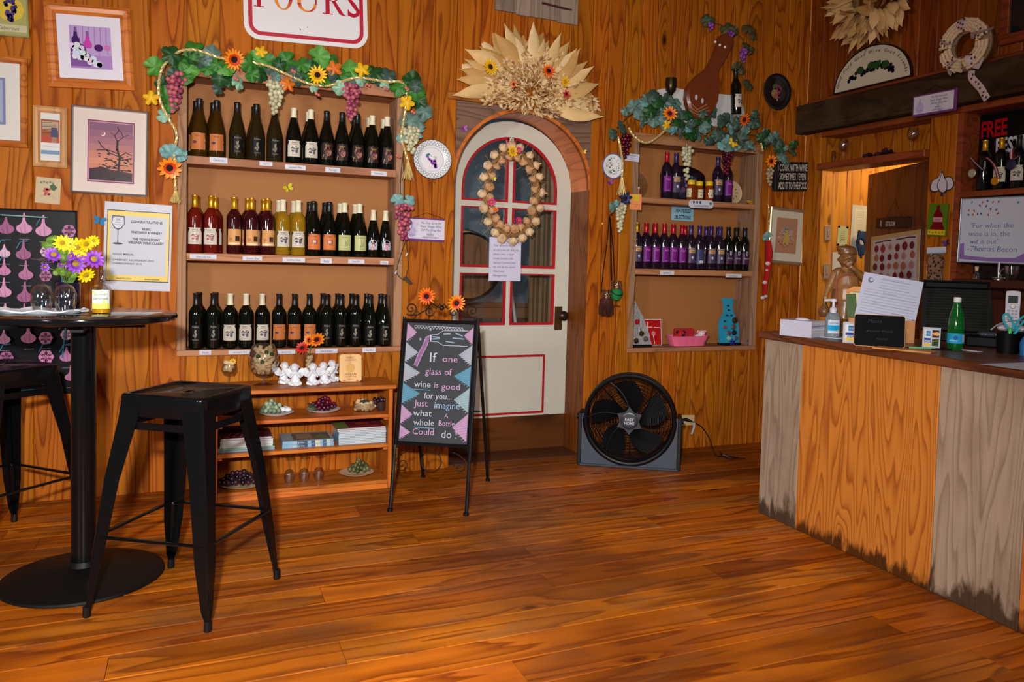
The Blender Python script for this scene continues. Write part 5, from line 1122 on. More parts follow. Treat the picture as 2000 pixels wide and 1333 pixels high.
stack(703, 4.235, BZ[2], [(.245, .0085, (130, 180, 206), .0, None, 'white and light blue magazine', None)]*8+[(.25, .0085, (170, 150, 160), -.004, None, 'pinkish magazine', None), (.25, .0085, (120, 34, 40), -.006, None, 'red and green covered magazine', cov_gr)], 'magazines in the right stack of the bookcase', 'right bookcase stack')
# ================================================================= garland over the large niche
g1 = thing('vine_garland', 'artificial green vine garland with gold cord around the large wine niche', 'garland', onb(570, 150, .03))
def gpath(pts, off=.045, step=.0): return [W(x, y, D-off) for x, y in pts]
def gchild(root, mb, name, m, **k): return mb.build(name, m, root, T=root.matrix_world.inverted(), **k)
top_path = [(342, 300), (340, 250), (322, 210), (318, 165), (325, 125), (352, 98), (395, 104), (440, 120), (500, 125), (560, 125), (620, 128), (690, 140), (745, 148), (785, 165), (806, 185), (795, 225), (800, 262)]
gchild(g1, MB().tube(catmull(gpath(top_path, .03), 6), .004, 5), 'vine', mat('vine_stem', S(84, 66, 40), .7), smooth=True)
for pth in ([(343, 372), (341, 330), (341, 295), (345, 262), (330, 232), (314, 200), (310, 168), (318, 132), (345, 104), (368, 97), (395, 101), (430, 113), (470, 118), (520, 128), (548, 140), (575, 152), (605, 164), (640, 168), (672, 158), (700, 152), (730, 156), (760, 160), (782, 160), (794, 176), (792, 215), (787, 245), (784, 268), (790, 292), (796, 312)],):
    gchild(g1, rope_mb(gpath(pth, .075), .0085, .04), 'gold_cord', GOLDR, smooth=True)
def tassel(root, px, py, L, w, fn=W, off=.06):
    P = W(px, py, D-off); mb = MB()
    for i in range(26): a = i*2.4; q = math.sqrt((i+.5)/26); e = P+Vector((w*q*math.cos(a), w*.5*q*math.sin(a), -L*random.uniform(.85, 1))); mb.tube([P+Vector((.004*math.cos(a), .004*math.sin(a), -.005)), P.lerp(e, .5)+Vector((.003*math.cos(a*2), 0, 0)), e], .0016, 4)
    mb.ball(P, .009, 10, 7, (1, 1, 1.3)); return gchild(root, mb, 'tassel', GOLDR)
tassel(g1, 343, 368, .075, .028); tassel(g1, 797, 312, .115, .04)
L1 = [('b', 303, 131, 36), ('d', 335, 107, 36), ('g', 352, 122, 30), ('g', 380, 97, 40), ('d', 372, 112, 34), ('b', 370, 135, 34), ('g', 362, 152, 26), ('g', 325, 190, 40), ('d', 320, 165, 30), ('g', 330, 207, 26), ('p', 318, 226, 24), ('k', 340, 145, 26), ('t', 415, 104, 30), ('t', 402, 118, 22),
      ('b', 440, 132, 34), ('g', 425, 126, 26), ('d', 430, 152, 30), ('k', 428, 172, 24), ('d', 448, 158, 24), ('g', 487, 124, 34), ('b', 502, 117, 34), ('g', 520, 122, 36), ('d', 508, 142, 34), ('g', 492, 146, 26), ('k', 533, 134, 28), ('g', 561, 119, 34), ('d', 545, 126, 26), ('g', 588, 127, 34), ('k', 575, 140, 24), ('b', 622, 112, 40), ('g', 645, 122, 34), ('d', 606, 132, 30),
      ('g', 602, 152, 30), ('k', 585, 158, 24), ('g', 636, 155, 32), ('k', 655, 150, 26), ('b', 682, 136, 36), ('g', 672, 148, 26), ('d', 731, 143, 38), ('g', 716, 146, 28), ('k', 756, 147, 34), ('k', 745, 158, 24), ('g', 778, 171, 32), ('d', 805, 158, 36), ('g', 812, 178, 34), ('d', 818, 198, 30), ('k', 812, 168, 24), ('t', 829, 218, 30), ('t', 800, 238, 36), ('t', 816, 236, 34), ('c', 813, 256, 30),
      ('t', 690, 160, 30), ('p', 665, 172, 28), ('p', 706, 158, 22), ('p', 466, 162, 26), ('p', 614, 174, 16), ('p', 752, 166, 18), ('p', 790, 170, 18), ('c', 335, 300, 34), ('c', 350, 302, 28), ('c', 326, 296, 24), ('k', 390, 120, 24), ('g', 405, 135, 24), ('c', 784, 270, 18), ('t', 537, 152, 20),
      ('y', 510, 100, 22), ('y', 295, 192, 26), ('y', 708, 136, 26), ('y', 795, 201, 26), ('o', 654, 134, 28), ('o', 563, 165, 26)]
for k_, px, py, s_ in L1: put_leaf(g1, k_, px, py, s_*1.12, off=random.uniform(.035, .085) if k_ not in 'yo' else .09, tilt=.55 if k_ not in 'yo' else .25, rz=None if k_ not in 'yo' else random.uniform(-.5, .5))
flower(g1, 'oy', 457, 116, 22, off=.10, n=17); flower(g1, 'y', 620, 147, 20, off=.10, n=15); flower(g1, 'oy', 331, 328, 23, off=.08, n=11, w=.2)
for i, (px, py, h_px, w_px, ms) in enumerate(((343, 143, 76, 34, G_PINK), (538, 160, 62, 30, G_WHITE), (686, 165, 72, 32, G_PINK), (803, 250, 48, 30, G_WHITE), (788, 398, 72, 36, G_PINK))):
    P = W(px, py, D-.06); k_ = (P-EYE).dot(CF_)/FPX; kid(g1, 'grape_cluster', grape_me('grape_cluster', ms, h_px*k_, w_px*k_*1.2, .0135, 40, i+3), WT(P) @ BACKR)
for k_, px, py, s_ in (('c', 776, 392, 26), ('c', 799, 393, 24)): put_leaf(g1, k_, px, py, s_, off=.07)
BERRY = mat('pink_berry', S(206, 110, 100), .4)
for px, py in ((618, 183), (571, 138), (752, 172), (717, 165), (793, 172), (805, 218), (776, 304), (459, 153)):
    P = W(px, py, D-.09); gchild(g1, MB().ball(P, .009, 8, 6).ball(P+Vector((.012, 0, -.006)), .008, 8, 6), 'berry', BERRY, smooth=True)
WIRE = mat('light_string_wire', S(54, 40, 34), .6)
ls = thing('light_string', 'thin dark cord with tiny bulbs and plug hanging below the garland end', 'light string', onb(787, 340, .02))
for pth in ([(789, 290), (783, 340), (782, 380), (787, 420), (795, 445), (792, 470), (782, 500), (775, 530), (782, 543), (795, 549)], [(787, 300), (789, 350), (790, 400), (792, 440), (795, 490), (797, 520), (794, 538), (797, 548)]): gchild(ls, MB().tube(catmull(gpath(pth, .03), 6), .0022, 5), 'wire', WIRE, smooth=True)
for px, py in ((793, 500), (772, 535)): P = W(px, py, D-.035); gchild(ls, MB().tube([P, P+Vector((.008, -.004, .018))], [.006, .002], 7), 'bulb', mat('frosted_bulb', S(200, 206, 210), .2), smooth=True)
P = W(797, 549, D-.03); gchild(ls, MB().tube([P+Vector((-.022, 0, .02)), P, P+Vector((.02, 0, -.016))], [.010, .012, .008], 6), 'plug', mat('brown_plug', S(80, 62, 52), .5), smooth=True)

# ================================================================= straw fan over the door
sf = thing('straw_fan', 'fan of dried corn husks and straw with artificial flowers above the arched door', 'wall decoration', onb(1028, 180, .01))
HUSK = [mat('husk_%d' % i, S(*c), .6, var=.22, bscale=14) for i, c in enumerate(((222, 186, 128), (206, 166, 104), (230, 198, 146), (190, 146, 84)))]
def husk_me(L, w, bend, m_):
    n = 9; v = []; f = []
    for i in range(n+1):
        t = i/n; ww = w/2*math.sin(PI*min(1, .12+t*.88))**.7*(1 if t < .72 else (1-((t-.72)/.28)**1.6*.9)); z = .015+.05*math.sin(PI*t)*L+bend*t*t*L; x = bend*.35*L*math.sin(PI*t*1.2)
        v += [(x-ww, t*L, z-.2*ww), (x, t*L, z+.35*ww), (x+ww, t*L, z-.2*ww)]
    for i in range(n): a = 3*i; f += [(a, a+1, a+4, a+3), (a+1, a+2, a+5, a+4)]
    return MB().add(v, f).mesh('husk', m_, True, 80)
tips = [(105, 905), (138, 800), (165, 590), (182, 690), (245, 480), (320, 415), (410, 345), (525, 290), (605, 265), (755, 240), (890, 250), (1030, 300), (1150, 360), (1265, 425), (1340, 520), (1390, 570), (1480, 690), (1555, 820), (1580, 915), (1605, 980), (1575, 1205), (470, 400), (690, 320), (830, 330), (1000, 400), (1225, 500), (330, 560), (560, 340), (940, 330), (220, 620), (200, 760), (380, 480), (640, 400), (1090, 400), (1290, 600), (1430, 640), (1500, 760), (1560, 880), (1590, 1080), (290, 740)]
O_ = W(1030, 190, D-.012)
for i, (x, y) in enumerate(tips):
    P = W(860+x/5.127, y/5.127, D-.03); d2 = P-O_; L_ = d2.length; st = O_+d2*.28; ang = math.atan2(d2.z, d2.x)-PI/2
    kid(sf, 'husk', husk_me(L_*.74, random.uniform(.075, .10), random.choice((-1, 1, 1))*random.uniform(.08, .26), HUSK[i % 4]), WT(st) @ BACKR @ Matrix.Rotation(ang, 4, 'Z') @ Matrix.Rotation(random.uniform(-.4, .4), 4, 'Y'))
mb = MB(); rnd = random.Random(12); cnt = 0
while cnt < 1700:
    x, y = rnd.uniform(925, 1165), rnd.uniform(85, 240); e = ((x-1035)/100)**2+((y-165)/70)**2; below = y > 205 and x < 1090 and e > .8
    lower = 165+(x-925)*.30
    if not (e < 1.0 or (x > 1060 and 190 < y < 232-(abs(x-1110)-20)*.5 and y < 150+(x-925)*.42)) or y > 198+(x-930)*.20: continue
    cnt += 1; P = W(x, y, D-.03-.07*rnd.random()*max(0, 1-e*.7)); a = rnd.uniform(0, 2*PI); L_ = rnd.uniform(.022, .045); w_ = L_*.22
    if rnd.random() < .6: dd = P-O_; a = math.atan2(dd.z, dd.x)+rnd.uniform(-.8, .8)
    T = WT(P) @ BACKR @ Matrix.Rotation(a, 4, 'Z') @ Matrix.Rotation(rnd.uniform(-.6, .6), 4, 'Y') @ Matrix.Rotation(rnd.uniform(-1, 1), 4, 'X')
    mb.add([(0, 0, 0), (L_*.5, w_, .002), (L_, 0, 0), (L_*.5, -w_, .002), (L_*.5, 0, .006)], [(0, 3, 4), (0, 4, 1), (4, 3, 2), (4, 2, 1)], T=T, mi=rnd.randrange(4))
gchild(sf, mb, 'dried_seed_husks', [mat('straw_a', S(214, 180, 130), .7), mat('straw_b', S(186, 144, 92), .7), mat('straw_c', S(150, 108, 62), .7), mat('straw_d', S(226, 196, 150), .7)], kind='stuff')
flower(sf, 'y', 957, 131, 18, off=.10, n=15); flower(sf, 'o', 1071, 139, 16, off=.11, n=13); flower(sf, 'y', 1104, 160, 11, off=.08, n=9, w=.2, cen=FCY); flower(sf, 'r', 1106, 184, 9, off=.09, n=6, w=.25, name='red_blossom'); flower(sf, 'o', 1004, 165, 9, off=.09, n=6, w=.25, name='orange_blossom')

# ================================================================= garlic wreath and note on the door
def onD(x, y, off): return W(x, y, DY-off)
gw = thing('garlic_wreath', 'oval wreath of garlic bulbs and straw hanging on the arched door', 'wreath', WT(onD(998, 375, .02)) @ BACKR)
BULB = [mat('garlic_a', S(222, 190, 148), .5, var=.12, bscale=30), mat('garlic_b', S(196, 150, 104), .5, var=.12, bscale=30)]
bme = []
for i in range(2):
    mb = MB(); n = 12; prof = [(0, 0), (.5, .04), (.88, .25), (1, .5), (.85, .85), (.45, 1.12), (.18, 1.35), (.12, 1.75), (0, 1.8)]; v = []; f = []
    mb.lathe(prof, 15); mb.v = [(x*(1+.07*math.cos(5*math.atan2(y, x))), y*(1+.07*math.cos(5*math.atan2(y, x))), z) for x, y, z in mb.v]; bme.append(mb.mesh('garlic_bulb', BULB[i], True, 80))
ell = lambda a, k=1.: (1000+51*k*math.cos(a)+6*math.sin(a)*0, 378-82*k*math.sin(a))
path = [onD(*ell(2*PI*i/40), .03) for i in range(40)]
gchild(gw, MB().tube(path, .014, 6, closed=True), 'straw_ring', mat('straw_ring', S(140, 104, 62), .9))
rnd = random.Random(6); mb = MB()
for i in range(420):
    a = rnd.uniform(0, 2*PI); p = onD(*ell(a, rnd.uniform(.8, 1.22)), rnd.uniform(.01, .07)); d3 = Vector((rnd.uniform(-1, 1), rnd.uniform(-.3, .3), rnd.uniform(-1, 1)))*rnd.uniform(.02, .06); mb.tube([p, p+d3*.5+Vector((0, -.006, 0)), p+d3], .0009, 3)
gchild(gw, mb, 'straw_fringe', mat('loose_straw', S(206, 164, 104), .7), kind='stuff')
for i in range(40):
    a = 2*PI*(i//2)/20+(.12 if i % 2 else 0)+rnd.uniform(-.05, .05); k_ = .86 if i % 2 else 1.14; p = onD(*ell(a, k_), .055); s_ = rnd.uniform(.026, .031)
    o = kid(gw, 'garlic_bulb', bme[i % 2], WT(p) @ Matrix.Rotation(rnd.uniform(-.9, .9)+(-a+PI/2)*.6, 4, 'Y') @ Matrix.Rotation(rnd.uniform(.2, 1.2), 4, 'X') @ Matrix.Scale(s_, 4) @ Matrix.Translation((0, 0, -.5)))
for px, py, cc, r in ((1001, 296, 'y', 12), (1013, 293, 'pk', 7), (960, 395, 'pk', 8), (1013, 431, 'pk', 8), (968, 410, 'o', 6)): flower(gw, cc, px, py, r, fn=lambda x, y: onD(x, y, .10), n=10, w=.22, cen=FCY, name='cloth_flower')
for px, s_ in ((982, 1), (1012, -1)):
    p = onD(997, 462, .07); q = onD(px, 474, .06); gchild(gw, MB().tube(catmull([p, (p+q)/2+Vector((0, -.01, .012)), q], 5), [.003]+[.010]*9+[.007], 8, flat=.2), 'raffia_bow', mat('raffia', S(176, 134, 84), .8), smooth=True)
butterfly(964, 350, 11, (220, 200, 40), 'tiny yellow butterfly ornament on the garlic wreath', fn=None, rot=.3).matrix_world = WT(onD(964, 350, .085)) @ BACKR @ Matrix.Scale(.034, 4)
def d_note(c):
    c.rect(0, 0, 1, 1, S(206, 206, 232)); n_ = S(90, 90, 120)
    for i, s_ in enumerate(('Your quantity is safe', 'or ours we ask that you', 'please wear a mask', 'inside London hills', 'tasting if control and', 'we will do the same!', 'Thank you', 'Management')): c.text(s_, .12, .21+.098*i-(.0), .068, n_, shear=.3, align='LEFT', xs=.95)
picture('paper_note', 'lilac white paper note taped on the arched door below the garlic wreath', 'note', (956, 463), (1018, 465), (957, 549), 0, PAPER, d_note, .002, qf=lambda a, b, c_, off: quad(a, b, c_, lambda x, y: onD(x, y, .012), (0, -1, 0)), frame=False)
butterfly(906, 252, 15, (150, 60, 170), 'small purple butterfly ornament on the grey panel over the door', rot=.3)
butterfly(1140, 297, 11, (232, 190, 30), 'tiny yellow butterfly ornament right of the door arch', rot=.1)
butterfly(1171, 437, 12, (220, 196, 30), 'small yellow butterfly ornament on the wall between door and lanyards', rot=-.5)
b_1 = butterfly(563, 368, 18, (210, 200, 30), 'yellow and black butterfly on the back panel of the large niche', rot=.4); b_1.matrix_world = WT(W(563, 368, D+.188)) @ BACKR @ Matrix.Rotation(.5, 4, 'Z') @ Matrix.Scale(.055, 4)

# plates on the wall
def wall_plate(px, py, wpx, hpx, label, rim, draw, m_base=WHITE, off=.004, d=.02, ell_=1.):
    P = W(px, py, D-off); a, b = W(px-wpx/2, py, D-off), W(px+wpx/2, py, D-off); R_ = (b-a).length/2; k_ = (P-EYE).dot(CF_)/FPX; ry_ = hpx*k_/2
    t = thing('decorative_plate', label, 'plate', WT(P) @ BACKR)
    T = Matrix.Diagonal((R_, ry_, 1, 1)); MB().lathe([(0, .004), (.62, .006), (.72, .010), (.98, d), (1, d-.001), (.98, d-.006), (.7, 0), (0, 0)], 44, T=T).build('dish', m_base, t, smooth=True, ang=60)
    c = CV(2*R_, 2*ry_, eps=.00012); draw(c); o = c.build('painted_decoration', t, up(.0068)); return t, R_, ry_
def d_plate1(c): 
    c.disc(.5, .5, .33, S(196, 202, 220), n=30); c.disc(.5, .5, .29, S(222, 220, 226), n=30); rnd = random.Random(2)
    for i in range(26): t = rnd.random(); c.disc(.46+.14*t+rnd.uniform(-.10, .10)*(1-t*.8), .42+.28*t, .036, S(140, 80, 180), n=8, up=i % 9 == 0)
    c.poly([(.33, .39), (.42, .34), (.46, .38), (.38, .43)], S(40, 120, 120)); c.poly([(.55, .4), (.62, .42), (.63, .5), (.57, .46)], S(160, 190, 170)); c.line([(.46, .38), (.5, .44)], .01, S(60, 110, 100))
t, a_, b2_ = wall_plate(843, 312, 74, 76, 'blue and white lattice-rimmed plate painted with purple grapes', None, d_plate1)
mb = MB(); DK = mat('navy_lattice', S(40, 56, 76), .4)
def on_rim(r, a): z = .0105+(.0205-.0105)*max(0, (r-.72)/.26); return (a_*r*math.cos(a), b2_*r*math.sin(a), z+.0012)
for s_ in (-1, 1):
    for i in range(30): a = 2*PI*i/30; mb.tube([on_rim(.70, a), on_rim(.84, a+s_*.16), on_rim(.985, a+s_*.32)], .0007, 4)
mb.build('lattice', DK, t)
MB().tube([(a_*.99*math.cos(2*PI*i/40), b2_*.99*math.sin(2*PI*i/40), .0205) for i in range(40)], .0016, 5, closed=True).build('rim_line', DK, t)
def d_plate2(c):
    rnd = random.Random(5)
    for i in range(60): a, r = rnd.uniform(0, 6.28), .40*math.sqrt(rnd.random()); c.disc(.5+r*math.cos(a), .5+r*math.sin(a), rnd.uniform(.012, .035), S(*rnd.choice([(60, 90, 60), (40, 60, 50), (130, 80, 80), (90, 130, 80), (70, 70, 100), (190, 170, 120)])), n=6, up=i % 15 == 0)
    c.line([(.3, .8), (.5, .62), (.72, .78)], .02, S(60, 90, 60))
t, a_, b2_ = wall_plate(1196, 325, 42, 50, 'small plate painted with herbs, left of the smaller niche', None, d_plate2, d=.012)
MB().tube([(a_*.96*math.cos(2*PI*i/40), b2_*.96*math.sin(2*PI*i/40), .012) for i in range(40)], .004, 6, closed=True).build('blue_rim', mat('plate_blue_rim', S(96, 104, 150), .3), t, smooth=True)
def d_plate3(c):
    rnd = random.Random(8); c.disc(.44, .55, .12, S(150, 120, 70)); c.disc(.5, .62, .09, S(150, 90, 60))
    for i in range(22): t = rnd.random(); c.disc(.56+.06*t+rnd.uniform(-.1, .1)*(1-t), .32+.3*t, .035, S(150, 60, 90), n=8, up=i % 8 == 0)
    c.poly([(.35, .35), (.48, .25), (.5, .34), (.4, .45)], S(80, 100, 50)); c.disc(.55, .72, .03, S(170, 150, 120))
wall_plate(1515, 180, 54, 70, 'black oval plate painted with fruit, on the wall right of the mandolin shape', None, d_plate3, mat('black_plate', (.008, .008, .009), .15, coat=.4))
butterfly(1191, 357, 14, (130, 60, 160), 'purple butterfly ornament under the small herb plate', rot=.6)

# ================================================================= chalkboard A-frame
fx = Vector((.335, -.193, 0)).normalized(); bk = Vector((-fx.y, fx.x, 0)); org = Vector((1.0395, 3.6405, 0))
T = Matrix((fx, bk, Vector((0, 0, 1)))).transposed().to_4x4(); T.translation = org
cb = thing('chalkboard_sign', 'standing chalkboard A-frame sign with chalk writing in a scrolled iron frame', 'sign', T); TL_ = math.tan(.2); hw = .184
def fy(z): return z*TL_
for s_ in (-1, 1):
    l_ = MB().tube([(s_*hw, fy(0), 0), (s_*hw, fy(.915), .915)], .0085, 8).tube([(s_*(hw-.013), fy(.29), .29), (s_*(hw-.013), fy(.905), .905)], .004, 6).build('front_leg', BLKP, cb, smooth=True)
    MB().lathe([(0, 0), (.014, 0), (.014, .012), (.010, .016), (0, .016)], 12, c=(s_*hw, 0, 0)).build('foot', BLKP, l_)
    l_ = MB().tube([(s_*hw*.98, .60, 0), (s_*hw*.98, fy(.88)+.03, .88)], .0085, 8).build('back_leg', BLKP, cb, smooth=True); MB().lathe([(0, 0), (.013, 0), (.013, .012), (0, .014)], 10, c=(s_*hw*.98, .60, 0)).build('foot', BLKP, l_)
MB().tube([(-hw, .30, .44), (hw, .30, .44)], .004, 6).build('back_brace', BLKP, cb)
TB = Matrix.Translation((0, fy(.605), .605)) @ Matrix.Rotation(PI/2-.2, 4, 'X'); bw, bh = .372, .612
frame_mb(bw, bh, .018, .016, bev=.4).build('board_frame', BLKP, cb, T=TB @ up(-.004))
MB().box(-bw/2+.01, -bh/2+.01, -.004, bw/2-.01, bh/2-.01, .003).build('board', mat('slate_board', S(38, 43, 49), .7, var=.1, bscale=5), cb, T=TB)
c = CV(bw-.036, bh-.036); pk, wh, blu, pal = S(186, 150, 186), S(166, 172, 186), S(96, 150, 178), S(150, 176, 184)
def chalk_tri(P, col):
    c.poly(P, tuple(x*.72 for x in col)); (x0, y0), (x1, y1), (x2, y2) = P
    for i in range(11): t = i/11; c.line([(x0+(x2-x0)*t, y0+(y2-y0)*t), (x0+(x2-x0)*t+(x1-x0)*(.9-abs(t-.5)*1.7), y0+(y2-y0)*t+(y1-y0)*.2)], .006, col, up=i == 0)
for (a, b, ap, col) in ((0, .165, .16, pk), (.165, .34, .20, wh), (.34, .51, .25, wh), (.51, .69, .27, blu), (.69, .86, .18, pk), (.86, .985, .17, pk)): chalk_tri([(.01, a+.005), (ap, (a+b)/2), (.01, b-.005)], col)
for (a, b, ap, col) in ((.02, .17, .86, pk), (.17, .35, .80, wh), (.35, .53, .75, blu), (.53, .745, .77, pal), (.745, .985, .77, pk)): chalk_tri([(.99, a+.005), (ap, (a+b)/2), (.99, b-.005)], col)
w8 = S(176, 180, 196); c.line([(.12, .03)]+[(.12+.022*i, .03+(.022 if i % 2 else 0)) for i in range(34)], .006, w8); c.line([(.12, .025), (.84, .03)], .006, w8)
c.line([(.92, .055), (.55, .06), (.47, .095), (.38, .10), (.38, .155), (.47, .155), (.56, .185), (.92, .185)], .008, w8); c.line([(.37, .10), (.37, .157)], .012, w8)
for a in ([(.4, .115), (.5, .12)], [(.4, .135), (.5, .13)], [(.56, .09), (.66, .085)], [(.6, .15), (.72, .16)], [(.7, .12), (.86, .125)], [(.74, .08), (.84, .10)]): c.line(a, .018, S(130, 150, 170), up=False)
c.poly([(.365, .105), (.30, .12), (.27, .18), (.20, .27), (.155, .36), (.20, .375), (.255, .285), (.32, .20), (.345, .155)], S(130, 96, 136)); c.line([(.365, .105), (.30, .12), (.27, .18), (.20, .27), (.155, .36)], .008, pk); c.line([(.20, .375), (.255, .285), (.32, .20), (.345, .155)], .008, pk)
for x, y in ((.36, .055), (.22, .14)): [c.line([(x-.02*math.cos(a), y-.012*math.sin(a)), (x+.02*math.cos(a), y+.012*math.sin(a))], .006, w8, up=False) for a in (0, 1, 2)]
for s_, u, v, z, col, xs_ in (('If', .42, .33, .105, w8, 1.1), ('one', .68, .325, .070, pk, 1.15), ('glass of', .52, .435, .070, pk, 1.0), ('wine', .30, .545, .068, w8, 1.0), ('is', .505, .545, .062, pk, 1), ('good', .72, .555, .066, pk, 1.1), ('for you...', .54, .638, .064, w8, .94), ('Just', .30, .705, .068, pk, 1), ('imagine', .68, .715, .072, S(150, 176, 210), .92), ('what', .33, .785, .066, w8, 1.1), ('A', .68, .79, .045, pk, 1), ('whole', .36, .862, .066, w8, 1.0), ('Bottle', .69, .858, .060, pk, .86), ('Could', .36, .938, .066, pk, 1.05), ('do !', .74, .955, .080, w8, 1)):
    c.text(s_, u, v, z*1.12, col, thin=-.002, xs=xs_*.98)
c.line([(.18, .565), (.42, .568)], .008, S(110, 160, 190)); c.line([(.22, .880), (.52, .882)], .008, S(110, 160, 190)); c.build('chalk_writing', cb, TB @ up(.0036), MATTEP)
def spiral(cx, cz, r0, r1, a0, turns, n=26): return [(cx+(r0+(r1-r0)*i/n)*math.cos(a0+2*PI*turns*i/n), cz+(r0+(r1-r0)*i/n)*math.sin(a0+2*PI*turns*i/n)) for i in range(n+1)]
def scroll(pts, r=.0034): return MB().tube([(x, fy(z), z) for x, z in pts], r, 6)
for s_ in (-1, 1):
    for P_ in (spiral(s_*.155, .955, .004, .034, PI/2 if s_ > 0 else PI/2, s_*1.6), [(s_*.155, .922), (s_*.12, .925), (s_*.08, .95), (s_*.05, .985), (s_*.015, .965)], spiral(s_*.06, .945, .003, .026, PI, -s_*1.5), [(s_*.03, .96), (s_*.01, .985), (0, .965)]): scroll([(x, z) for x, z in P_]).build('iron_scroll', IRON, cb, smooth=True)
    for P_ in ([(s_*.183, .205)]+[(s_*(.05+.13*math.sin(a)), .205+.085*math.cos(a)) for a in [PI/2-i*.13 for i in range(10)]], spiral(s_*.140, .215, .004, .032, 0, s_*1.5)): scroll(P_, .0026).build('iron_scroll', IRON, cb, smooth=True)
scroll([(.048*math.cos(2*PI*i/30), .235+.048*math.sin(2*PI*i/30)) for i in range(31)], .0028).build('iron_ring', IRON, cb, smooth=True)
MB().ball((0, fy(.965)-.002, .965), .013, 12, 8).build('iron_boss', IRON, cb, smooth=True)
for px, py, cc, r in ((833, 579, 'o', 19), (891, 592, 'oy', 20)): flower(cb, cc, px, py, r, fn=lambda x, y: PL(x, y, org+bk*.19, -bk), n=16, w=.11, tilt=.25)

# ================================================================= floor fan, socket and cord
dx_ = Vector((.492, -.317, 0)).normalized(); by = Vector((-dx_.y, dx_.x, 0)); T = Matrix((dx_, by, Vector((0, 0, 1)))).transposed().to_4x4(); T.translation = Vector((2.40, 4.115, 0))
ff = thing('floor_fan', 'round black floor fan on a slate plastic base under the smaller niche', 'fan', T); cz_, R_ = .285, .262
SLATE = mat('slate_plastic', S(52, 62, 76), .4); FB = mat('fan_black', (.004, .004, .005), .35, spec=.3)
prof = [(-.292, 0), (.292, 0), (.287, .31), (.270, .31)]+[(.277*math.cos(a), cz_+.277*math.sin(a)) for a in [-.05-(PI-.1)*i/24 for i in range(25)]]+[(-.270, .31), (-.287, .31)]
R90 = Matrix.Rotation(PI/2, 4, 'X')
MB().prism(prof, .0, .012, T=Matrix.Translation((0, -.035, 0)) @ R90).build('base_panel', SLATE, ff)
for s_ in (-1, 1): MB().bbox(s_*.292-.012, -.05, 0, s_*.292+.012, .09, .315, b=.004).build('side_bracket', BLKP, ff); MB().lathe([(0, 0), (.016, 0), (.016, .02), (0, .022)], 14, T=Matrix.Translation((s_*.295, 0, .285)) @ Matrix.Rotation(PI/2*s_, 4, 'Y')).build('pivot_knob', BLKP, ff)
MB().bbox(-.29, -.06, 0, .29, .10, .014, b=.004).build('foot_bar', SLATE, ff)
def ring(r, y, tr, n=48, nn=5): return [(r*math.cos(2*PI*i/n), y, cz_+r*math.sin(2*PI*i/n)) for i in range(n)]
MB().tube(ring(R_, -.045, 0, 56), .012, 8, closed=True).tube(ring(R_, .03, 0, 56), .012, 8, closed=True).lathe([(R_+.002, -.045), (R_+.004, .03), (R_-.006, .03), (R_-.006, -.045)], 56, T=Matrix.Translation((0, 0, cz_)) @ Matrix.Rotation(-PI/2, 4, 'X')).build('housing_ring', FB, ff, smooth=True)
mb = MB()
for i in range(1, 22): mb.tube(ring(.055+.0092*i, -.062+.014*(i/21)**2, 0, 40), .0022, 4, closed=True)
for k_ in range(6): mb.tube([((.05+.2*t)*math.cos(k_*PI/3+PI/6+.5*t), -.064+.014*t*t, cz_+(.05+.2*t)*math.sin(k_*PI/3+PI/6+.5*t)) for t in [i/7 for i in range(8)]], .0028, 5)
mb.build('front_grille', FB, ff)
mb = MB()
for i in range(1, 13): mb.tube(ring(.04+.0175*i, .045, 0, 36), .0014, 4, closed=True)
for k_ in range(8): a = k_*PI/4; mb.tube([(.03*math.cos(a), .046, cz_+.03*math.sin(a)), (.255*math.cos(a), .042, cz_+.255*math.sin(a))], .0025, 4)
mb.build('rear_grille', FB, ff)
MB().lathe([(0, 0), (.06, 0), (.06, .05), (0, .05)], 20, T=Matrix.Translation((0, .055, cz_)) @ R90).build('motor', FB, ff)
for k_ in range(5):
    v = []; a0 = k_*2*PI/5
    for t in [i/6 for i in range(7)]:
        r = .04+.19*t; wd_ = .40+.28*math.sin(PI*t)
        for s_ in (-1, 0, 1): a = a0+s_*wd_*.7+.5*t; v.append((r*math.cos(a), -.012+s_*.018*(1-.3*t), cz_+r*math.sin(a)))
    MB().add(v, [(3*i+j, 3*i+j+1, 3*i+j+4, 3*i+j+3) for i in range(6) for j in range(2)]).build('blade', mat('blade_plastic', (.004, .005, .006), .45, spec=.12), ff, smooth=True)
st = []
for i in range(12): r = .082 if i % 2 == 0 else .055; a = PI/6*i+PI/2; st.append((r*math.cos(a), r*math.sin(a)))
hb = MB().prism(st, 0, .012, T=Matrix.Translation((0, -.060, cz_)) @ R90).lathe([(.052, .010), (.050, .020), (.042, .022), (.040, .017), (0, .019)], 28, T=Matrix.Translation((0, -.060, cz_)) @ R90).build('hub_cap', mat('hub_slate', S(36, 40, 50), .35), ff, smooth=True, ang=30)
c = CV(.07, .05); wt = S(200, 204, 214); c.text('EASY', .5, .48, .50, wt, thin=.012, xs=.92); c.text('HOME', .5, .92, .50, wt, thin=.012, xs=.84); c.mb.build('hub_lettering', PRINT, hb, T=Matrix.Translation((0, -.0812, cz_)) @ R90)
T, w, h = qb((1330, 811), (1356, 811), (1330, 831), .002)
so = thing('wall_socket', 'ivory wall socket with black plug right of the floor fan', 'socket', T); IV = mat('ivory_plastic', S(206, 184, 136), .4)
MB().bbox(-w/2, -h/2, 0, w/2, h/2, .005, b=.001).build('cover_plate', IV, so)
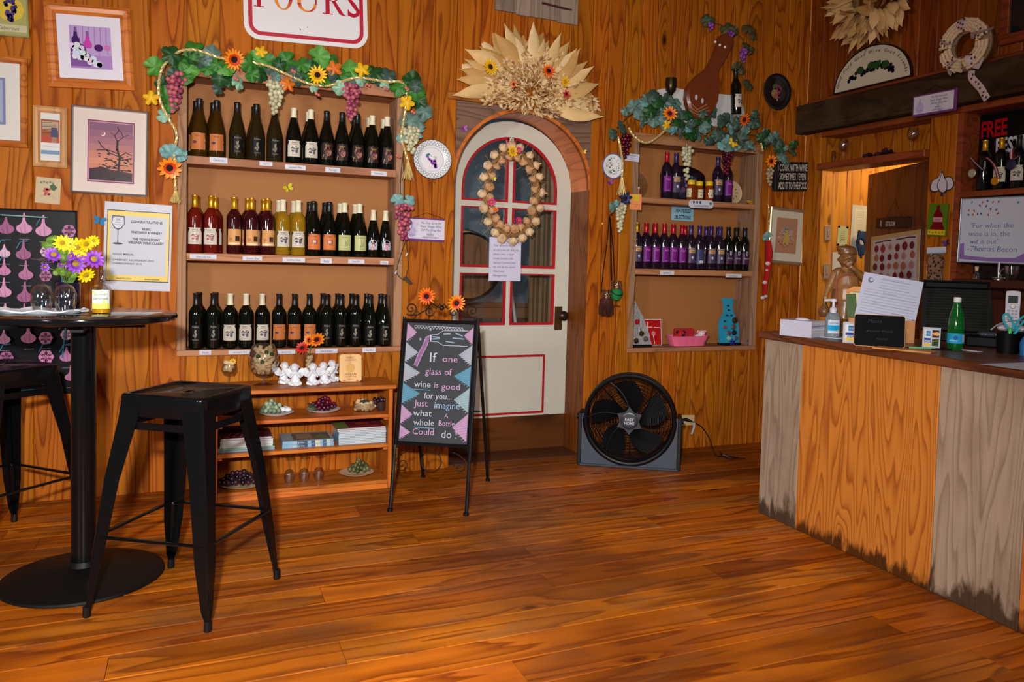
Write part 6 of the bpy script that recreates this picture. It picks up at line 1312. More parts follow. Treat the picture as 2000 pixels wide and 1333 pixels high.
for s_ in (-1, 1): MB().prism(rrect(w*.16, h*.30, .006), .005, .007, T=Matrix.Translation((s_*w*.22, 0, 0))).build('receptacle', IV, so); MB().box(s_*w*.22-.006, -.006, .007, s_*w*.22-.004, .006, .0074).box(s_*w*.22+.004, -.006, .007, s_*w*.22+.006, .006, .0074).build('slot', BLKP, so)
cd_ = thing('power_cord', 'black power cord with white tag running from the socket to the floor', 'cord', onb(1340, 822, .02))
c1 = [W(1337, 820, D-.012), W(1346, 822, D-.035), W(1357, 826, D-.06), W(1372, 836, D-.08), W(1385, 856, D-.09), W(1393, 878, D-.10)]+[FL(x, y, .005) for x, y in ((1400, 891), (1413, 892), (1424, 897), (1440, 895), (1455, 897))]
gchild(cd_, MB().tube(catmull(c1, 7), .0035, 6), 'wire', BLKP, smooth=True)
gchild(cd_, MB().tube([W(1336, 820, D-.010), W(1341, 820, D-.03), W(1352, 824, D-.05)], [.011, .012, .006], 8), 'plug', BLKP, smooth=True)
a = W(1356, 826, D-.062); gchild(cd_, MB().tube([a, a+Vector((-.004, -.004, -.03)), a+Vector((-.022, -.006, -.075))], [.011, .012, .011], 4, flat=.08), 'paper_tag', PAPER)
gchild(cd_, MB().tube([FL(1405, 882, .004), FL(1413, 890, .010), FL(1425, 892, .006), FL(1453, 897, .004)], [.003, .006, .005, .003], 6), 'cord_end', BLKP)

# ================================================================= garland and things over / in the smaller niche
g2 = thing('ivy_garland', 'dusky teal artificial ivy garland over the smaller niche', 'garland', onb(1370, 250, .03))
gp = [(1205, 250), (1235, 222), (1280, 210), (1320, 232), (1350, 245), (1385, 250), (1420, 262), (1455, 262), (1500, 272), (1545, 300)]
gchild(g2, MB().tube(catmull(gpath(gp, .05), 6), .004, 5), 'vine', mat('vine_stem'), smooth=True)
rnd = random.Random(21); Q = catmull([Vector((x, y, 0)) for x, y in gp], 12)
for i in range(118):
    q = Q[int(rnd.random()**.92*(len(Q)-1))]; x, y = q.x+rnd.uniform(-14, 14), q.y+rnd.uniform(-30, 26)
    if x > 1480: y = q.y+rnd.uniform(-16, 18)
    if x > 1330 and y < 215: continue
    put_leaf(g2, rnd.choice('tttkkkcd'), x, y, rnd.uniform(18, 31) if x < 1490 else rnd.uniform(12, 20), off=rnd.uniform(.05, .12), tilt=.7)
for k_, x, y, s_ in (('y', 1303, 245, 20), ('y', 1434, 278, 22), ('k', 1199, 262, 24), ('t', 1198, 405, 22), ('c', 1206, 398, 16), ('k', 1476, 222, 18)): put_leaf(g2, k_, x, y, s_, off=.12, tilt=.3)
flower(g2, 'oy', 1308, 222, 16, off=.13, n=12, w=.16); flower(g2, 'o', 1453, 234, 14, off=.13, n=13); flower(g2, 'oy', 1506, 315, 13, off=.06, n=10, w=.18); flower(g2, 'bl', 1220, 388, 17, off=.05, n=7, w=.2, name='blue_blossom')
for i, (px, py, h_px, w_px, ms) in enumerate(((1222, 262, 46, 26, G_RED), (1341, 288, 62, 28, G_WHITE), (1419, 290, 50, 32, G_RED), (1502, 330, 34, 16, G_BEIGE), (1212, 400, 52, 26, G_WHITE))):
    P = W(px, py, D-.055); k_ = (P-EYE).dot(CF_)/FPX; kid(g2, 'grape_cluster', grape_me('grape_cluster', ms, h_px*k_, w_px*k_*.9, .0135, 30, i+30), WT(P) @ BACKR)
for pth in ([(1228, 250), (1236, 264), (1250, 276), (1266, 279), (1282, 270), (1298, 256)], [(1207, 268), (1212, 290), (1216, 320), (1215, 345)], [(1486, 280), (1490, 296)]): gchild(g2, rope_mb(gpath(pth, .08), .0085, .04), 'gold_cord', GOLDR, smooth=True)
tassel(g2, 1215, 343, .125, .035); 
# white arched board, mandolin shape, goblet and bottle standing on the niche header
wbp = [(1265, 196), (1272, 181), (1290, 174), (1318, 172), (1336, 176), (1395, 183), (1425, 186), (1440, 194), (1450, 208), (1455, 232), (1440, 246), (1400, 248), (1340, 246), (1300, 236), (1270, 212)]
def cutout(name, label, cat_, px, off, th, m_, bev=.004, ctr=None, group=None, fn=None, zdir=(0, -1, 0), R3=BACKR):
    fn = fn or (lambda x, y: W(x, y, D-off)); cx, cy = ctr or (sum(p[0] for p in px)/len(px), sum(p[1] for p in px)/len(px)); C0 = fn(cx, cy); T = WT(C0) @ R3; Ti = T.inverted()
    t = thing(name, label, cat_, T, group); P = [Ti @ fn(x, y) for x, y in px]; g = Vector((sum(p.x for p in P)/len(P), sum(p.y for p in P)/len(P), 0))
    n = len(P); v = []
    for k_, z in ((1, 0), (1, th-bev), (1-bev*6, th)): v += [(g.x+(p.x-g.x)*k_, g.y+(p.y-g.y)*k_, z) for p in P]
    f = [tuple(range(n-1, -1, -1)), tuple(range(2*n, 3*n))]+[(r*n+i, r*n+(i+1) % n, (r+1)*n+(i+1) % n, (r+1)*n+i) for r in range(2) for i in range(n)]
    A = sum(P[i].x*P[(i+1) % n].y-P[(i+1) % n].x*P[i].y for i in range(n))
    if A < 0: f = [q[::-1] for q in f]
    MB().add(v, f).build('body', m_, t, smooth=True, ang=30); return t, T
cutout('arched_board', 'white arched board behind the mandolin shape above the smaller niche', 'board', wbp, .006, .014, mat('white_board', S(206, 206, 206), .5))
mp = [(1400, 72), (1412, 66), (1424, 72), (1426, 86), (1420, 96), (1412, 112), (1402, 128), (1395, 142), (1394, 160), (1396, 182), (1394, 202), (1386, 220), (1374, 233), (1358, 237), (1346, 228), (1338, 212), (1334, 194), (1336, 176), (1344, 162), (1358, 148), (1372, 138), (1382, 124), (1390, 106), (1396, 90)]
t, T = cutout('mandolin_ornament', 'brown mandolin-shaped basket ornament with long tilted neck above the smaller niche', 'ornament', mp, .05, .05, mat('brown_gourd', S(112, 52, 26), .35, var=.25, bscale=12, coat=.3), .012)
for px, py, w_ in ((1360, 190, 5), (1372, 197, 5)):
    P = T.inverted() @ W(px, py, D-.102); MB().prism([(w_*.0016*math.cos(a)*(1.2), .017*math.sin(a)) for a in [i*PI/6 for i in range(12)]], 0, .002, T=Matrix.Translation((P.x, P.y, .0495))).build('sound_hole', mat('pale_inlay', S(190, 190, 196), .5), t)
for k_ in range(3):
    pts_ = [T.inverted() @ W(x, y, D-.104) for x, y in ((1345+3*k_, 215-6*k_), (1362, 224-5*k_), (1385-2*k_, 216-6*k_))]; MB().tube(pts_, .0016, 5).build('straw_tie', mat('loose_straw'), t)
nk = [T.inverted() @ W(x, y, D-.10) for x, y in ((1397, 82), (1406, 88), (1416, 92))]
for p in nk: MB().ball(p, .009, 8, 6).build('white_bead', WHITE, t, smooth=True)
P = W(1309, 205, D-.05); t = thing('metal_goblet', 'dark metal goblet standing on the header of the smaller niche', 'goblet', WT(P) @ Matrix.Scale(1.0, 4))
MB().lathe([(0, 0), (.040, 0), (.040, .005), (.010, .018), (.008, .055), (.016, .07), (.032, .09), (.036, .125), (.034, .165), (.031, .165), (.030, .09), (0, .075)], 24).build('cup', mat('tarnished_metal', S(60, 52, 34), .3, .8), t, smooth=True)
P = W(1438, 224, D-.05); bottle('slim', 'black', 'black', 'cream_k', P, 'wine bottle leaning beside the mandolin shape on the niche header', None, .1, .97).rotation_euler = (0, -.07, .1)
P0 = W(1426, 138, D-.05); 
vn = thing('grape_vine_spray', 'thin vine with purple grapes curling over the mandolin neck', 'vine', onb(1430, 100, .03))
gchild(vn, MB().tube(catmull(gpath([(1378, 40), (1400, 46), (1425, 56), (1440, 66), (1455, 84), (1458, 104), (1448, 130), (1450, 150), (1464, 170)], .05), 6), .003, 5), 'vine', mat('vine_stem'), smooth=True)
for k_, x, y, s_ in (('v', 1383, 38, 26), ('v', 1420, 56, 26), ('v', 1432, 62, 20), ('v', 1462, 55, 24), ('v', 1472, 68, 20), ('v', 1460, 90, 22), ('v', 1440, 132, 22), ('v', 1448, 136, 18), ('v', 1463, 165, 26), ('v', 1468, 100, 16), ('k', 1380, 42, 18)): put_leaf(vn, k_, x, y, s_*1.1, off=.06, tilt=.6)
for i, (px, py, h_, w_) in enumerate(((1387, 46, 16, 12), (1424, 62, 26, 20), (1450, 97, 26, 20))): P = W(px, py, D-.07); k_ = (P-EYE).dot(CF_)/FPX; kid(vn, 'grape_cluster', grape_me('grape_cluster', G_PURP, h_*k_, w_*k_, .011, 16, i+60), WT(P) @ BACKR)

# small signs round the smaller niche
def simple_sign(name, label, TL, TR, BL, draw, edge=PAPER, d=.003, off=.012, qf=None, cat_='sign'): return picture(name, label, cat_, TL, TR, BL, 0, edge, draw, d, off=off, qf=qf, frame=False)
dk = S(40, 40, 60)
def d_lbl(c): c.rect(0, 0, 1, 1, S(206, 206, 222)); c.text("Rose's Candle Fringes", .5, .32, .2, dk, xs=.62, thin=.01); c.text('Tall $18', .5, .62, .17, dk); c.text('Short $12', .5, .88, .17, dk)
simple_sign('price_card', 'small white price card pinned on the stile of the smaller niche', (1221, 299), (1249, 302), (1221, 314), d_lbl, off=.016)
def d_post(c): c.rect(0, 0, 1, 1, S(240, 150, 100)); c.rect(.2, .02, .8, .42, S(222, 190, 50)); c.text('Candle', .5, .68, .12, S(150, 90, 80)); c.text('rings', .5, .8, .1, S(150, 90, 80))
simple_sign('price_card', 'orange price card on the stile of the smaller niche', (1230, 379), (1253, 380), (1230, 410), d_post, off=.018)
def d_feat(c): c.rect(0, 0, 1, 1, S(140, 184, 206)); c.text('.FEATURED', .5, .38, .36, S(14, 16, 34), shear=.25, thin=.022, xs=.78); c.text('SELECTIONS', .5, .88, .40, S(14, 16, 34), thin=.022, xs=.66)
simple_sign('paper_sign', 'light blue paper sign reading FEATURED SELECTIONS under the honey shelf', (1312, 404), (1355, 407), (1310, 430), d_feat, mat('blue_paper', S(140, 184, 206), .6), off=-.172)
T, w, h = qb((1345, 390), (1393, 392), (1345, 406), .018)
t = thing('oval_sign', 'white rounded sign lettered Local Honey & Wine on the shelf edge', 'sign', T); MB().prism(rrect(w/2, h/2, h*.42), 0, .003).build('plate', PAPER, t); c = CV(w, h); c.text('Local Honey & Wine', .5, .86, .34, dk, shear=.35, xs=.72); [c.disc(.2+.13*i, .3, .035, S(60, 60, 80), asp=1.5) for i in range(3)]; c.disc(.88, .4, .05, S(50, 110, 70)); c.build('print', t, up(.0034))
T, w, h = qb((1507, 317), (1575, 318), (1505, 374), .002)
t = thing('box_sign', 'black box sign reading I COOK WITH WINE SOMETIMES I EVEN ADD IT TO THE FOOD', 'sign', T)
MB().bbox(-w/2, -h/2, 0, w/2, h/2, .035, b=.002).build('box', mat('black_paint', (.010, .010, .011), .6), t)
c = CV(w, h); wt = S(206, 200, 186)
for s_, v in (('I COOK WITH WINE', .31), ('SOMETIMES I EVEN', .62), ('ADD IT TO THE FOOD', .93)): c.text(s_, .5, v, .33, wt, thin=.012, xs=min(.95, w/h*.93/.33/(.64*len(s_))))
c.build('print', t, up(.0354), MATTEP)
def d_pear(c):
    c.rect(0, 0, 1, 1, S(206, 200, 178)); c.rect(.16, .14, .82, .84, S(176, 128, 100)); c.poly([(.49, .36), (.58, .52), (.60, .66), (.5, .74), (.38, .66), (.42, .52)], S(186, 160, 84)); rnd = random.Random(3)
    for i in range(46): a = rnd.uniform(0, 2*PI); r = rnd.uniform(.13, .26); c.disc(.49+r*math.cos(a)*.95, .55+r*math.sin(a)*.8, .022, S(*((150, 84, 80) if math.sin(a) > .1 else (176, 170, 160))), n=7, up=i % 10 == 0)
    for i in range(6): c.line([(.49, .38), (.3+.08*i, .26-.02*(i % 2))], .012, S(130, 140, 130), up=False)
picture('framed_print', 'silver-gold framed print of a pear and berries beside the counter end', 'picture', (1503, 403), (1574, 411), (1499, 514), .022, mat('champagne_frame', S(176, 160, 130), .35, .6), d_pear, .022)
# red plush stocking on a gold tassel cord
t = thing('hanging_stocking', 'red and white plush Christmas stocking hanging from a gold cord by the niche', 'stocking', onb(1499, 480, .03))
gchild(t, rope_mb(gpath([(1497, 398), (1501, 404), (1502, 430), (1500, 458)], .03), .004, .03), 'gold_cord', GOLDR); put_leaf(t, 'c', 1499, 463, 22, off=.05)
rp = mat('red_plush', S(170, 10, 16), .9, bump=.5, bscale=200); wp = mat('white_plush', S(214, 190, 196), .9)
gchild(t, MB().tube([W(1500, 470, D-.035), W(1502, 490, D-.035), W(1501, 515, D-.035), W(1496, 545, D-.035), W(1493, 575, D-.035)], [.024, .034, .030, .024, .020], 10, flat=.5), 'plush_body', rp, smooth=True)
for px, py, r in ((1500, 515, .02), (1498, 528, .012), (1494, 552, .018), (1490, 582, .018), (1496, 579, .014)): gchild(t, MB().ball(W(px, py, D-.05), r, 10, 7, (1.1, .6, .7)), 'plush_patch', wp, smooth=True)
# lanyard glass holders
for nm_, lab, pts_, hx, hy_, col, h2 in (('a', 'black lanyard with wine glass in green felt pouch', [(1191, 422), (1195, 460), (1198, 500), (1201, 548)], 1204, 572, (10, 120, 60), 560), ('b', 'black lanyard with wine glass in brown feathered pouch', [(1190, 422), (1186, 470), (1178, 530), (1174, 575)], 1184, 590, (70, 34, 22), 584)):
    t = thing('lanyard_glass_holder', lab+', beside the smaller niche', 'glass holder', onb(pts_[0][0], pts_[0][1], .02), 'glass holders on lanyards')
    q2 = [(pts_[0][0], pts_[0][1]), (1193, 470), (1194, 510), (1195, 548)] if nm_ == 'a' else [(1191, 424), (1192, 470), (1193, 530), (1194, 572)]
    for P_ in (pts_, q2): gchild(t, MB().tube(catmull(gpath(P_, .02 if nm_ == 'a' else .03), 5), .006, 6, flat=.25), 'strap', BLKP)
    P = W(hx, hy_, D-.045); T = WT(P); s_ = .78
    G_ = stem_glass(.16, .034, foot=.03); G_.build('glass_bowl', GLASS, t, T=t.matrix_world.inverted() @ WT(P+Vector((0, 0, -.085))), smooth=True)
    mb = MB().lathe([(.0, -.05), (.02, -.045), (.036, -.02), (.038, .005), (.030, .022), (.028, .022), (.034, .0), (.0, -.03)], 16)
    if nm_ == 'b':
        for i in range(50): a = i*2.4; mb.tube([(.036*math.cos(a), .036*math.sin(a), .02-.05*(i/50)), (.046*math.cos(a), .046*math.sin(a), -.03-.05*(i/50)), (.02*math.cos(a), .02*math.sin(a), -.065-.03*(i/50))], [.006, .005, .001], 4, flat=.3)
    mb.build('pouch', mat('pouch_%s' % nm_, S(*col), .85), t, T=t.matrix_world.inverted() @ T, smooth=True)
    if nm_ == 'a': MB().tube([(.037*math.cos(a), .037*math.sin(a), .012-.028*max(0, math.cos(a*1.0+1.6))) for a in [i*PI/12 for i in range(24)]], .004, 5, closed=True).build('pouch_edge', BLKP, t, T=t.matrix_world.inverted() @ T)
tag(MB().lathe([(0, 0), (.004, 0), (.004, .02), (.007, .022), (0, .024)], 10, T=onb(1191, 420, 0)).build('nail', IRON), 'dark nail carrying the lanyards', 'nail')

# niche 2, top shelf extras
def d_tray(c):
    c.rect(0, 0, 1, 1, S(24, 16, 26)); rnd = random.Random(4); c.rect(.12, .14, .88, .95, S(54, 40, 70))
    for i in range(30): c.disc(rnd.uniform(.14, .86), rnd.uniform(.16, .9), rnd.uniform(.03, .08), S(*rnd.choice([(90, 110, 150), (120, 70, 120), (60, 110, 130), (150, 140, 170), (60, 40, 90)])), n=8, up=i % 8 == 0)
a, b = W(1292, 380, D+.15), W(1378, 380, D+.15); hh = .235
t = thing('painted_tray', 'dark arched tray painted with flowers standing behind the honey jars', 'tray', Matrix.Translation(((a.x+b.x)/2, D+.165, Z2A)) @ BACKR @ Matrix.Rotation(-.06, 4, 'X')); w = b.x-a.x
ap = [(-w/2, 0), (w/2, 0), (w/2, hh*.7)]+[(w/2*math.cos(x), hh*.7+hh*.3*math.sin(x)) for x in [i*PI/12 for i in range(1, 12)]]+[(-w/2, hh*.7)]
MB().prism(ap, 0, .004).build('tray_body', mat('dark_tray', S(26, 14, 24), .2, coat=.4), t); MB().tube([(x, y, .006) for x, y in ap], .006, 6, closed=True).build('rim', mat('dark_tray'), t, smooth=True)
c = CV(w*.82, hh*.78); d_tray(c); c.build('painted_decoration', t, Matrix.Translation((0, hh*.45, .0046)))
P = W(1437, 370, D+.13); t = thing('round_plate', 'cream plate with dark leaf pattern standing at the end of the honey shelf', 'plate', Matrix.Translation((P.x-.02, D+.150, Z2A+.082)) @ BACKR @ Matrix.Rotation(-.12, 4, 'X')); MB().lathe([(0, .004), (.05, .004), (.08, .012), (.082, .010), (.05, 0), (0, 0)], 32).build('dish', mat('cream_dish', S(206, 180, 140), .3), t, smooth=True)
c = CV(.14, .14); [c.disc(.5+.3*math.cos(a), .5+.3*math.sin(a), .07, S(60, 56, 50), asp=.3, rot=a, n=10, up=False) for a in [i*PI/5 for i in range(10)]]; c.build('leaf_pattern', t, up(.0052))
P = W(1254, 372, D+.12); t = thing('glass_plate', 'clear glass plate standing at the near end of the honey shelf', 'plate', Matrix.Translation((P.x-.045, D+.13, Z2A+.084)) @ BACKR @ Matrix.Rotation(-.12, 4, 'X')); MB().lathe([(0, .004), (.05, .004), (.08, .012), (.084, .010), (.05, 0), (0, 0)], 32).build('dish', GLASS, t, smooth=True)
P = W(1247, 385, D+.05); t = thing('trinket_pot', 'little pink and white pot in front of the clear glass plate', 'pot', at(N2[0]+.035, D+.06, Z2A)); MB().lathe([(0, 0), (.018, 0), (.02, .02), (.014, .03), (.016, .05), (.018, .055), (0, .06)], 16).build('pot_body', mat('pink_pot', S(214, 150, 140), .4), t, smooth=True); MB().lathe([(.016, .054), (.017, .066), (0, .068)], 16).build('lid', WHITE, t)
P = W(1466, 396, D+.03); t = thing('yellow_silk_flower', 'yellow silk flower lying on the end of the honey shelf', 'flower', at(P.x, P.y, Z2A+.004)); flower(t, 'y', 0, 0, .042, T=at(P.x, P.y-.01, Z2A+.006, 0) @ Matrix.Rotation(.5, 4, 'X'), n=12, w=.17, cen=FCY, name='blossom')

# niche 2, bottom shelf
def magnet_board(px, py0, label, m_, outline, rz=0., lean=.12):
    t = thing('bottle_shaped_stand', label, 'display stand', at(px, D+.06, Z2C, rz)); s_ = .305/1.0
    MB().prism([(x*s_, y*s_) for x, y in outline], -.006, .006, T=Matrix.Translation((0, 0, .012)) @ Matrix.Rotation(PI/2-lean, 4, 'X')).build('stand_board', m_, t); MB().bbox(-.075, -.035, 0, .075, .03, .014, b=.002).build('base', BLKM, t); return t
out_b = [(-.26, 0), (.26, 0), (.27, .35), (.24, .5), (.13, .68), (.115, .8), (.15, 1.0), (-.15, 1.0), (-.115, .8), (-.13, .68), (-.24, .5), (-.27, .35)]
X_ = W(1425, 640, D+.06).x; tq = mat('turquoise_glass', S(40, 150, 190), .2, coat=.4, var=.15, bscale=14)
t = magnet_board(X_, 0, 'turquoise bottle-shaped stand with metal bottle stoppers on the bottom shelf', tq, out_b)
for i, (x, z, r, m_) in enumerate(((-.01, .255, .006, IRON), (-.005, .225, .006, IRON), (-.02, .19, .006, IRON), (.015, .19, .006, IRON), (-.04, .15, .007, BRASS), (.045, .155, .022, BRASS), (-.04, .11, .012, mat('rose_glass', S(150, 70, 80), .3)), (.03, .112, .020, SILVER), (-.01, .07, .018, SILVER), (.035, .072, .018, IRON), (-.01, .035, .017, mat('mint_stopper', S(140, 186, 170), .3)), (.05, .035, .014, SILVER))):
    MB().lathe([(0, .016), (r*.7, .014), (r, .006), (r, 0), (0, 0)], 14, T=Matrix.Translation((x, -.012+z*.12, z+.01)) @ Matrix.Rotation(PI/2, 4, 'X')).build('bottle_stopper', m_, t, smooth=True)
for px, d_ in ((1427, 'in front of the turquoise stand'), (1461, 'at the right end of the bottom shelf')):
    P = W(px, 663, D+.03); o = MB(); BLU = mat('royal_blue', S(20, 40, 140), .4)
    for i in range(5): a = 2*PI*i/5+PI/2; o.limb((0, 0, 0), (.022*math.cos(a), 0, .022*math.sin(a)), .009, .004, 8)
    tag(o.build('blue_star', BLU, T=at(P.x, D+.01, Z2C+.024), smooth=True), 'small royal blue star ornament '+d_, 'ornament', 'blue stars on the bottom shelf')
zb_ = mat('zebra_print', S(190, 186, 190), .5); nt = zb_.node_tree; wv = nt.nodes.new('ShaderNodeTexWave'); wv.inputs['Scale'].default_value = 55; wv.inputs['Distortion'].default_value = 9; wv.inputs['Detail'].default_value = 2; tc = nt.nodes.new('ShaderNodeTexCoord'); rp_ = nt.nodes.new('ShaderNodeValToRGB'); rp_.color_ramp.elements[0].position = .48; rp_.color_ramp.elements[1].position = .52; rp_.color_ramp.elements[0].color = (.02, .02, .025, 1); rp_.color_ramp.elements[1].color = (.6, .6, .62, 1)
nt.links.new(tc.outputs['Object'], wv.inputs['Vector']); nt.links.new(wv.outputs['Fac'], rp_.inputs['Fac']); nt.links.new(rp_.outputs[0], nt.nodes['Principled BSDF'].inputs['Base Color'])
t = magnet_board(N2[0]+.088, 0, 'zebra-striped bottle-shaped stand with bottle stoppers on the bottom shelf', zb_, [(-.26, 0), (.27, 0), (.25, .2), (.1, .6), (-.1, .95), (-.2, 1.0), (-.26, .6)])
for x, z, m_ in ((-.02, .16, mat('red_stopper', S(170, 20, 24), .4)), (.01, .085, BRASS), (-.03, .04, BRASS), (.04, .05, SILVER)): MB().lathe([(0, .018), (.012, .014), (.018, .004), (.016, 0), (0, 0)], 14, T=Matrix.Translation((x, -.014+z*.12, z)) @ Matrix.Rotation(PI/2, 4, 'X')).build('bottle_stopper', m_, t, smooth=True)
def d_redc(c): c.rect(0, 0, 1, 1, S(170, 14, 20)); c.rect(.2, .1, .24, .5, S(220, 200, 200)); c.rect(.05, .28, .5, .31, S(220, 200, 200)); c.line([(.6, .3), (.95, .32)], .03, S(230, 200, 200)); c.disc(.55, .55, .12, S(196, 120, 120)); c.line([(.55, .62), (.6, .95)], .04, S(220, 200, 200)); c.line([(.3, .7), (.4, .98)], .05, S(220, 190, 190))
a = W(1258, 665, D+.09).x; b = W(1291, 665, D+.09).x
T = Matrix.Translation(((a+b)/2, D+.095, Z2C+.088)) @ BACKR @ Matrix.Rotation(-.12, 4, 'X'); t = thing('red_card', 'red printed card leaning behind the zebra-striped stand', 'card', T); MB().box(-.068, -.086, -.002, .068, .086, 0).build('card', PAPER, t); c = CV(.128, .164); d_redc(c); c.build('print', t, up(.0004))
# pink basket with plush animals
X_ = W(1343, 655, D+.075).x; t = thing('pink_basket', 'pink woven plastic basket holding a red box and plush animals', 'basket', at(X_, D+.078, Z2C)); PKB = mat('pink_plastic', S(236, 112, 150), .4)
mb = MB(); nb = 36
lv = [(0, .120, .045), (.012, .128, .05), (.012, .124, .047), (.028, .134, .053), (.028, .131, .05), (.044, .142, .057), (.044, .139, .054), (.060, .150, .060), (.066, .156, .064), (.066, .148, .057)]
def rr_pt(i, hx_, hy2): a = 2*PI*i/nb; ca, sa = math.cos(a), math.sin(a); k_ = (abs(ca)**4+abs(sa)**4)**-.25; return ca*k_*hx_*(1+.012*(i % 2)), sa*k_*hy2*(1+.02*(i % 2))
v = [(*rr_pt(i, a, b), z) for z, a, b in lv for i in range(nb)]+[(*rr_pt(i, .118, .043), .004) for i in range(nb)]
f = [(r*nb+i, r*nb+(i+1) % nb, (r+1)*nb+(i+1) % nb, (r+1)*nb+i) for r in range(len(lv)) for i in range(nb)]+[tuple(range(nb-1, -1, -1)), tuple(range(len(lv)*nb, len(lv)*nb+nb))]
mb.add(v, f).build('basket_body', PKB, t)
o = thing('red_box', 'red cloth box standing in the pink basket', 'box', at(X_-.015, D+.10, Z2C+.006)); MB().bbox(-.075, -.016, 0, .075, .016, .105, b=.006).build('box_body', mat('crimson_cloth', S(176, 14, 44), .8), o)
def plush(dx, main, patch, label, k_):
    o = thing('plush_toy', label, 'toy', at(X_+dx, D+.055, Z2C+.006), 'plush animals in the pink basket'); m1, m2 = mat('plush_%d' % k_, S(*main), .95, bump=.5, bscale=250), mat('plushp_%d' % k_, S(*patch), .95)
    MB().ball((0, 0, .045), .032, 14, 9, (1.2, .9, .9)).ball((.012, -.012, .072), .024, 12, 9).build('body', m1, o, smooth=True)
    for s_ in (-1, 1): MB().ball((.012+s_*.024, -.006, .086), .013, 10, 7, (1.2, .5, .9)).build('ear', m2, o, smooth=True)
    MB().ball((.014, -.034, .066), .012, 10, 7, (1.1, .7, .8)).build('muzzle', m2, o, smooth=True); MB().ball((.005, -.033, .08), .003, 6, 5).ball((.022, -.033, .08), .003, 6, 5).ball((.014, -.044, .07), .004, 6, 5).build('eyes', BLKP, o, smooth=True)
plush(-.085, (190, 20, 36), (24, 18, 20), 'red and black plush toy with white face in the pink basket', 1); plush(.08, (222, 206, 214), (240, 130, 160), 'white plush toy with pink ears in the pink basket', 2)
# ================================================================= things on the right wall
def PX(x, y, off=0.): return XP(x, y, XR-off)
def onrw(x, y, off=0., s=1.): return WT(PX(x, y, off)) @ RIGHTR @ Matrix.Scale(s, 4)
# corn husk wreath
hw_ = thing('corn_husk_wreath', 'big dried corn husk wreath high on the right wall, cut by the top edge', 'wreath', onrw(1718, -10, .01)); C0 = PX(1718, -12, .045); rnd = random.Random(17)
Ri = (PX(1800, -12)-PX(1718, -12)).length*.62
gchild(hw_, MB().tube([C0+Vector((0, Ri*math.cos(a), Ri*math.sin(a))) for a in [2*PI*i/36 for i in range(36)]], .035, 8, closed=True), 'straw_ring', mat('straw_ring'), smooth=True)
HUSKD = [mat('huskd_%d' % i, S(*c), .6, var=.22, bscale=14) for i, c in enumerate(((200, 160, 104), (182, 140, 86), (214, 176, 120)))]
hms = [husk_me(.155, .062, b, HUSKD[i % 3]) for i, b in enumerate((-.35, .3, -.15, .4, .12, -.25))]
for i in range(156):
    a = 2*PI*i/52+rnd.uniform(-.06, .06); ring_ = i // 52; r = Ri*(1.0, .82, .62)[ring_]+rnd.uniform(-.02, .02); T = WT(C0+Vector((-.03-.035*ring_, -r*math.cos(a), r*math.sin(a)))) @ RIGHTR @ Matrix.Rotation(a-PI/2, 4, 'Z') @ Matrix.Rotation(rnd.uniform(.15, .75)*(.6, 1, 1.6)[ring_], 4, 'X') @ Matrix.Rotation(rnd.uniform(-.9, .9), 4, 'Y') @ Matrix.Scale(rnd.uniform(.8, 1.15), 4)
    if PX(1718, 0).z and (T.translation.z > 2.95): continue
    kid(hw_, 'husk', hms[rnd.randrange(6)], T)
# half-round sign resting on the ledge trim
a, b, p = PX(1629, 188, .02), PX(1783, 149, .02), PX(1708, 112, .02); w = (b-a).length; hh = w*.40
T = Matrix((((b-a).normalized()), Vector((0, 0, 1)), Vector((-1, 0, 0)))).transposed().to_4x4(); T = RIGHTR.copy(); T.translation = Vector((XR-.016, (a.y+b.y)/2, 2.346))
t = thing('half_round_sign', 'white half-round wine and food sign painted with dark grapes on the beam ledge', 'sign', T)
arcp = [(w/2*math.cos(PI*i/28), hh*math.sin(PI*i/28)) for i in range(29)]; MB().prism(arcp, 0, .012).build('board', mat('sign_edge_black', S(20, 18, 20), .4), t)
MB().add([(x*.955, y*.93+.008, .0125) for x, y in arcp], [tuple(range(28, -1, -1))[::-1]]).build('painted_face', mat('cream_sign', S(206, 196, 176), .5), t)
c = CV(w, hh); rnd = random.Random(2)
for i in range(40): u = rnd.uniform(.2, .8); c.disc(u, .62+.10*math.sin(u*9)+rnd.uniform(-.09, .09), .022, S(*rnd.choice([(20, 16, 34), (30, 24, 44), (24, 30, 30)])), n=8, up=i % 10 == 0)
for u, v in ((.36, .55), (.5, .50), (.58, .52), (.68, .56)): c.disc(u, v, .05, S(40, 76, 36), n=7, asp=.8)
s_ = 'Good Food Good Wine Good Friends'
for i, ch in enumerate(s_):
    aa = PI*(.94-.88*i/(len(s_)-1)); 
    if ch != ' ': c.text(ch, .5+.43*math.cos(aa), 1-.80*math.sin(aa)-.0, .125, S(26, 22, 26), shear=.2, rot=(aa-PI/2)*.8, up=i == 0)
c.build('print', t, Matrix.Translation((0, hh/2, .013)), MATTEP)
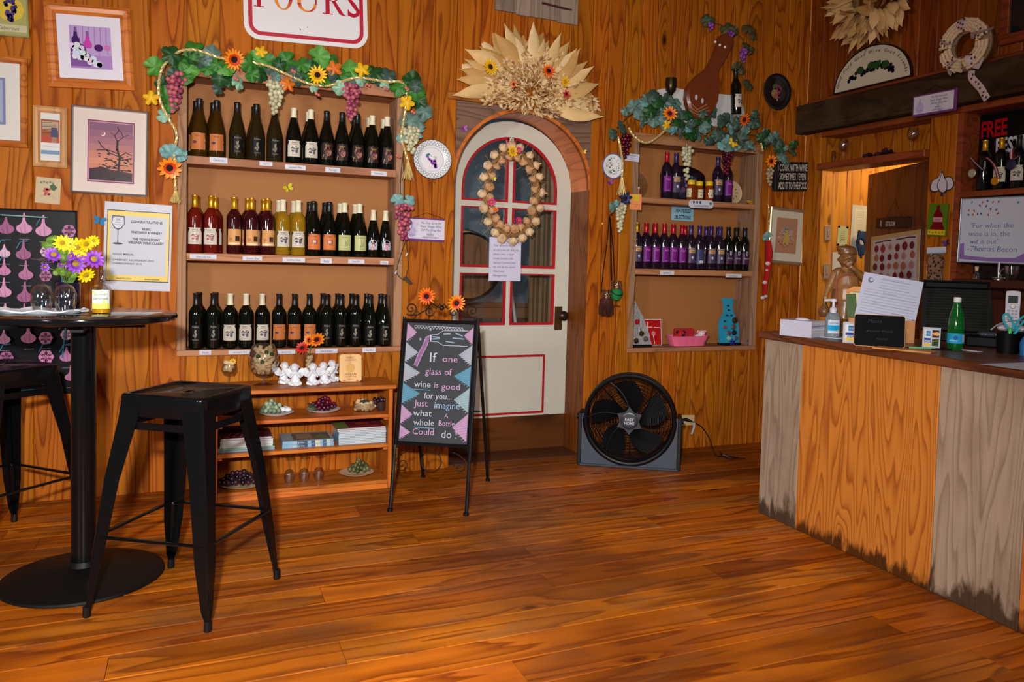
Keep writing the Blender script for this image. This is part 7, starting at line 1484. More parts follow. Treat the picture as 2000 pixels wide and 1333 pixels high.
# cork wreath with dotted ribbon
cw = thing('cork_wreath', 'wreath of wine corks wound with a dotted ribbon, hanging before the dark beam', 'wreath', onrw(1891, 90, .12)); C0 = PX(1891, 90, .125); Rr = (PX(1934, 90, .12)-PX(1848, 90, .12)).length/2*.80; RZ = (PX(1891, 52, .12)-PX(1891, 128, .12)).length/2*1.0
TW = lambda a, r, x: C0+Vector((x, -r*Rr*math.cos(a), r*RZ*math.sin(a)))
gchild(cw, MB().tube([TW(2*PI*i/36, 1, .0) for i in range(36)], .030, 8, closed=True), 'foam_ring', mat('foam_ring', S(150, 120, 90), .9), smooth=True)
ckm = MB().lathe([(0, -.019), (.0098, -.019), (.0098, .019), (0, .019)], 9).mesh('cork', mat('pale_cork', S(214, 190, 156), .8, var=.15), True, 40); rnd = random.Random(4)
for i in range(96):
    k_ = i//4; q = i % 4; a = 2*PI*k_/24+.02; 
    if k_ % 6 in (0,): continue
    r = (.76, .93, 1.10, 1.26)[q]; tang = a+PI/2
    kid(cw, 'cork', ckm, WT(TW(a+q*.03, r, -.034-.012*math.sin(PI*(q+.5)/4))) @ RIGHTR @ Matrix.Rotation(tang+rnd.uniform(-.2, .2), 4, 'Z') @ Matrix.Rotation(PI/2, 4, 'Y'))
RIB = mat('sheer_ribbon', S(196, 176, 176), .7); DOTM = mat('ribbon_dot', S(76, 26, 30), .7)
for k_ in range(5):
    a0 = 2*PI*k_/5+.35; P_ = [TW(a0+.05*math.sin(j*.8), .66+.72*j/8, -.012-.045*math.sin(PI*j/8)) for j in range(9)]; gchild(cw, MB().tube(P_, .032, 6, flat=.12), 'ribbon', RIB, smooth=True)
    mb = MB()
    for j in range(7): p = TW(a0+.18*((j % 3)-1)*.7, .72+.09*j, -.050-.012*math.sin(PI*j/7)); mb.ball(p, .006, 7, 5, (.4, 1, 1))
    gchild(cw, mb, 'ribbon_dots', DOTM)
P_ = [PX(x, y, .12) for x, y in ((1898, 138), (1897, 150), (1904, 160), (1915, 172), (1922, 184), (1928, 194))]; gchild(cw, MB().tube(catmull(P_, 5), .020, 6, flat=.15), 'ribbon_tail', RIB, smooth=True)
mb = MB(); [mb.ball(PX(x, y, .125), .006, 7, 5, (.4, 1, 1)) for x, y in ((1900, 146), (1897, 154), (1906, 160), (1911, 164), (1914, 172), (1921, 180), (1919, 187), (1926, 190))]; gchild(cw, mb, 'ribbon_dots', DOTM)
t, w, h = picture('slogan_plaque', 'purple-edged white slogan plaque hanging on the dark beam', 'sign', (1785, 189), (1872, 172), (1786, 229), 0, VM, d_vint, .014, off=.104, frame=False, qf=qr)
MB().tube([(-w*.3, h/2, .004), (0, h*.5+.04, .002), (w*.3, h/2, .004)], .0012, 4).build('hanging_wire', IRON, t)
# header shelf: goblets and grapes
HZ = 1.9085
for px, py, d_ in ((1644, 283, 'left one near the corner'), (1780, 258, 'right one near the post')):
    P = PX(px, py+30, -.04); t = thing('glass_goblet', f'clear glass goblet on the ledge over the restroom opening, {d_}', 'glass', at(XR+.05, P.y, HZ), 'goblets over the restroom opening'); stem_glass(.15, .034, foot=.03).build('glass_bowl', GLASS, t, smooth=True)
t = thing('grape_bunch', 'dark artificial grape bunch lying on the ledge over the restroom opening', 'grapes', at(XR+.04, PX(1706, 300).y, HZ)); rnd = random.Random(3)
for i in range(30): MB().ball((rnd.uniform(-.02, .03), -.11+.0073*i+rnd.uniform(-.01, .01), .012+rnd.uniform(0, .03)*(1 if i < 12 else .5)), .0125, 8, 6).build('grape', G_BLACK[i % 2], t, smooth=True)
t = thing('small_figurine', 'small dark wooden figurine at the corner of the ledge over the opening', 'figurine', at(XR+.03, PX(1621, 315).y, HZ)); MB().lathe([(0, 0), (.012, 0), (.008, .02), (.016, .045), (.010, .055), (.014, .066), (.008, .08), (0, .082)], 14).build('body', mat('dark_carving', S(90, 44, 16), .5), t, smooth=True)
# post decorations
def rcut(name, label, cat_, px, off, th, m_): return cutout(name, label, cat_, px, off, th, m_, .002, fn=lambda x, y: PX(x, y, off), R3=RIGHTR)
gwm, gbm = mat('garlic_white', S(196, 190, 204), .5), mat('garlic_outline', S(30, 28, 40), .5)
lobes = ([(1840, 334), (1833, 346), (1822, 352), (1817, 362), (1817, 373), (1826, 376), (1838, 370), (1842, 352)], [(1846, 346), (1856, 345), (1862, 352), (1863, 362), (1858, 370), (1848, 373), (1842, 368), (1840, 352)], [(1840, 334), (1845, 347), (1850, 356), (1850, 368), (1845, 377), (1837, 377), (1831, 368), (1831, 358), (1836, 348)])
t = thing('garlic_ornament', 'white garlic bulb ornament with black outline on the wooden post', 'ornament', onrw(1840, 360, .003))
for k_, L_ in enumerate(lobes):
    cx, cy = sum(p[0] for p in L_)/len(L_), sum(p[1] for p in L_)/len(L_); Q_ = [(p.x, p.y) for p in catmull([Vector((x, y, 0)) for x, y in L_], 4, True)]
    for m_, s_, o_ in ((gbm, 1.0, .004+.004*k_), (gwm, .86, .006+.004*k_)): P_ = [PX(cx+(x-cx)*s_, cy+(y-cy)*s_, o_) for x, y in Q_]; gchild(t, MB().add(P_, [tuple(range(len(P_)))]), 'outline' if m_ is gbm else 'clove', m_)
gchild(t, MB().tube([PX(1841, 376, .008), PX(1841, 383, .008)], .012, 6, flat=.4), 'roots', gbm)
def d_bot(c):
    c.rect(0, 0, 1, 1, S(80, 116, 24)); c.rect(.05, .80, .95, .96, S(206, 176, 40)); r_ = S(112, 6, 22)
    c.poly([(.42, .05), (.58, .05), (.6, .2), (.76, .34), (.78, .62), (.88, .74), (.9, .8), (.14, .8), (.16, .74), (.26, .62), (.28, .34), (.40, .2)], r_); c.rect(.28, .42, .76, .56, S(196, 130, 150)); c.text('HMMO', .52, .52, .07, S(90, 30, 50)); [c.disc(.15+.17*i, .88+.02*(i % 2), .035, S(150, 96, 30)) for i in range(5)]
picture('wine_art', 'green canvas painted with a red wine bottle on the wooden post', 'picture', (1817, 398), (1855, 398), (1815, 461), 0, mat('green_canvas_edge', S(60, 90, 24), .6), d_bot, .02, qf=qr, frame=False)
butterfly(1850, 475, 18, (70, 30, 110), 'purple butterfly ornament on the post above the leopard-print packet', fn=lambda x, y: PX(x, y, .004), rot=.3)
LEO = mat('leopard_print', S(120, 84, 60), .6); nt = LEO.node_tree; vo = nt.nodes.new('ShaderNodeTexVoronoi'); vo.inputs['Scale'].default_value = 60; rp_ = nt.nodes.new('ShaderNodeValToRGB'); rp_.color_ramp.elements[0].position = .36; rp_.color_ramp.elements[1].position = .52; rp_.color_ramp.elements[0].color = (.02, .012, .01, 1); rp_.color_ramp.elements[1].color = (.25, .14, .08, 1); tc = nt.nodes.new('ShaderNodeTexCoord'); nt.links.new(tc.outputs['Object'], vo.inputs['Vector']); nt.links.new(vo.outputs['Distance'], rp_.inputs['Fac']); nt.links.new(rp_.outputs[0], nt.nodes['Principled BSDF'].inputs['Base Color'])
T, w, h = qr((1811, 484), (1848, 482), (1813, 556), .004); t = thing('bottle_sleeve_packet', 'leopard-print bottle sleeve in a clear packet hanging on the post', 'packet', T)
MB().box(-w/2, h*.36, 0, w/2, h/2, .002).build('header_card', PAPER, t); MB().box(-w/2, h*.33, .0021, w/2, h*.36, .003).build('blue_band', mat('light_blue', S(130, 180, 206), .5), t)
MB().box(-w/2, -h/2, 0, w/2, h*.355, .0008).build('clear_bag', GLASS, t)
ol = [(-.32, -.48), (.30, -.48), (.34, -.3), (.28, -.12), (.38, .08), (.28, .24), (.05, .30), (-.2, .27), (-.36, .12), (-.30, -.08), (-.38, -.28)]; MB().prism([(p.x*w, p.y*h) for p in catmull([Vector((x, y, 0)) for x, y in ol], 4, True)], .003, .016).build('sleeve', LEO, t, smooth=True)
# whiteboard
def d_wb(c):
    c.rect(0, 0, 1, 1, S(196, 204, 222)); b_c = S(60, 84, 146)
    for s_, u, v, z in (('"For when the', .10, .46, .115), ('wine is in, the', .09, .59, .115), ('wit is out"', .11, .71, .110), ('-Thomas Becon', .09, .83, .120)): c.text(s_, u, v, z, b_c, align='LEFT', thin=-.010, xs=1.12, shear=.08)
    pr = S(140, 110, 180); c.poly([(.005, .72), (.05, .70), (.06, .90), (.34, .93), (.62, .92), (.70, .94), (.72, .99), (.3, .985), (.005, .96)], pr); c.poly([(.60, .93), (.98, .60), (1, .68), (.72, .97)], pr)
    rnd = random.Random(5); c.k += 1
    for i, (x, y) in enumerate(((.11, .05), (.23, .06), (.28, .04), (.34, .06), (.40, .06), (.2, .11), (.27, .12), (.08, .18), (.14, .19), (.32, .17), (.38, .18), (.08, .25), (.13, .25), (.18, .24), (.22, .24), (.30, .26), (.40, .24), (.6, .08), (.7, .15))): 
        a = rnd.uniform(0, 2); col = S(*rnd.choice([(40, 70, 160), (190, 60, 60), (40, 150, 180), (110, 60, 140), (220, 110, 60)])); 
        for k_ in range(2): c.line([(x-.011*math.cos(a+k_*1.2), y-.02*math.sin(a+k_*1.2)), (x+.011*math.cos(a+k_*1.2), y+.02*math.sin(a+k_*1.2))], .007, col, up=False)
picture('whiteboard', 'white marker board with a handwritten wine quote below the medal bottles', 'whiteboard', (1880, 388), (2075, 379), (1880, 513), .006, mat('board_rim', S(150, 160, 170), .4, .4), d_wb, .012, off=.02, qf=qr)
# poster and medal bottles in the recess
def rq(off): return lambda a, b, c_, o_=0: quad(a, b, c_, lambda x, y: XP(x, y, XR+off), (-1, 0, 0))
def d_free(c):
    c.rect(0, 0, 1, 1, S(10, 10, 12)); c.text('FREE', .22, .30, .30, S(170, 14, 20), thin=.03, xs=.62, rot=.03); c.text('FESTIVAL', .50, .52, .27, S(200, 206, 220), thin=.03, xs=.66, rot=.03); c.text("at Rebec's", .62, .64, .12, S(150, 160, 190), shear=.2)
picture('festival_poster', 'black poster lettered FREE FESTIVAL behind the medal bottles', 'poster', (1903, 228), (2110, 196), (1901, 372), 0, mat('black_poster_edge', S(14, 14, 16), .4), d_free, .006, off=0, qf=rq(.128), frame=False)
SZ = 1.6505
for i, (px, d_) in enumerate(((1920, 'nearest the post, turned away with a round medal'), (1952, 'in the middle, draped with a red and white ribbon'), (1986, 'nearest the image edge with a dark rosette'))):
    P = XP(px, 370, XR+.05); lean = 0; t = bottle('bordeaux', 'black', ('gold', 'gold', 'black')[i], (None, 'cream_b', 'cream_b')[i], (P.x, P.y, SZ), f'black wine bottle over the whiteboard, {d_}', 'medal bottles over the whiteboard', -1.15, .92)
    mr, mw = mat('ribbon_red', S(150, 30, 44), .6), mat('ribbon_white', S(200, 200, 210), .6)
    for s_, m_ in ((-1, mr), (0, mw), (1, mat('ribbon_navy', S(30, 34, 80), .6) if i == 0 else mr)):
        A_ = P+Vector((-.045, .05+.007*s_, .17)); B_ = P+Vector((-.050, .0+.007*s_, .125)); C_ = P+Vector((-.050, -.03+.007*s_, .05 if i else .10))
        MB().tube(catmull([A_, B_, C_] if i != 2 else [P+Vector((-.03, .02+.006*s_, .2)), P+Vector((-.05, .006*s_, .15)), P+Vector((-.05, -.035+.006*s_, .165))], 5), .0035, 4, flat=.3).build('ribbon', m_, t, T=t.matrix_world.inverted())
    M_ = P+Vector((-.055, .03, .085)) if i == 0 else P+Vector((-.052, -.01, .04)) if i == 1 else P+Vector((-.055, 0, .125))
    MB().lathe([(0, .004), (.02, .004), (.024, 0), (0, -.002)] if i < 2 else [(0, .004), (.016, .004), (.028, 0), (0, -.002)], 20, T=Matrix.Translation(M_) @ Matrix.Rotation(-PI/2, 4, 'Y')).build('medal', (mat('pale_medal', S(180, 176, 150), .4, .4), GOLD, mat('navy_rosette', S(30, 36, 66), .5))[i], t, T=t.matrix_world.inverted())
# glassware and cork bottle on the dark shelf under the whiteboard
def onsh(px, X): p = XP(px, 540, X); return at(X, p.y, 1.1755)
t = thing('cork_bottle', 'small clear bottle with a cork stopper on the dark shelf by the post', 'bottle', onsh(1907, XR-.10)); MB().lathe([(0, 0), (.018, 0), (.018, .025), (.008, .035), (.008, .05), (.006, .05), (.006, .036), (.016, .024), (.016, .003), (0, .003)], 16).build('bottle_glass', GLASS, t, smooth=True); MB().lathe([(0, .042), (.0075, .042), (.010, .066), (0, .067)], 12).build('cork', CORKM, t)
t = thing('metal_corkscrew', 'shiny metal corkscrew standing on the dark shelf under the whiteboard', 'corkscrew', onsh(1950, XR-.08)); MB().lathe([(0, 0), (.022, 0), (.022, .004), (.006, .01), (.008, .06), (.005, .09), (0, .09)], 16).build('body', SILVER, t, smooth=True); MB().limb((0, .03, .01), (0, -.035, .012), .005, .005).build('handle', SILVER, t, smooth=True)
t = thing('glass_candle_holder', 'clear glass holder with a curled silver handle on the dark shelf under the whiteboard', 'holder', onsh(1976, XR-.08)); MB().lathe([(0, 0), (.04, 0), (.042, .006), (.02, .01), (.03, .03), (.034, .075), (.031, .075), (.026, .03), (0, .014)], 20).build('glass_body', GLASS, t, smooth=True); MB().tube([(-.02, .05*math.cos(a), .035+.03*math.sin(a)) for a in [-1.5+i*.3 for i in range(9)]], .003, 6).build('handle', SILVER, t, smooth=True)

# ================================================================= restroom door and hall wall
T, w, h = quad_door((1718, 425), (1782, 421), (1720, 447), .004)
t = thing('restroom_sign', 'dark wooden plank sign reading RESTROOM on the open brown door', 'sign', T); bl = [(-w/2, -h/2), (-w*.2, -h*.46), (w*.2, -h*.52), (w/2, -h*.42), (w*.49, h*.3), (w*.45, h*.42), (0, h*.5), (-w/2, h*.38)]
MB().prism(bl, 0, .018).build('board', mat('dark_sign_wood', S(40, 18, 14), .6), t); c = CV(w, h); c.text('R', .17, .82, .74, S(206, 200, 190), xs=.75, thin=.012); c.text('ESTROOM', .47, .82, .58, S(206, 200, 190), xs=.66, thin=.012); c.build('lettering_print', t, up(.0184), MATTEP)
for s_ in (-1, 1): MB().tube([(s_*w*.22, h*.45, .006), (0, h*.45+.11, .004)], .0012, 4).build('hanging_string', IRON, t)
def d_onion(c):
    c.rect(0, 0, 1, 1, S(190, 160, 110)); c.rect(.05, .06, .95, .99, S(196, 188, 196)); c.line([(.1, .10), (.3, .085), (.45, .09)], .012, S(60, 40, 40)); c.line([(.55, .09), (.8, .08), (.92, .09)], .012, S(60, 40, 40)); rnd = random.Random(7)
    for r in range(7):
        for q in range(6):
            u, v = .14+.148*q+rnd.uniform(-.015, .015), .19+.128*r+rnd.uniform(-.01, .01); garlic(c, u, v, .048*rnd.uniform(.8, 1.15), S(*rnd.choice([(120, 20, 36), (150, 50, 50), (170, 90, 80), (176, 130, 130), (110, 30, 40), (166, 110, 70)])), rnd.random() < .3, False)
T, w, h = quad_door((1703, 463), (1799, 448), (1700, 600), .003); t = thing('vegetable_poster', 'poster of red onions and garlic bulbs on the open restroom door', 'poster', T); MB().box(-w/2, -h/2, 0, w/2, h/2, .002).build('sheet', PAPER, t); c = CV(w, h); d_onion(c); c.build('print', t, up(.0024))
def hq(a, b, c_, off=0.): return quad(a, b, c_, lambda x, y: W(x, y, D-off), (0, -1, 0))
for nm_, lab, TL, TR, BL, col, d in (('wall_switch', 'upper beige wall switch plate in the hallway', (1611, 441), (1622, 441), (1611, 470), (170, 140, 120), .008), ('wall_switch', 'lower beige wall switch plate behind the statue', (1609, 515), (1620, 515), (1609, 545), (176, 146, 124), .008)):
    T, w, h = hq(TL, TR, BL, .002); t = thing(nm_, lab, 'switch', T, 'hallway switch plates'); MB().bbox(-w/2, -h/2, 0, w/2, h/2, d, b=.002).build('cover_plate', mat('beige_plate', S(*col), .4), t); MB().bbox(-w*.16, -h*.2, d, w*.16, h*.2, d+.005, b=.002).build('toggle', mat('beige_plate'), t)
def simple_hall(name, lab, TL, TR, BL, draw): picture(name, lab, 'paper', TL, TR, BL, 0, PAPER, draw, .003, off=.002, qf=hq, frame=False)
def d_gr(c): c.rect(0, 0, 1, 1, S(186, 186, 140)); [c.rect(u, v, u+.2, v+.1, S(60, 40, 30), up=False) for u, v in ((0, 0), (.8, 0), (0, .9), (.8, .9))]; [c.line([(.3, .2+.09*i), (.75, .2+.09*i)], .03, S(130, 130, 100)) for i in range(7)]
simple_hall('framed_card', 'small greenish card with dark corners on the hallway wall above the statue', (1637, 441), (1657, 443), (1636, 480), d_gr)
def d_lst(c): c.rect(0, 0, 1, 1, S(200, 192, 176)); c.rect(.2, .08, .96, .62, S(214, 206, 180)); [c.line([(.28, .14+.035*i), (.9, .14+.035*i)], .008, S(150, 110, 90), up=i == 0) for i in range(13)]
simple_hall('notice_sheet', 'tall pale notice sheet on the hallway wall beside the brown door', (1665, 400), (1695, 403), (1664, 496), d_lst)
simple_hall('blank_sheet', 'white sheet on the hallway wall behind the statue shoulder', (1626, 493), (1652, 493), (1625, 562), lambda c: c.rect(0, 0, 1, 1, S(206, 200, 190)))
t = thing('blue_cloth', 'dark blue crumpled cloth hanging over the notice sheet', 'cloth', WT(W(1683, 470, D-.04)) @ BACKR); mb = MB(); rnd = random.Random(5)
for i in range(16): x, y = rnd.uniform(-.04, .03), rnd.uniform(-.075, .07); mb.limb((x, y, 0), (x+rnd.uniform(-.02, .02), y-.05, .012), .014, .009, 7)
remesh(mb.build('cloth', mat('navy_cloth', S(16, 44, 80), .8, var=.5, bscale=40), t), .005, 2)

# ================================================================= things on the counter
def cp(px, py): return FL(px, py, CZ)
# tissue box
a, b, c_ = cp(1584, 661), cp(1522, 655), cp(1613, 659); e1 = (b-a); e2 = (c_-a); ang = math.atan2(e1.y, e1.x)
L1_ = e1.length; T = at(a.x, a.y, CZ, ang); sgn = 1 if (e1.x*e2.y-e1.y*e2.x) > 0 else -1; L2_ = .125
tbx = thing('tissue_box', 'pale grey tissue box with thin gold lines at the counter corner', 'tissue box', T); GB = mat('grey_card', S(182, 184, 206), .5)
MB().bbox(0, min(0, sgn*L2_), 0, L1_, max(0, sgn*L2_), .075, b=.0015).build('carton', GB, tbx)
c = CV(L1_, .075); gl = S(206, 200, 170)
for q in ([(.02, .9), (.25, .5), (.0, .3)], [(.25, .95), (.45, .5), (.7, .05)], [(.3, .35), (.45, .1)], [(.62, .95), (.98, .45)], [(.02, .5), (.2, .1)]): c.line(q, .012, gl)
nrm2 = Matrix(((1, 0, 0), (0, 0, -1), (0, 1, 0))).to_4x4() if sgn > 0 else Matrix(((-1, 0, 0), (0, 0, 1), (0, 1, 0))).to_4x4()
c.build('gold_lines', tbx, Matrix.Translation((L1_/2, -.0006*sgn, .0375)) @ nrm2)
c = CV(L2_, .072); [c.rect(.02, .08+.2*i, .98, .16+.2*i, (gl, S(130, 134, 160), S(210, 214, 226), gl)[i]) for i in range(4)]
R4 = Matrix(((0, 0, -1), (-1 if sgn > 0 else 1, 0, 0), (0, 1, 0))).to_4x4() if sgn > 0 else Matrix(((0, 0, -1), (-1, 0, 0), (0, 1, 0))).to_4x4()
c.build('stripes', tbx, Matrix.Translation((-.0006, sgn*L2_/2, .0375)) @ R4)
MB().ball((L1_*.5, sgn*L2_*.5, .076), .022, 12, 8, (1.6, .8, .4)).build('tissue', PAPER, tbx, smooth=True)
# sanitizer
P = cp(1628, 660); t = thing('sanitizer_bottle', 'clear pump bottle of hand sanitizer with a blue and white label', 'bottle', at(P.x+.02, P.y+.03, CZ+.0035, -.5))
MB().lathe([(0, 0), (.030, 0), (.034, .006), (.034, .085), (.026, .105), (.013, .112), (0, .112)], 24, T=Matrix.Diagonal((1, .72, 1, 1))).build('bottle_body', mat('clear_gel', S(196, 214, 226), .05, trans=.75, ior=1.3), t, smooth=True)
WPL = mat('white_pump', S(206, 206, 220), .4); MB().lathe([(.015, .108), (.016, .128), (.010, .134), (.006, .136), (.006, .158), (.014, .160), (.014, .172), (0, .174)], 18).limb((0, 0, .167), (-.038, 0, .165), .006, .005, 8).build('pump', WPL, t, smooth=True)
c = CV(.056, .062, bend=.0345); c.rect(0, 0, 1, 1, S(196, 204, 222)); c.rect(0, .38, 1, .80, S(20, 160, 206)); c.text('SANITIZER', .5, .28, .14, S(60, 60, 130), thin=.01); c.rect(.2, .45, .8, .7, S(10, 140, 196)); c.disc(.85, .78, .1, S(190, 176, 110)); c.build('label', t, Matrix.Diagonal((1, .74, 1, 1)) @ up(.045))
a = cp(1600, 662); tag(MB().bbox(-.10, -.045, 0, .10, .045, .003, b=.001).build('white_card_tray', PAPER, T=at(P.x+.015, P.y-.02, CZ, -1.15)), 'flat white card lying under the sanitizer and the card sign', 'card')
# card payment signs
def d_cards(c):
    c.rect(0, 0, 1, 1, S(170, 172, 182)); c.rect(.05, .06, .95, .94, S(186, 188, 196)); c.rect(.10, .12, .46, .48, S(206, 216, 230)); c.rect(.20, .17, .44, .42, S(30, 110, 170)); c.text('AMEX', .32, .34, .12, S(206, 216, 230), xs=.8)
    c.rect(.54, .12, .92, .48, S(30, 30, 36)); c.disc(.66, .30, .12, S(200, 60, 30), n=16); c.disc(.80, .30, .12, S(222, 160, 30), n=16); c.text('MasterCard', .73, .33, .075, S(230, 230, 230), xs=.8)
    c.rect(.10, .52, .46, .62, S(20, 50, 140)); c.rect(.10, .62, .46, .76, S(206, 208, 216)); c.text('VISA', .28, .75, .16, S(20, 50, 140), shear=.2, thin=.02); c.rect(.10, .76, .46, .88, S(222, 180, 40)); c.rect(.54, .54, .92, .88, S(60, 90, 50)); c.poly([(.56, .6), (.9, .56), (.88, .68), (.58, .72)], S(20, 24, 20)); c.line([(.6, .66), (.86, .62)], .03, S(206, 180, 40)); c.poly([(.58, .78), (.88, .74), (.86, .82), (.6, .86)], S(20, 30, 20))
def lean_card(name, label, cat_, px, py, w, h, rz, lean, draw, th=.003, m_=PAPER, foot=True, z=CZ, dxy=(0, 0)):
    P = FL(px, py, z); T = at(P.x+dxy[0], P.y+dxy[1], z, rz) @ Matrix.Rotation(PI/2-lean, 4, 'X'); t = thing(name, label, cat_, T); MB().bbox(-w/2, 0, -th, w/2, h, 0, b=th*.2).build('panel', m_, t); c = CV(w, h); draw(c); c.build('print', t, Matrix.Translation((0, h/2, .0004)))
    if foot: MB().box(-w*.3, 0, -h*math.tan(lean)-.03, w*.3, .003, -th).build('back_foot', m_, t)
    return t
ACR = mat('acrylic_sign', S(170, 172, 182), .15, coat=.4)
vd = -.78   # signs turned towards the camera
lean_card('payment_card_sign', 'acrylic sign with four payment card logos beside the sanitizer', 'sign', 1672, 671, .108, .090, vd+.05, .22, d_cards, m_=ACR)
lean_card('payment_card_sign', 'small acrylic payment card sign left of the green water bottle', 'sign', 1818, 681, .066, .086, vd-.15, .10, d_cards, m_=ACR)
# small chalkboard easel and wooden brochure holder
PLY = wood('blond_plywood', S(206, 140, 76), S(176, 104, 46), 'Y', rings=3, knots=0, rough=.5)
P = cp(1745, 672); bh_ = thing('brochure_holder', 'blond wooden brochure holder with a stack of printed sheets on the counter', 'holder', at(P.x+.02, P.y+.09, CZ, vd)); 
mb = MB(); mb.bbox(-.135, -.005, 0, .135, .005, .098, b=.001); mb.build('front_panel', PLY, bh_); MB().bbox(-.135, .11, 0, .135, .12, .11, b=.001).build('rear_panel', PLY, bh_)
for x in (-.135, .127): MB().bbox(x, .005, 0, x+.008, .11, .10, b=.001).build('side_panel', PLY, bh_)
MB().box(-.127, .005, 0, .127, .11, .006).build('bottom_panel', PLY, bh_)
TT = Matrix.Translation((0, .045, .014)) @ Matrix.Rotation(PI/2-.32, 4, 'X'); MB().prism([(-.125, 0), (.125, 0), (.150, .215), (.125, .235), (-.120, .235), (-.150, .215)], -.010, -.004, T=TT).build('back_board', PLY, bh_)
st_ = thing('printed_sheets', 'stack of white printed sheets leaning in the wooden holder', 'paper', bh_.matrix_world @ TT @ Matrix.Translation((.012, .07, .0)) @ Matrix.Rotation(-.16, 4, 'Z')); MB().box(-.125, .0, 0, .125, .215, .006).build('sheet_stack', PAPER, st_)
c = CV(.25, .215); c.rect(0, 0, 1, 1, S(186, 190, 214)); n_ = S(110, 112, 140); c.disc(.14, .15, .05, S(110, 116, 140)); c.disc(.15, .14, .03, S(186, 190, 214))
for i in range(14): c.line([(.3 if i < 4 else .06, .10+.062*i), (.80 if i < 4 else .95, .10+.062*i)], .004 if i % 3 else .007, n_, up=i == 0)
for u, v, s_ in ((.5, .08, 'Liability Release and Tasting Form'), (.5, .40, 'Guest Name and Date'), (.3, .62, 'Signature'), (.7, .8, 'Thank you for visiting')): c.text(s_, u, v, .030, n_)
c.build('print', st_, Matrix.Translation((0, .1075, .0065)))
for i, (dx, col) in enumerate(((-.098, (96, 120, 50)), (-.104, (206, 200, 170)), (-.110, (60, 90, 40)))):
    q = thing('brochure', f"thin {('olive green', 'cream', 'dark green')[i]} brochure standing at the left of the wooden holder", 'brochure', bh_.matrix_world @ TT @ Matrix.Translation((dx-.01, .01, -.0035+.0012*i)) @ Matrix.Rotation(.05*i, 4, 'Z')); MB().box(-.012, 0, 0, .03, .20-.006*i, .001).build('sheet', mat('broch_%d' % i, S(*col), .4), q)
P = cp(1722, 678); t = thing('small_chalkboard', 'small black chalkboard with faint writing leaning on the wooden holder', 'chalkboard', at(P.x-.015, P.y-.0, CZ, vd+.03) @ Matrix.Rotation(PI/2-.32, 4, 'X')); MB().prism(rrect(.098, .068, .012), -.007, 0, T=Matrix.Translation((0, .068, 0))).build('board', PLY, t)
MB().prism(rrect(.096, .066, .011), 0, .0015, T=Matrix.Translation((0, .068, 0))).build('black_face', mat('black_face', (.004, .004, .005), .7, spec=.08), t); c = CV(.19, .13); ch = S(56, 60, 76); c.text('Masks', .4, .25, .17, ch, thin=-.01, shear=.2); c.text('are your friends', .5, .55, .12, ch, thin=-.01, shear=.2); c.text('thanks!', .55, .8, .12, ch, thin=-.01, shear=.2); c.build('chalk_writing', t, Matrix.Translation((0, .068, .0019)), MATTEP)
tag(MB().bbox(-.10, -.05, 0, .12, .03, .006, b=.001).build('wooden_strip', PLY, T=at(*cp(1762, 684).xy, CZ, vd-.35)), 'thin wooden strip lying on the counter before the brochure holder', 'wood strip')
# green water bottle
P = cp(1865, 684); t = thing('water_bottle', 'green plastic water bottle with a turquoise label and white cap', 'bottle', at(P.x, P.y+.0, CZ, -.7, .93)); GP = mat('green_plastic', S(20, 120, 50), .08, trans=.55, ior=1.33, coat=.4)
n_ = 30; prof = [(.026, 0), (.031, .008), (.0335, .022), (.0335, .085), (.0325, .11), (.028, .15), (.019, .185), (.0135, .205), (.0135, .212)]; mb = MB(); mb.lathe([(0, .006)]+prof+[(0, .212)], n_); mb.v = [(x*(1-.16*max(0, math.cos(5*math.atan2(y, x)))*(z < .012)), y*(1-.16*max(0, math.cos(5*math.atan2(y, x)))*(z < .012)), z) for x, y, z in mb.v]
mb.build('bottle_body', GP, t, smooth=True); MB().lathe([(.0145, .208), (.0155, .210), (.0155, .228), (.013, .230), (0, .230)], 22).build('cap', WHITE, t, smooth=True)
c = CV(.19, .042, bend=.0341); c.rect(0, 0, 1, 1, S(30, 150, 196)); c.rect(.62, .1, .80, .85, S(190, 186, 206)); [c.line([(.64, .22+.12*i), (.78, .22+.12*i)], .004, S(110, 110, 140)) for i in range(5)]; c.disc(.47, .42, .05, S(30, 90, 160)); c.text('SPRING', .42, .80, .22, S(206, 226, 236), shear=.2); c.build('label', t, up(.052))
# pen, white strips, paper sheet
pn = thing('green_pen', 'green pen lying at the foot of the small payment sign', 'pen', at(*cp(1800, 682).xy, CZ+.004, 2.6)); MB().limb((-.05, 0, 0), (.05, 0, 0), .004, .004, 8).build('barrel', mat('pen_green', S(110, 170, 110), .3), pn, smooth=True); MB().tube([(.05, 0, 0), (.062, 0, 0)], [.004, .001], 8).build('tip', BLKP, pn)
tag(MB().box(-.045, -.014, 0, .045, .014, .002).build('white_strip', PAPER, T=at(*cp(1894, 686).xy, CZ+.001, -1.5)), 'short white paper strip right of the water bottle', 'paper')
a, b, c_ = cp(1912, 712), cp(2000, 709), cp(2000, 724.5); v = [(a.x, a.y, CZ+.0012), (c_.x+.004, c_.y+.0, CZ+.0012), (c_.x+.01, c_.y-.12, CZ+.0012), (b.x+.10, b.y-.10, CZ+.0012), (b.x, b.y, CZ+.0012)]
tag(MB().add(v, [(0, 1, 2, 3, 4)]).add([(x, y, CZ+.0004) for x, y, z in v], [(4, 3, 2, 1, 0)]).build('paper_sheet', PAPER), 'lilac white paper sheet on the counter at the right edge', 'paper')
P = cp(1828, 683); tag(MB().lathe([(0, 0), (.05, 0), (.052, .004), (0, .005)], 24).build('black_coaster', BLKP, T=at(P.x+.03, P.y+.01, CZ)), 'round black coaster beside the small payment sign', 'coaster')
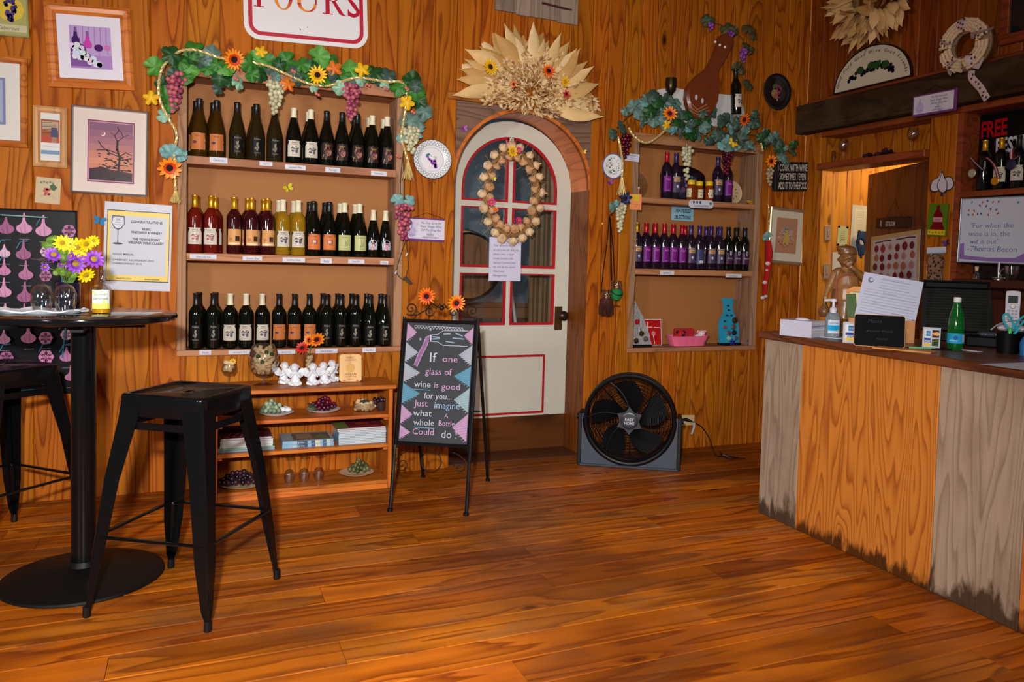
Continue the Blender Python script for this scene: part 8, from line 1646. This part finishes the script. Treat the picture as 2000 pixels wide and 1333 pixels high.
# monitor, seen from behind at an angle
P = FL(1868, 676, CZ); mo = thing('pos_monitor', 'large dark monitor standing behind the water bottle', 'monitor', at(P.x+.20, P.y+.16, CZ, -.80)); MONB = mat('monitor_black', (.003, .003, .004), .5, spec=.12)
MB().bbox(-.09, -.06, 0, .11, .08, .05, b=.006).build('stand', MONB, mo)
TM = Matrix.Translation((0, .0, .045)) @ Matrix.Rotation(PI/2-.20, 4, 'X'); MB().prism([(-.150, 0), (.150, 0), (.125, .235), (-.150, .235)], -.02, 0, T=TM).build('shell', MONB, mo); frame_mb(.27, .036, .008, .01, MB()).build('top_bezel', MONB, mo, T=TM @ Matrix.Translation((-.010, .213, .0)))
mb = MB(); [mb.box(-.13, .02+.0125*i, 0, .118, .025+.0125*i, .002) for i in range(14)]; mb.build('vent_rib', mat('dark_olive_plastic', S(20, 22, 12), .7, spec=.1), mo, T=TM)
mb = MB(); rnd = random.Random(9)
gear = thing('card_terminal', 'dark card terminal wrapped in clear plastic beside the monitor foot', 'card terminal', at(P.x+.14, P.y-.06, CZ, -.9)); MB().bbox(-.10, -.05, 0, .10, .05, .045, b=.006).build('terminal_body', MONB, gear); MB().bbox(-.06, -.03, .045, .05, .03, .062, b=.01).build('plastic_wrap', mat('crumpled_wrap', S(60, 66, 76), .15, bump=1., bscale=60), gear); MB().ball((.085, -.045, .03), .006, 8, 6).build('blue_light', mat('cyan_led', S(30, 120, 170), .3), gear, smooth=True)
# black bar shelf behind the counter with phone, pen cup, scissors
bx = thing('black_organizer', 'low black organizer box behind the counter top at the right edge', 'box', at(3.02, 2.25, 0)); MB().bbox(.085, -.9, .0, .34, .05, CZ+.075, b=.006).build('box_body', MONB, bx); BZ_ = CZ+.0755
def bp(px, py): return FL(px, py, BZ_)
pp = XP(1977, 616, 3.17); ph = thing('cordless_phone', 'white cordless phone standing in its cradle at the right edge', 'phone', at(3.17, pp.y, BZ_, -.95)); PH = mat('phone_white', S(196, 196, 210), .35)
MB().bbox(-.052, -.045, 0, .052, .05, .022, b=.008).build('cradle', PH, ph)
TH = Matrix.Translation((0, .0, .016)) @ Matrix.Rotation(PI/2-.26, 4, 'X'); MB().prism([(p.x, p.y) for p in catmull([Vector(q) for q in ((-.024, 0, 0), (.024, 0, 0), (.026, .06, 0), (.027, .14, 0), (.018, .153, 0), (-.018, .153, 0), (-.027, .14, 0), (-.026, .06, 0))], 3, True)], -.014, .006, T=TH).build('handset', PH, ph, smooth=True, ang=35)
MB().box(-.018, .100, .006, .018, .132, .0072).build('display', mat('lcd', S(40, 60, 60), .2), ph, T=TH)
MB().lathe([(0, .0085), (.008, .0085), (.010, .006)], 16, T=Matrix.Translation((0, .086, 0))).build('round_key', SILVER, ph, T=TH); mb = MB()
[MB().bbox(-.018+.0135*i, .022+.0135*j, .006, -.009+.0135*i, .030+.0135*j, .008, b=.0008).build('phone_key', mat('phone_key_grey', S(150, 150, 170), .5), ph, T=TH) for i in range(3) for j in range(4)]
sc = XP(1975, 668, 2.98); cup = thing('pen_cup', 'black pen cup holding turquoise scissors and a green marker', 'cup', at(2.98, sc.y, CZ, -.8)); cup.location.x = 2.96
MB().lathe([(0, 0), (.038, 0), (.042, .08), (.039, .08), (.035, .004), (0, .004)], 20).build('cup_body', MONB, cup, smooth=True)
so_ = thing('scissors', 'turquoise-handled scissors standing handles up in the black pen cup', 'scissors', cup.matrix_world @ Matrix.Translation((0, 0, .02))); TQ = mat('turquoise_plastic', S(30, 160, 180), .35)
for s_, dx, rot in ((-1, -.014, .25), (1, .028, -.5)):
    MB().tube([(dx+(.017*math.cos(a)*math.cos(rot)-.030*math.sin(a)*math.sin(rot)), 0, .105+(.017*math.cos(a)*math.sin(-rot)+.030*math.sin(a)*math.cos(rot))) for a in [2*PI*i/20 for i in range(20)]], .0045, 7, closed=True).build('handle', TQ, so_, smooth=True); MB().tube([(dx*.8, 0, .078), (0, 0, .04)], [.006, .006], 7).build('shank', TQ, so_)
    MB().box(-.004, s_*.001-.001, 0, .004, s_*.001+.001, .045).build('blade', SILVER, so_)
mk = thing('green_marker', 'bright green marker in the black pen cup with the scissors', 'marker', cup.matrix_world @ Matrix.Translation((-.012, -.014, .01))); MB().limb((0, 0, 0), (.004, 0, .085), .008, .007, 10).build('body', mat('marker_green', S(60, 190, 90), .3), mk, smooth=True)
pb = XP(2003, 665, 2.96); t = thing('blue_pump_bottle', 'small blue bottle cut off by the right edge of the image', 'bottle', at(2.96, pb.y, CZ)); MB().lathe([(0, 0), (.018, 0), (.020, .05), (.010, .07), (.004, .075), (.004, .09), (.009, .092), (0, .096)], 18).build('bottle_body', mat('blue_plastic', S(30, 100, 160), .3), t, smooth=True)
tag(MB().tube(catmull([XP(1935, 645, 3.0), XP(1950, 634, 3.02), XP(1975, 628, 3.05), XP(2010, 627, 3.05)], 8), .003, 6).build('grey_cable', mat('grey_cable_plastic', S(150, 146, 146), .4), smooth=True), 'pale grey cable arching behind the scissors', 'cable')

# ================================================================= carved chef statue
ST = wood('carved_brown_wood', S(150, 104, 60), S(104, 66, 34), 'Z', rings=3, rough=.35, knots=0, spread=.02, coat=.2)
P = Vector((2.93, 2.99, CZ)); cs = thing('chef_statue', 'carved brown wooden chef statue in cap and apron kissing his fingertips', 'statue', atv(P, -.62, 1.06)); mb = MB()
# local x to his left (image right), -y towards the camera, z up; total height .40
mb.bbox(-.055, -.045, 0, .055, .05, .018, b=.004)
for s_ in (-1, 1):
    mb.limb((s_*.026, -.018, .026), (s_*.028, -.050, .022), .018, .014); mb.limb((s_*.026, .0, .03), (s_*.028, .0, .115), .019, .026)
mb.limb((0, .0, .13), (0, -.004, .185), .054, .060, 14); mb.limb((.0, -.014, .155), (0, -.012, .205), .054, .052, 14); mb.limb((0, .0, .21), (0, .004, .265), .052, .046, 14); mb.limb((0, .004, .27), (.0, .004, .292), .046, .024)
mb.limb((-.036, .004, .282), (.036, .004, .282), .022, .022)
mb.limb((0, -.002, .295), (.0, -.006, .31), .020, .018); mb.ball((-.002, -.008, .340), .039, 16, 12, (.90, .95, 1.08)); mb.ball((-.002, -.046, .336), .009, 8, 6); mb.ball((-.016, -.040, .326), .012, 8, 6); mb.ball((.012, -.040, .326), .012, 8, 6); mb.ball((-.002, -.036, .312), .011, 8, 6)
mb.ball((.033, -.002, .338), .009, 8, 6); mb.ball((-.037, -.002, .338), .009, 8, 6); mb.limb((-.022, -.042, .352), (-.010, -.045, .354), .0035, .0035, 6); mb.limb((.006, -.045, .354), (.018, -.042, .352), .0035, .0035, 6)
# his left arm (image right): shoulder out to elbow, forearm up to the mouth
mb.limb((.050, .004, .275), (.092, -.010, .240), .021, .018); mb.limb((.092, -.010, .240), (.030, -.046, .293), .017, .011)
mb.limb((.030, -.046, .293), (.010, -.050, .306), .012, .010)
for i, (dx, dz) in enumerate(((-.018, .010), (-.016, .015), (-.012, .019), (-.006, .021))): mb.limb((.010, -.050, .304+.003*i), (.010+dx, -.046, .304+dz), .0052, .0040, 6)
mb.limb((.014, -.052, .300), (.0, -.054, .300), .005, .004, 6)
# his right arm (image left) hanging down holding a gourd bottle
mb.limb((-.048, .004, .275), (-.074, -.008, .215), .021, .016); mb.limb((-.074, -.008, .215), (-.090, -.024, .168), .015, .011); mb.limb((-.090, -.024, .166), (-.092, -.026, .150), .013, .011)
for i in range(4): mb.limb((-.098+.007*i, -.032, .156), (-.097+.007*i, -.036, .142), .0045, .0038, 6)
mb.limb((-.082, -.022, .158), (-.078, -.034, .148), .0045, .0035, 6)
body = remesh(mb.build('body', ST, cs), .0032, 3)
DKW = wood('carved_dark_wood', S(120, 80, 46), S(80, 48, 24), 'Z', rings=3, rough=.35, knots=0, spread=.02, coat=.2)
v = []; f = []; n = 40       # apron and shirt hem with folds
for k_, (z, r) in enumerate(((.205, .060), (.17, .064), (.13, .067), (.09, .070), (.075, .071))):
    for i in range(n): a = 2*PI*i/n; fold = 1+.05*math.sin(7*a+k_*.4)*(k_/4.); v.append((r*fold*math.cos(a)*.98, r*fold*math.sin(a)*.92-.002, z+.008*math.sin(5*a)*(k_ == 4)))
for k_ in range(4): f += [(k_*n+i, k_*n+(i+1) % n, (k_+1)*n+(i+1) % n, (k_+1)*n+i) for i in range(n)]
MB().add(v, f).build('apron', ST, cs, smooth=True)
v = []; f = []
for k_, (z, r) in enumerate(((.262, .052), (.24, .056), (.215, .060), (.203, .066))):
    for i in range(n): a = 2*PI*i/n; fold = 1+.04*math.sin(8*a)*(k_/3.); v.append((r*fold*math.cos(a)*1.02, r*fold*math.sin(a)*.94, z))
for k_ in range(3): f += [(k_*n+i, k_*n+(i+1) % n, (k_+1)*n+(i+1) % n, (k_+1)*n+i) for i in range(n)]
MB().add(v, f).build('shirt', ST, cs, smooth=True)
remesh(MB().ball((-.004, .002, .384), .040, 16, 9, (1.10, 1.12, .52)).ball((-.018, -.010, .388), .028, 12, 8, (1.2, 1.1, .55)).lathe([(.0, .362), (.038, .362), (.041, .366), (.041, .378), (.0, .38)], 22, c=(-.002, -.003, 0)).build('cap', DKW, cs), .003, 3)
MB().tube(catmull([(-.026, -.012, .288), (0, -.030, .276), (.026, -.012, .288), (.02, .024, .29), (-.02, .024, .29)], 6, True), .009, 7, closed=True, flat=.6).build('neckerchief', DKW, cs, smooth=True)
MB().lathe([(0, 0), (.018, .002), (.027, .020), (.026, .036), (.014, .052), (.009, .066), (.009, .084), (0, .085)], 18, c=(-.094, -.030, .072)).build('gourd_bottle', DKW, cs, smooth=True)
MB().tube(catmull([(.03, -.03, .27), (-.010, -.050, .268), (-.040, -.052, .255), (-.050, -.052, .22), (-.046, -.060, .17), (-.046, -.062, .11), (-.048, -.062, .085)], 6), .0022, 6).build('red_cord', mat('red_cord', S(170, 60, 60), .6), cs, smooth=True)
tag(MB().bbox(-.10, -.04, 0, .12, .06, .055, b=.003).build('silver_box', mat('grey_lilac_box', S(150, 144, 156), .4), T=at(3.04, 2.86, CZ, -.8)), 'grey box behind the statue and the wooden holder', 'box')
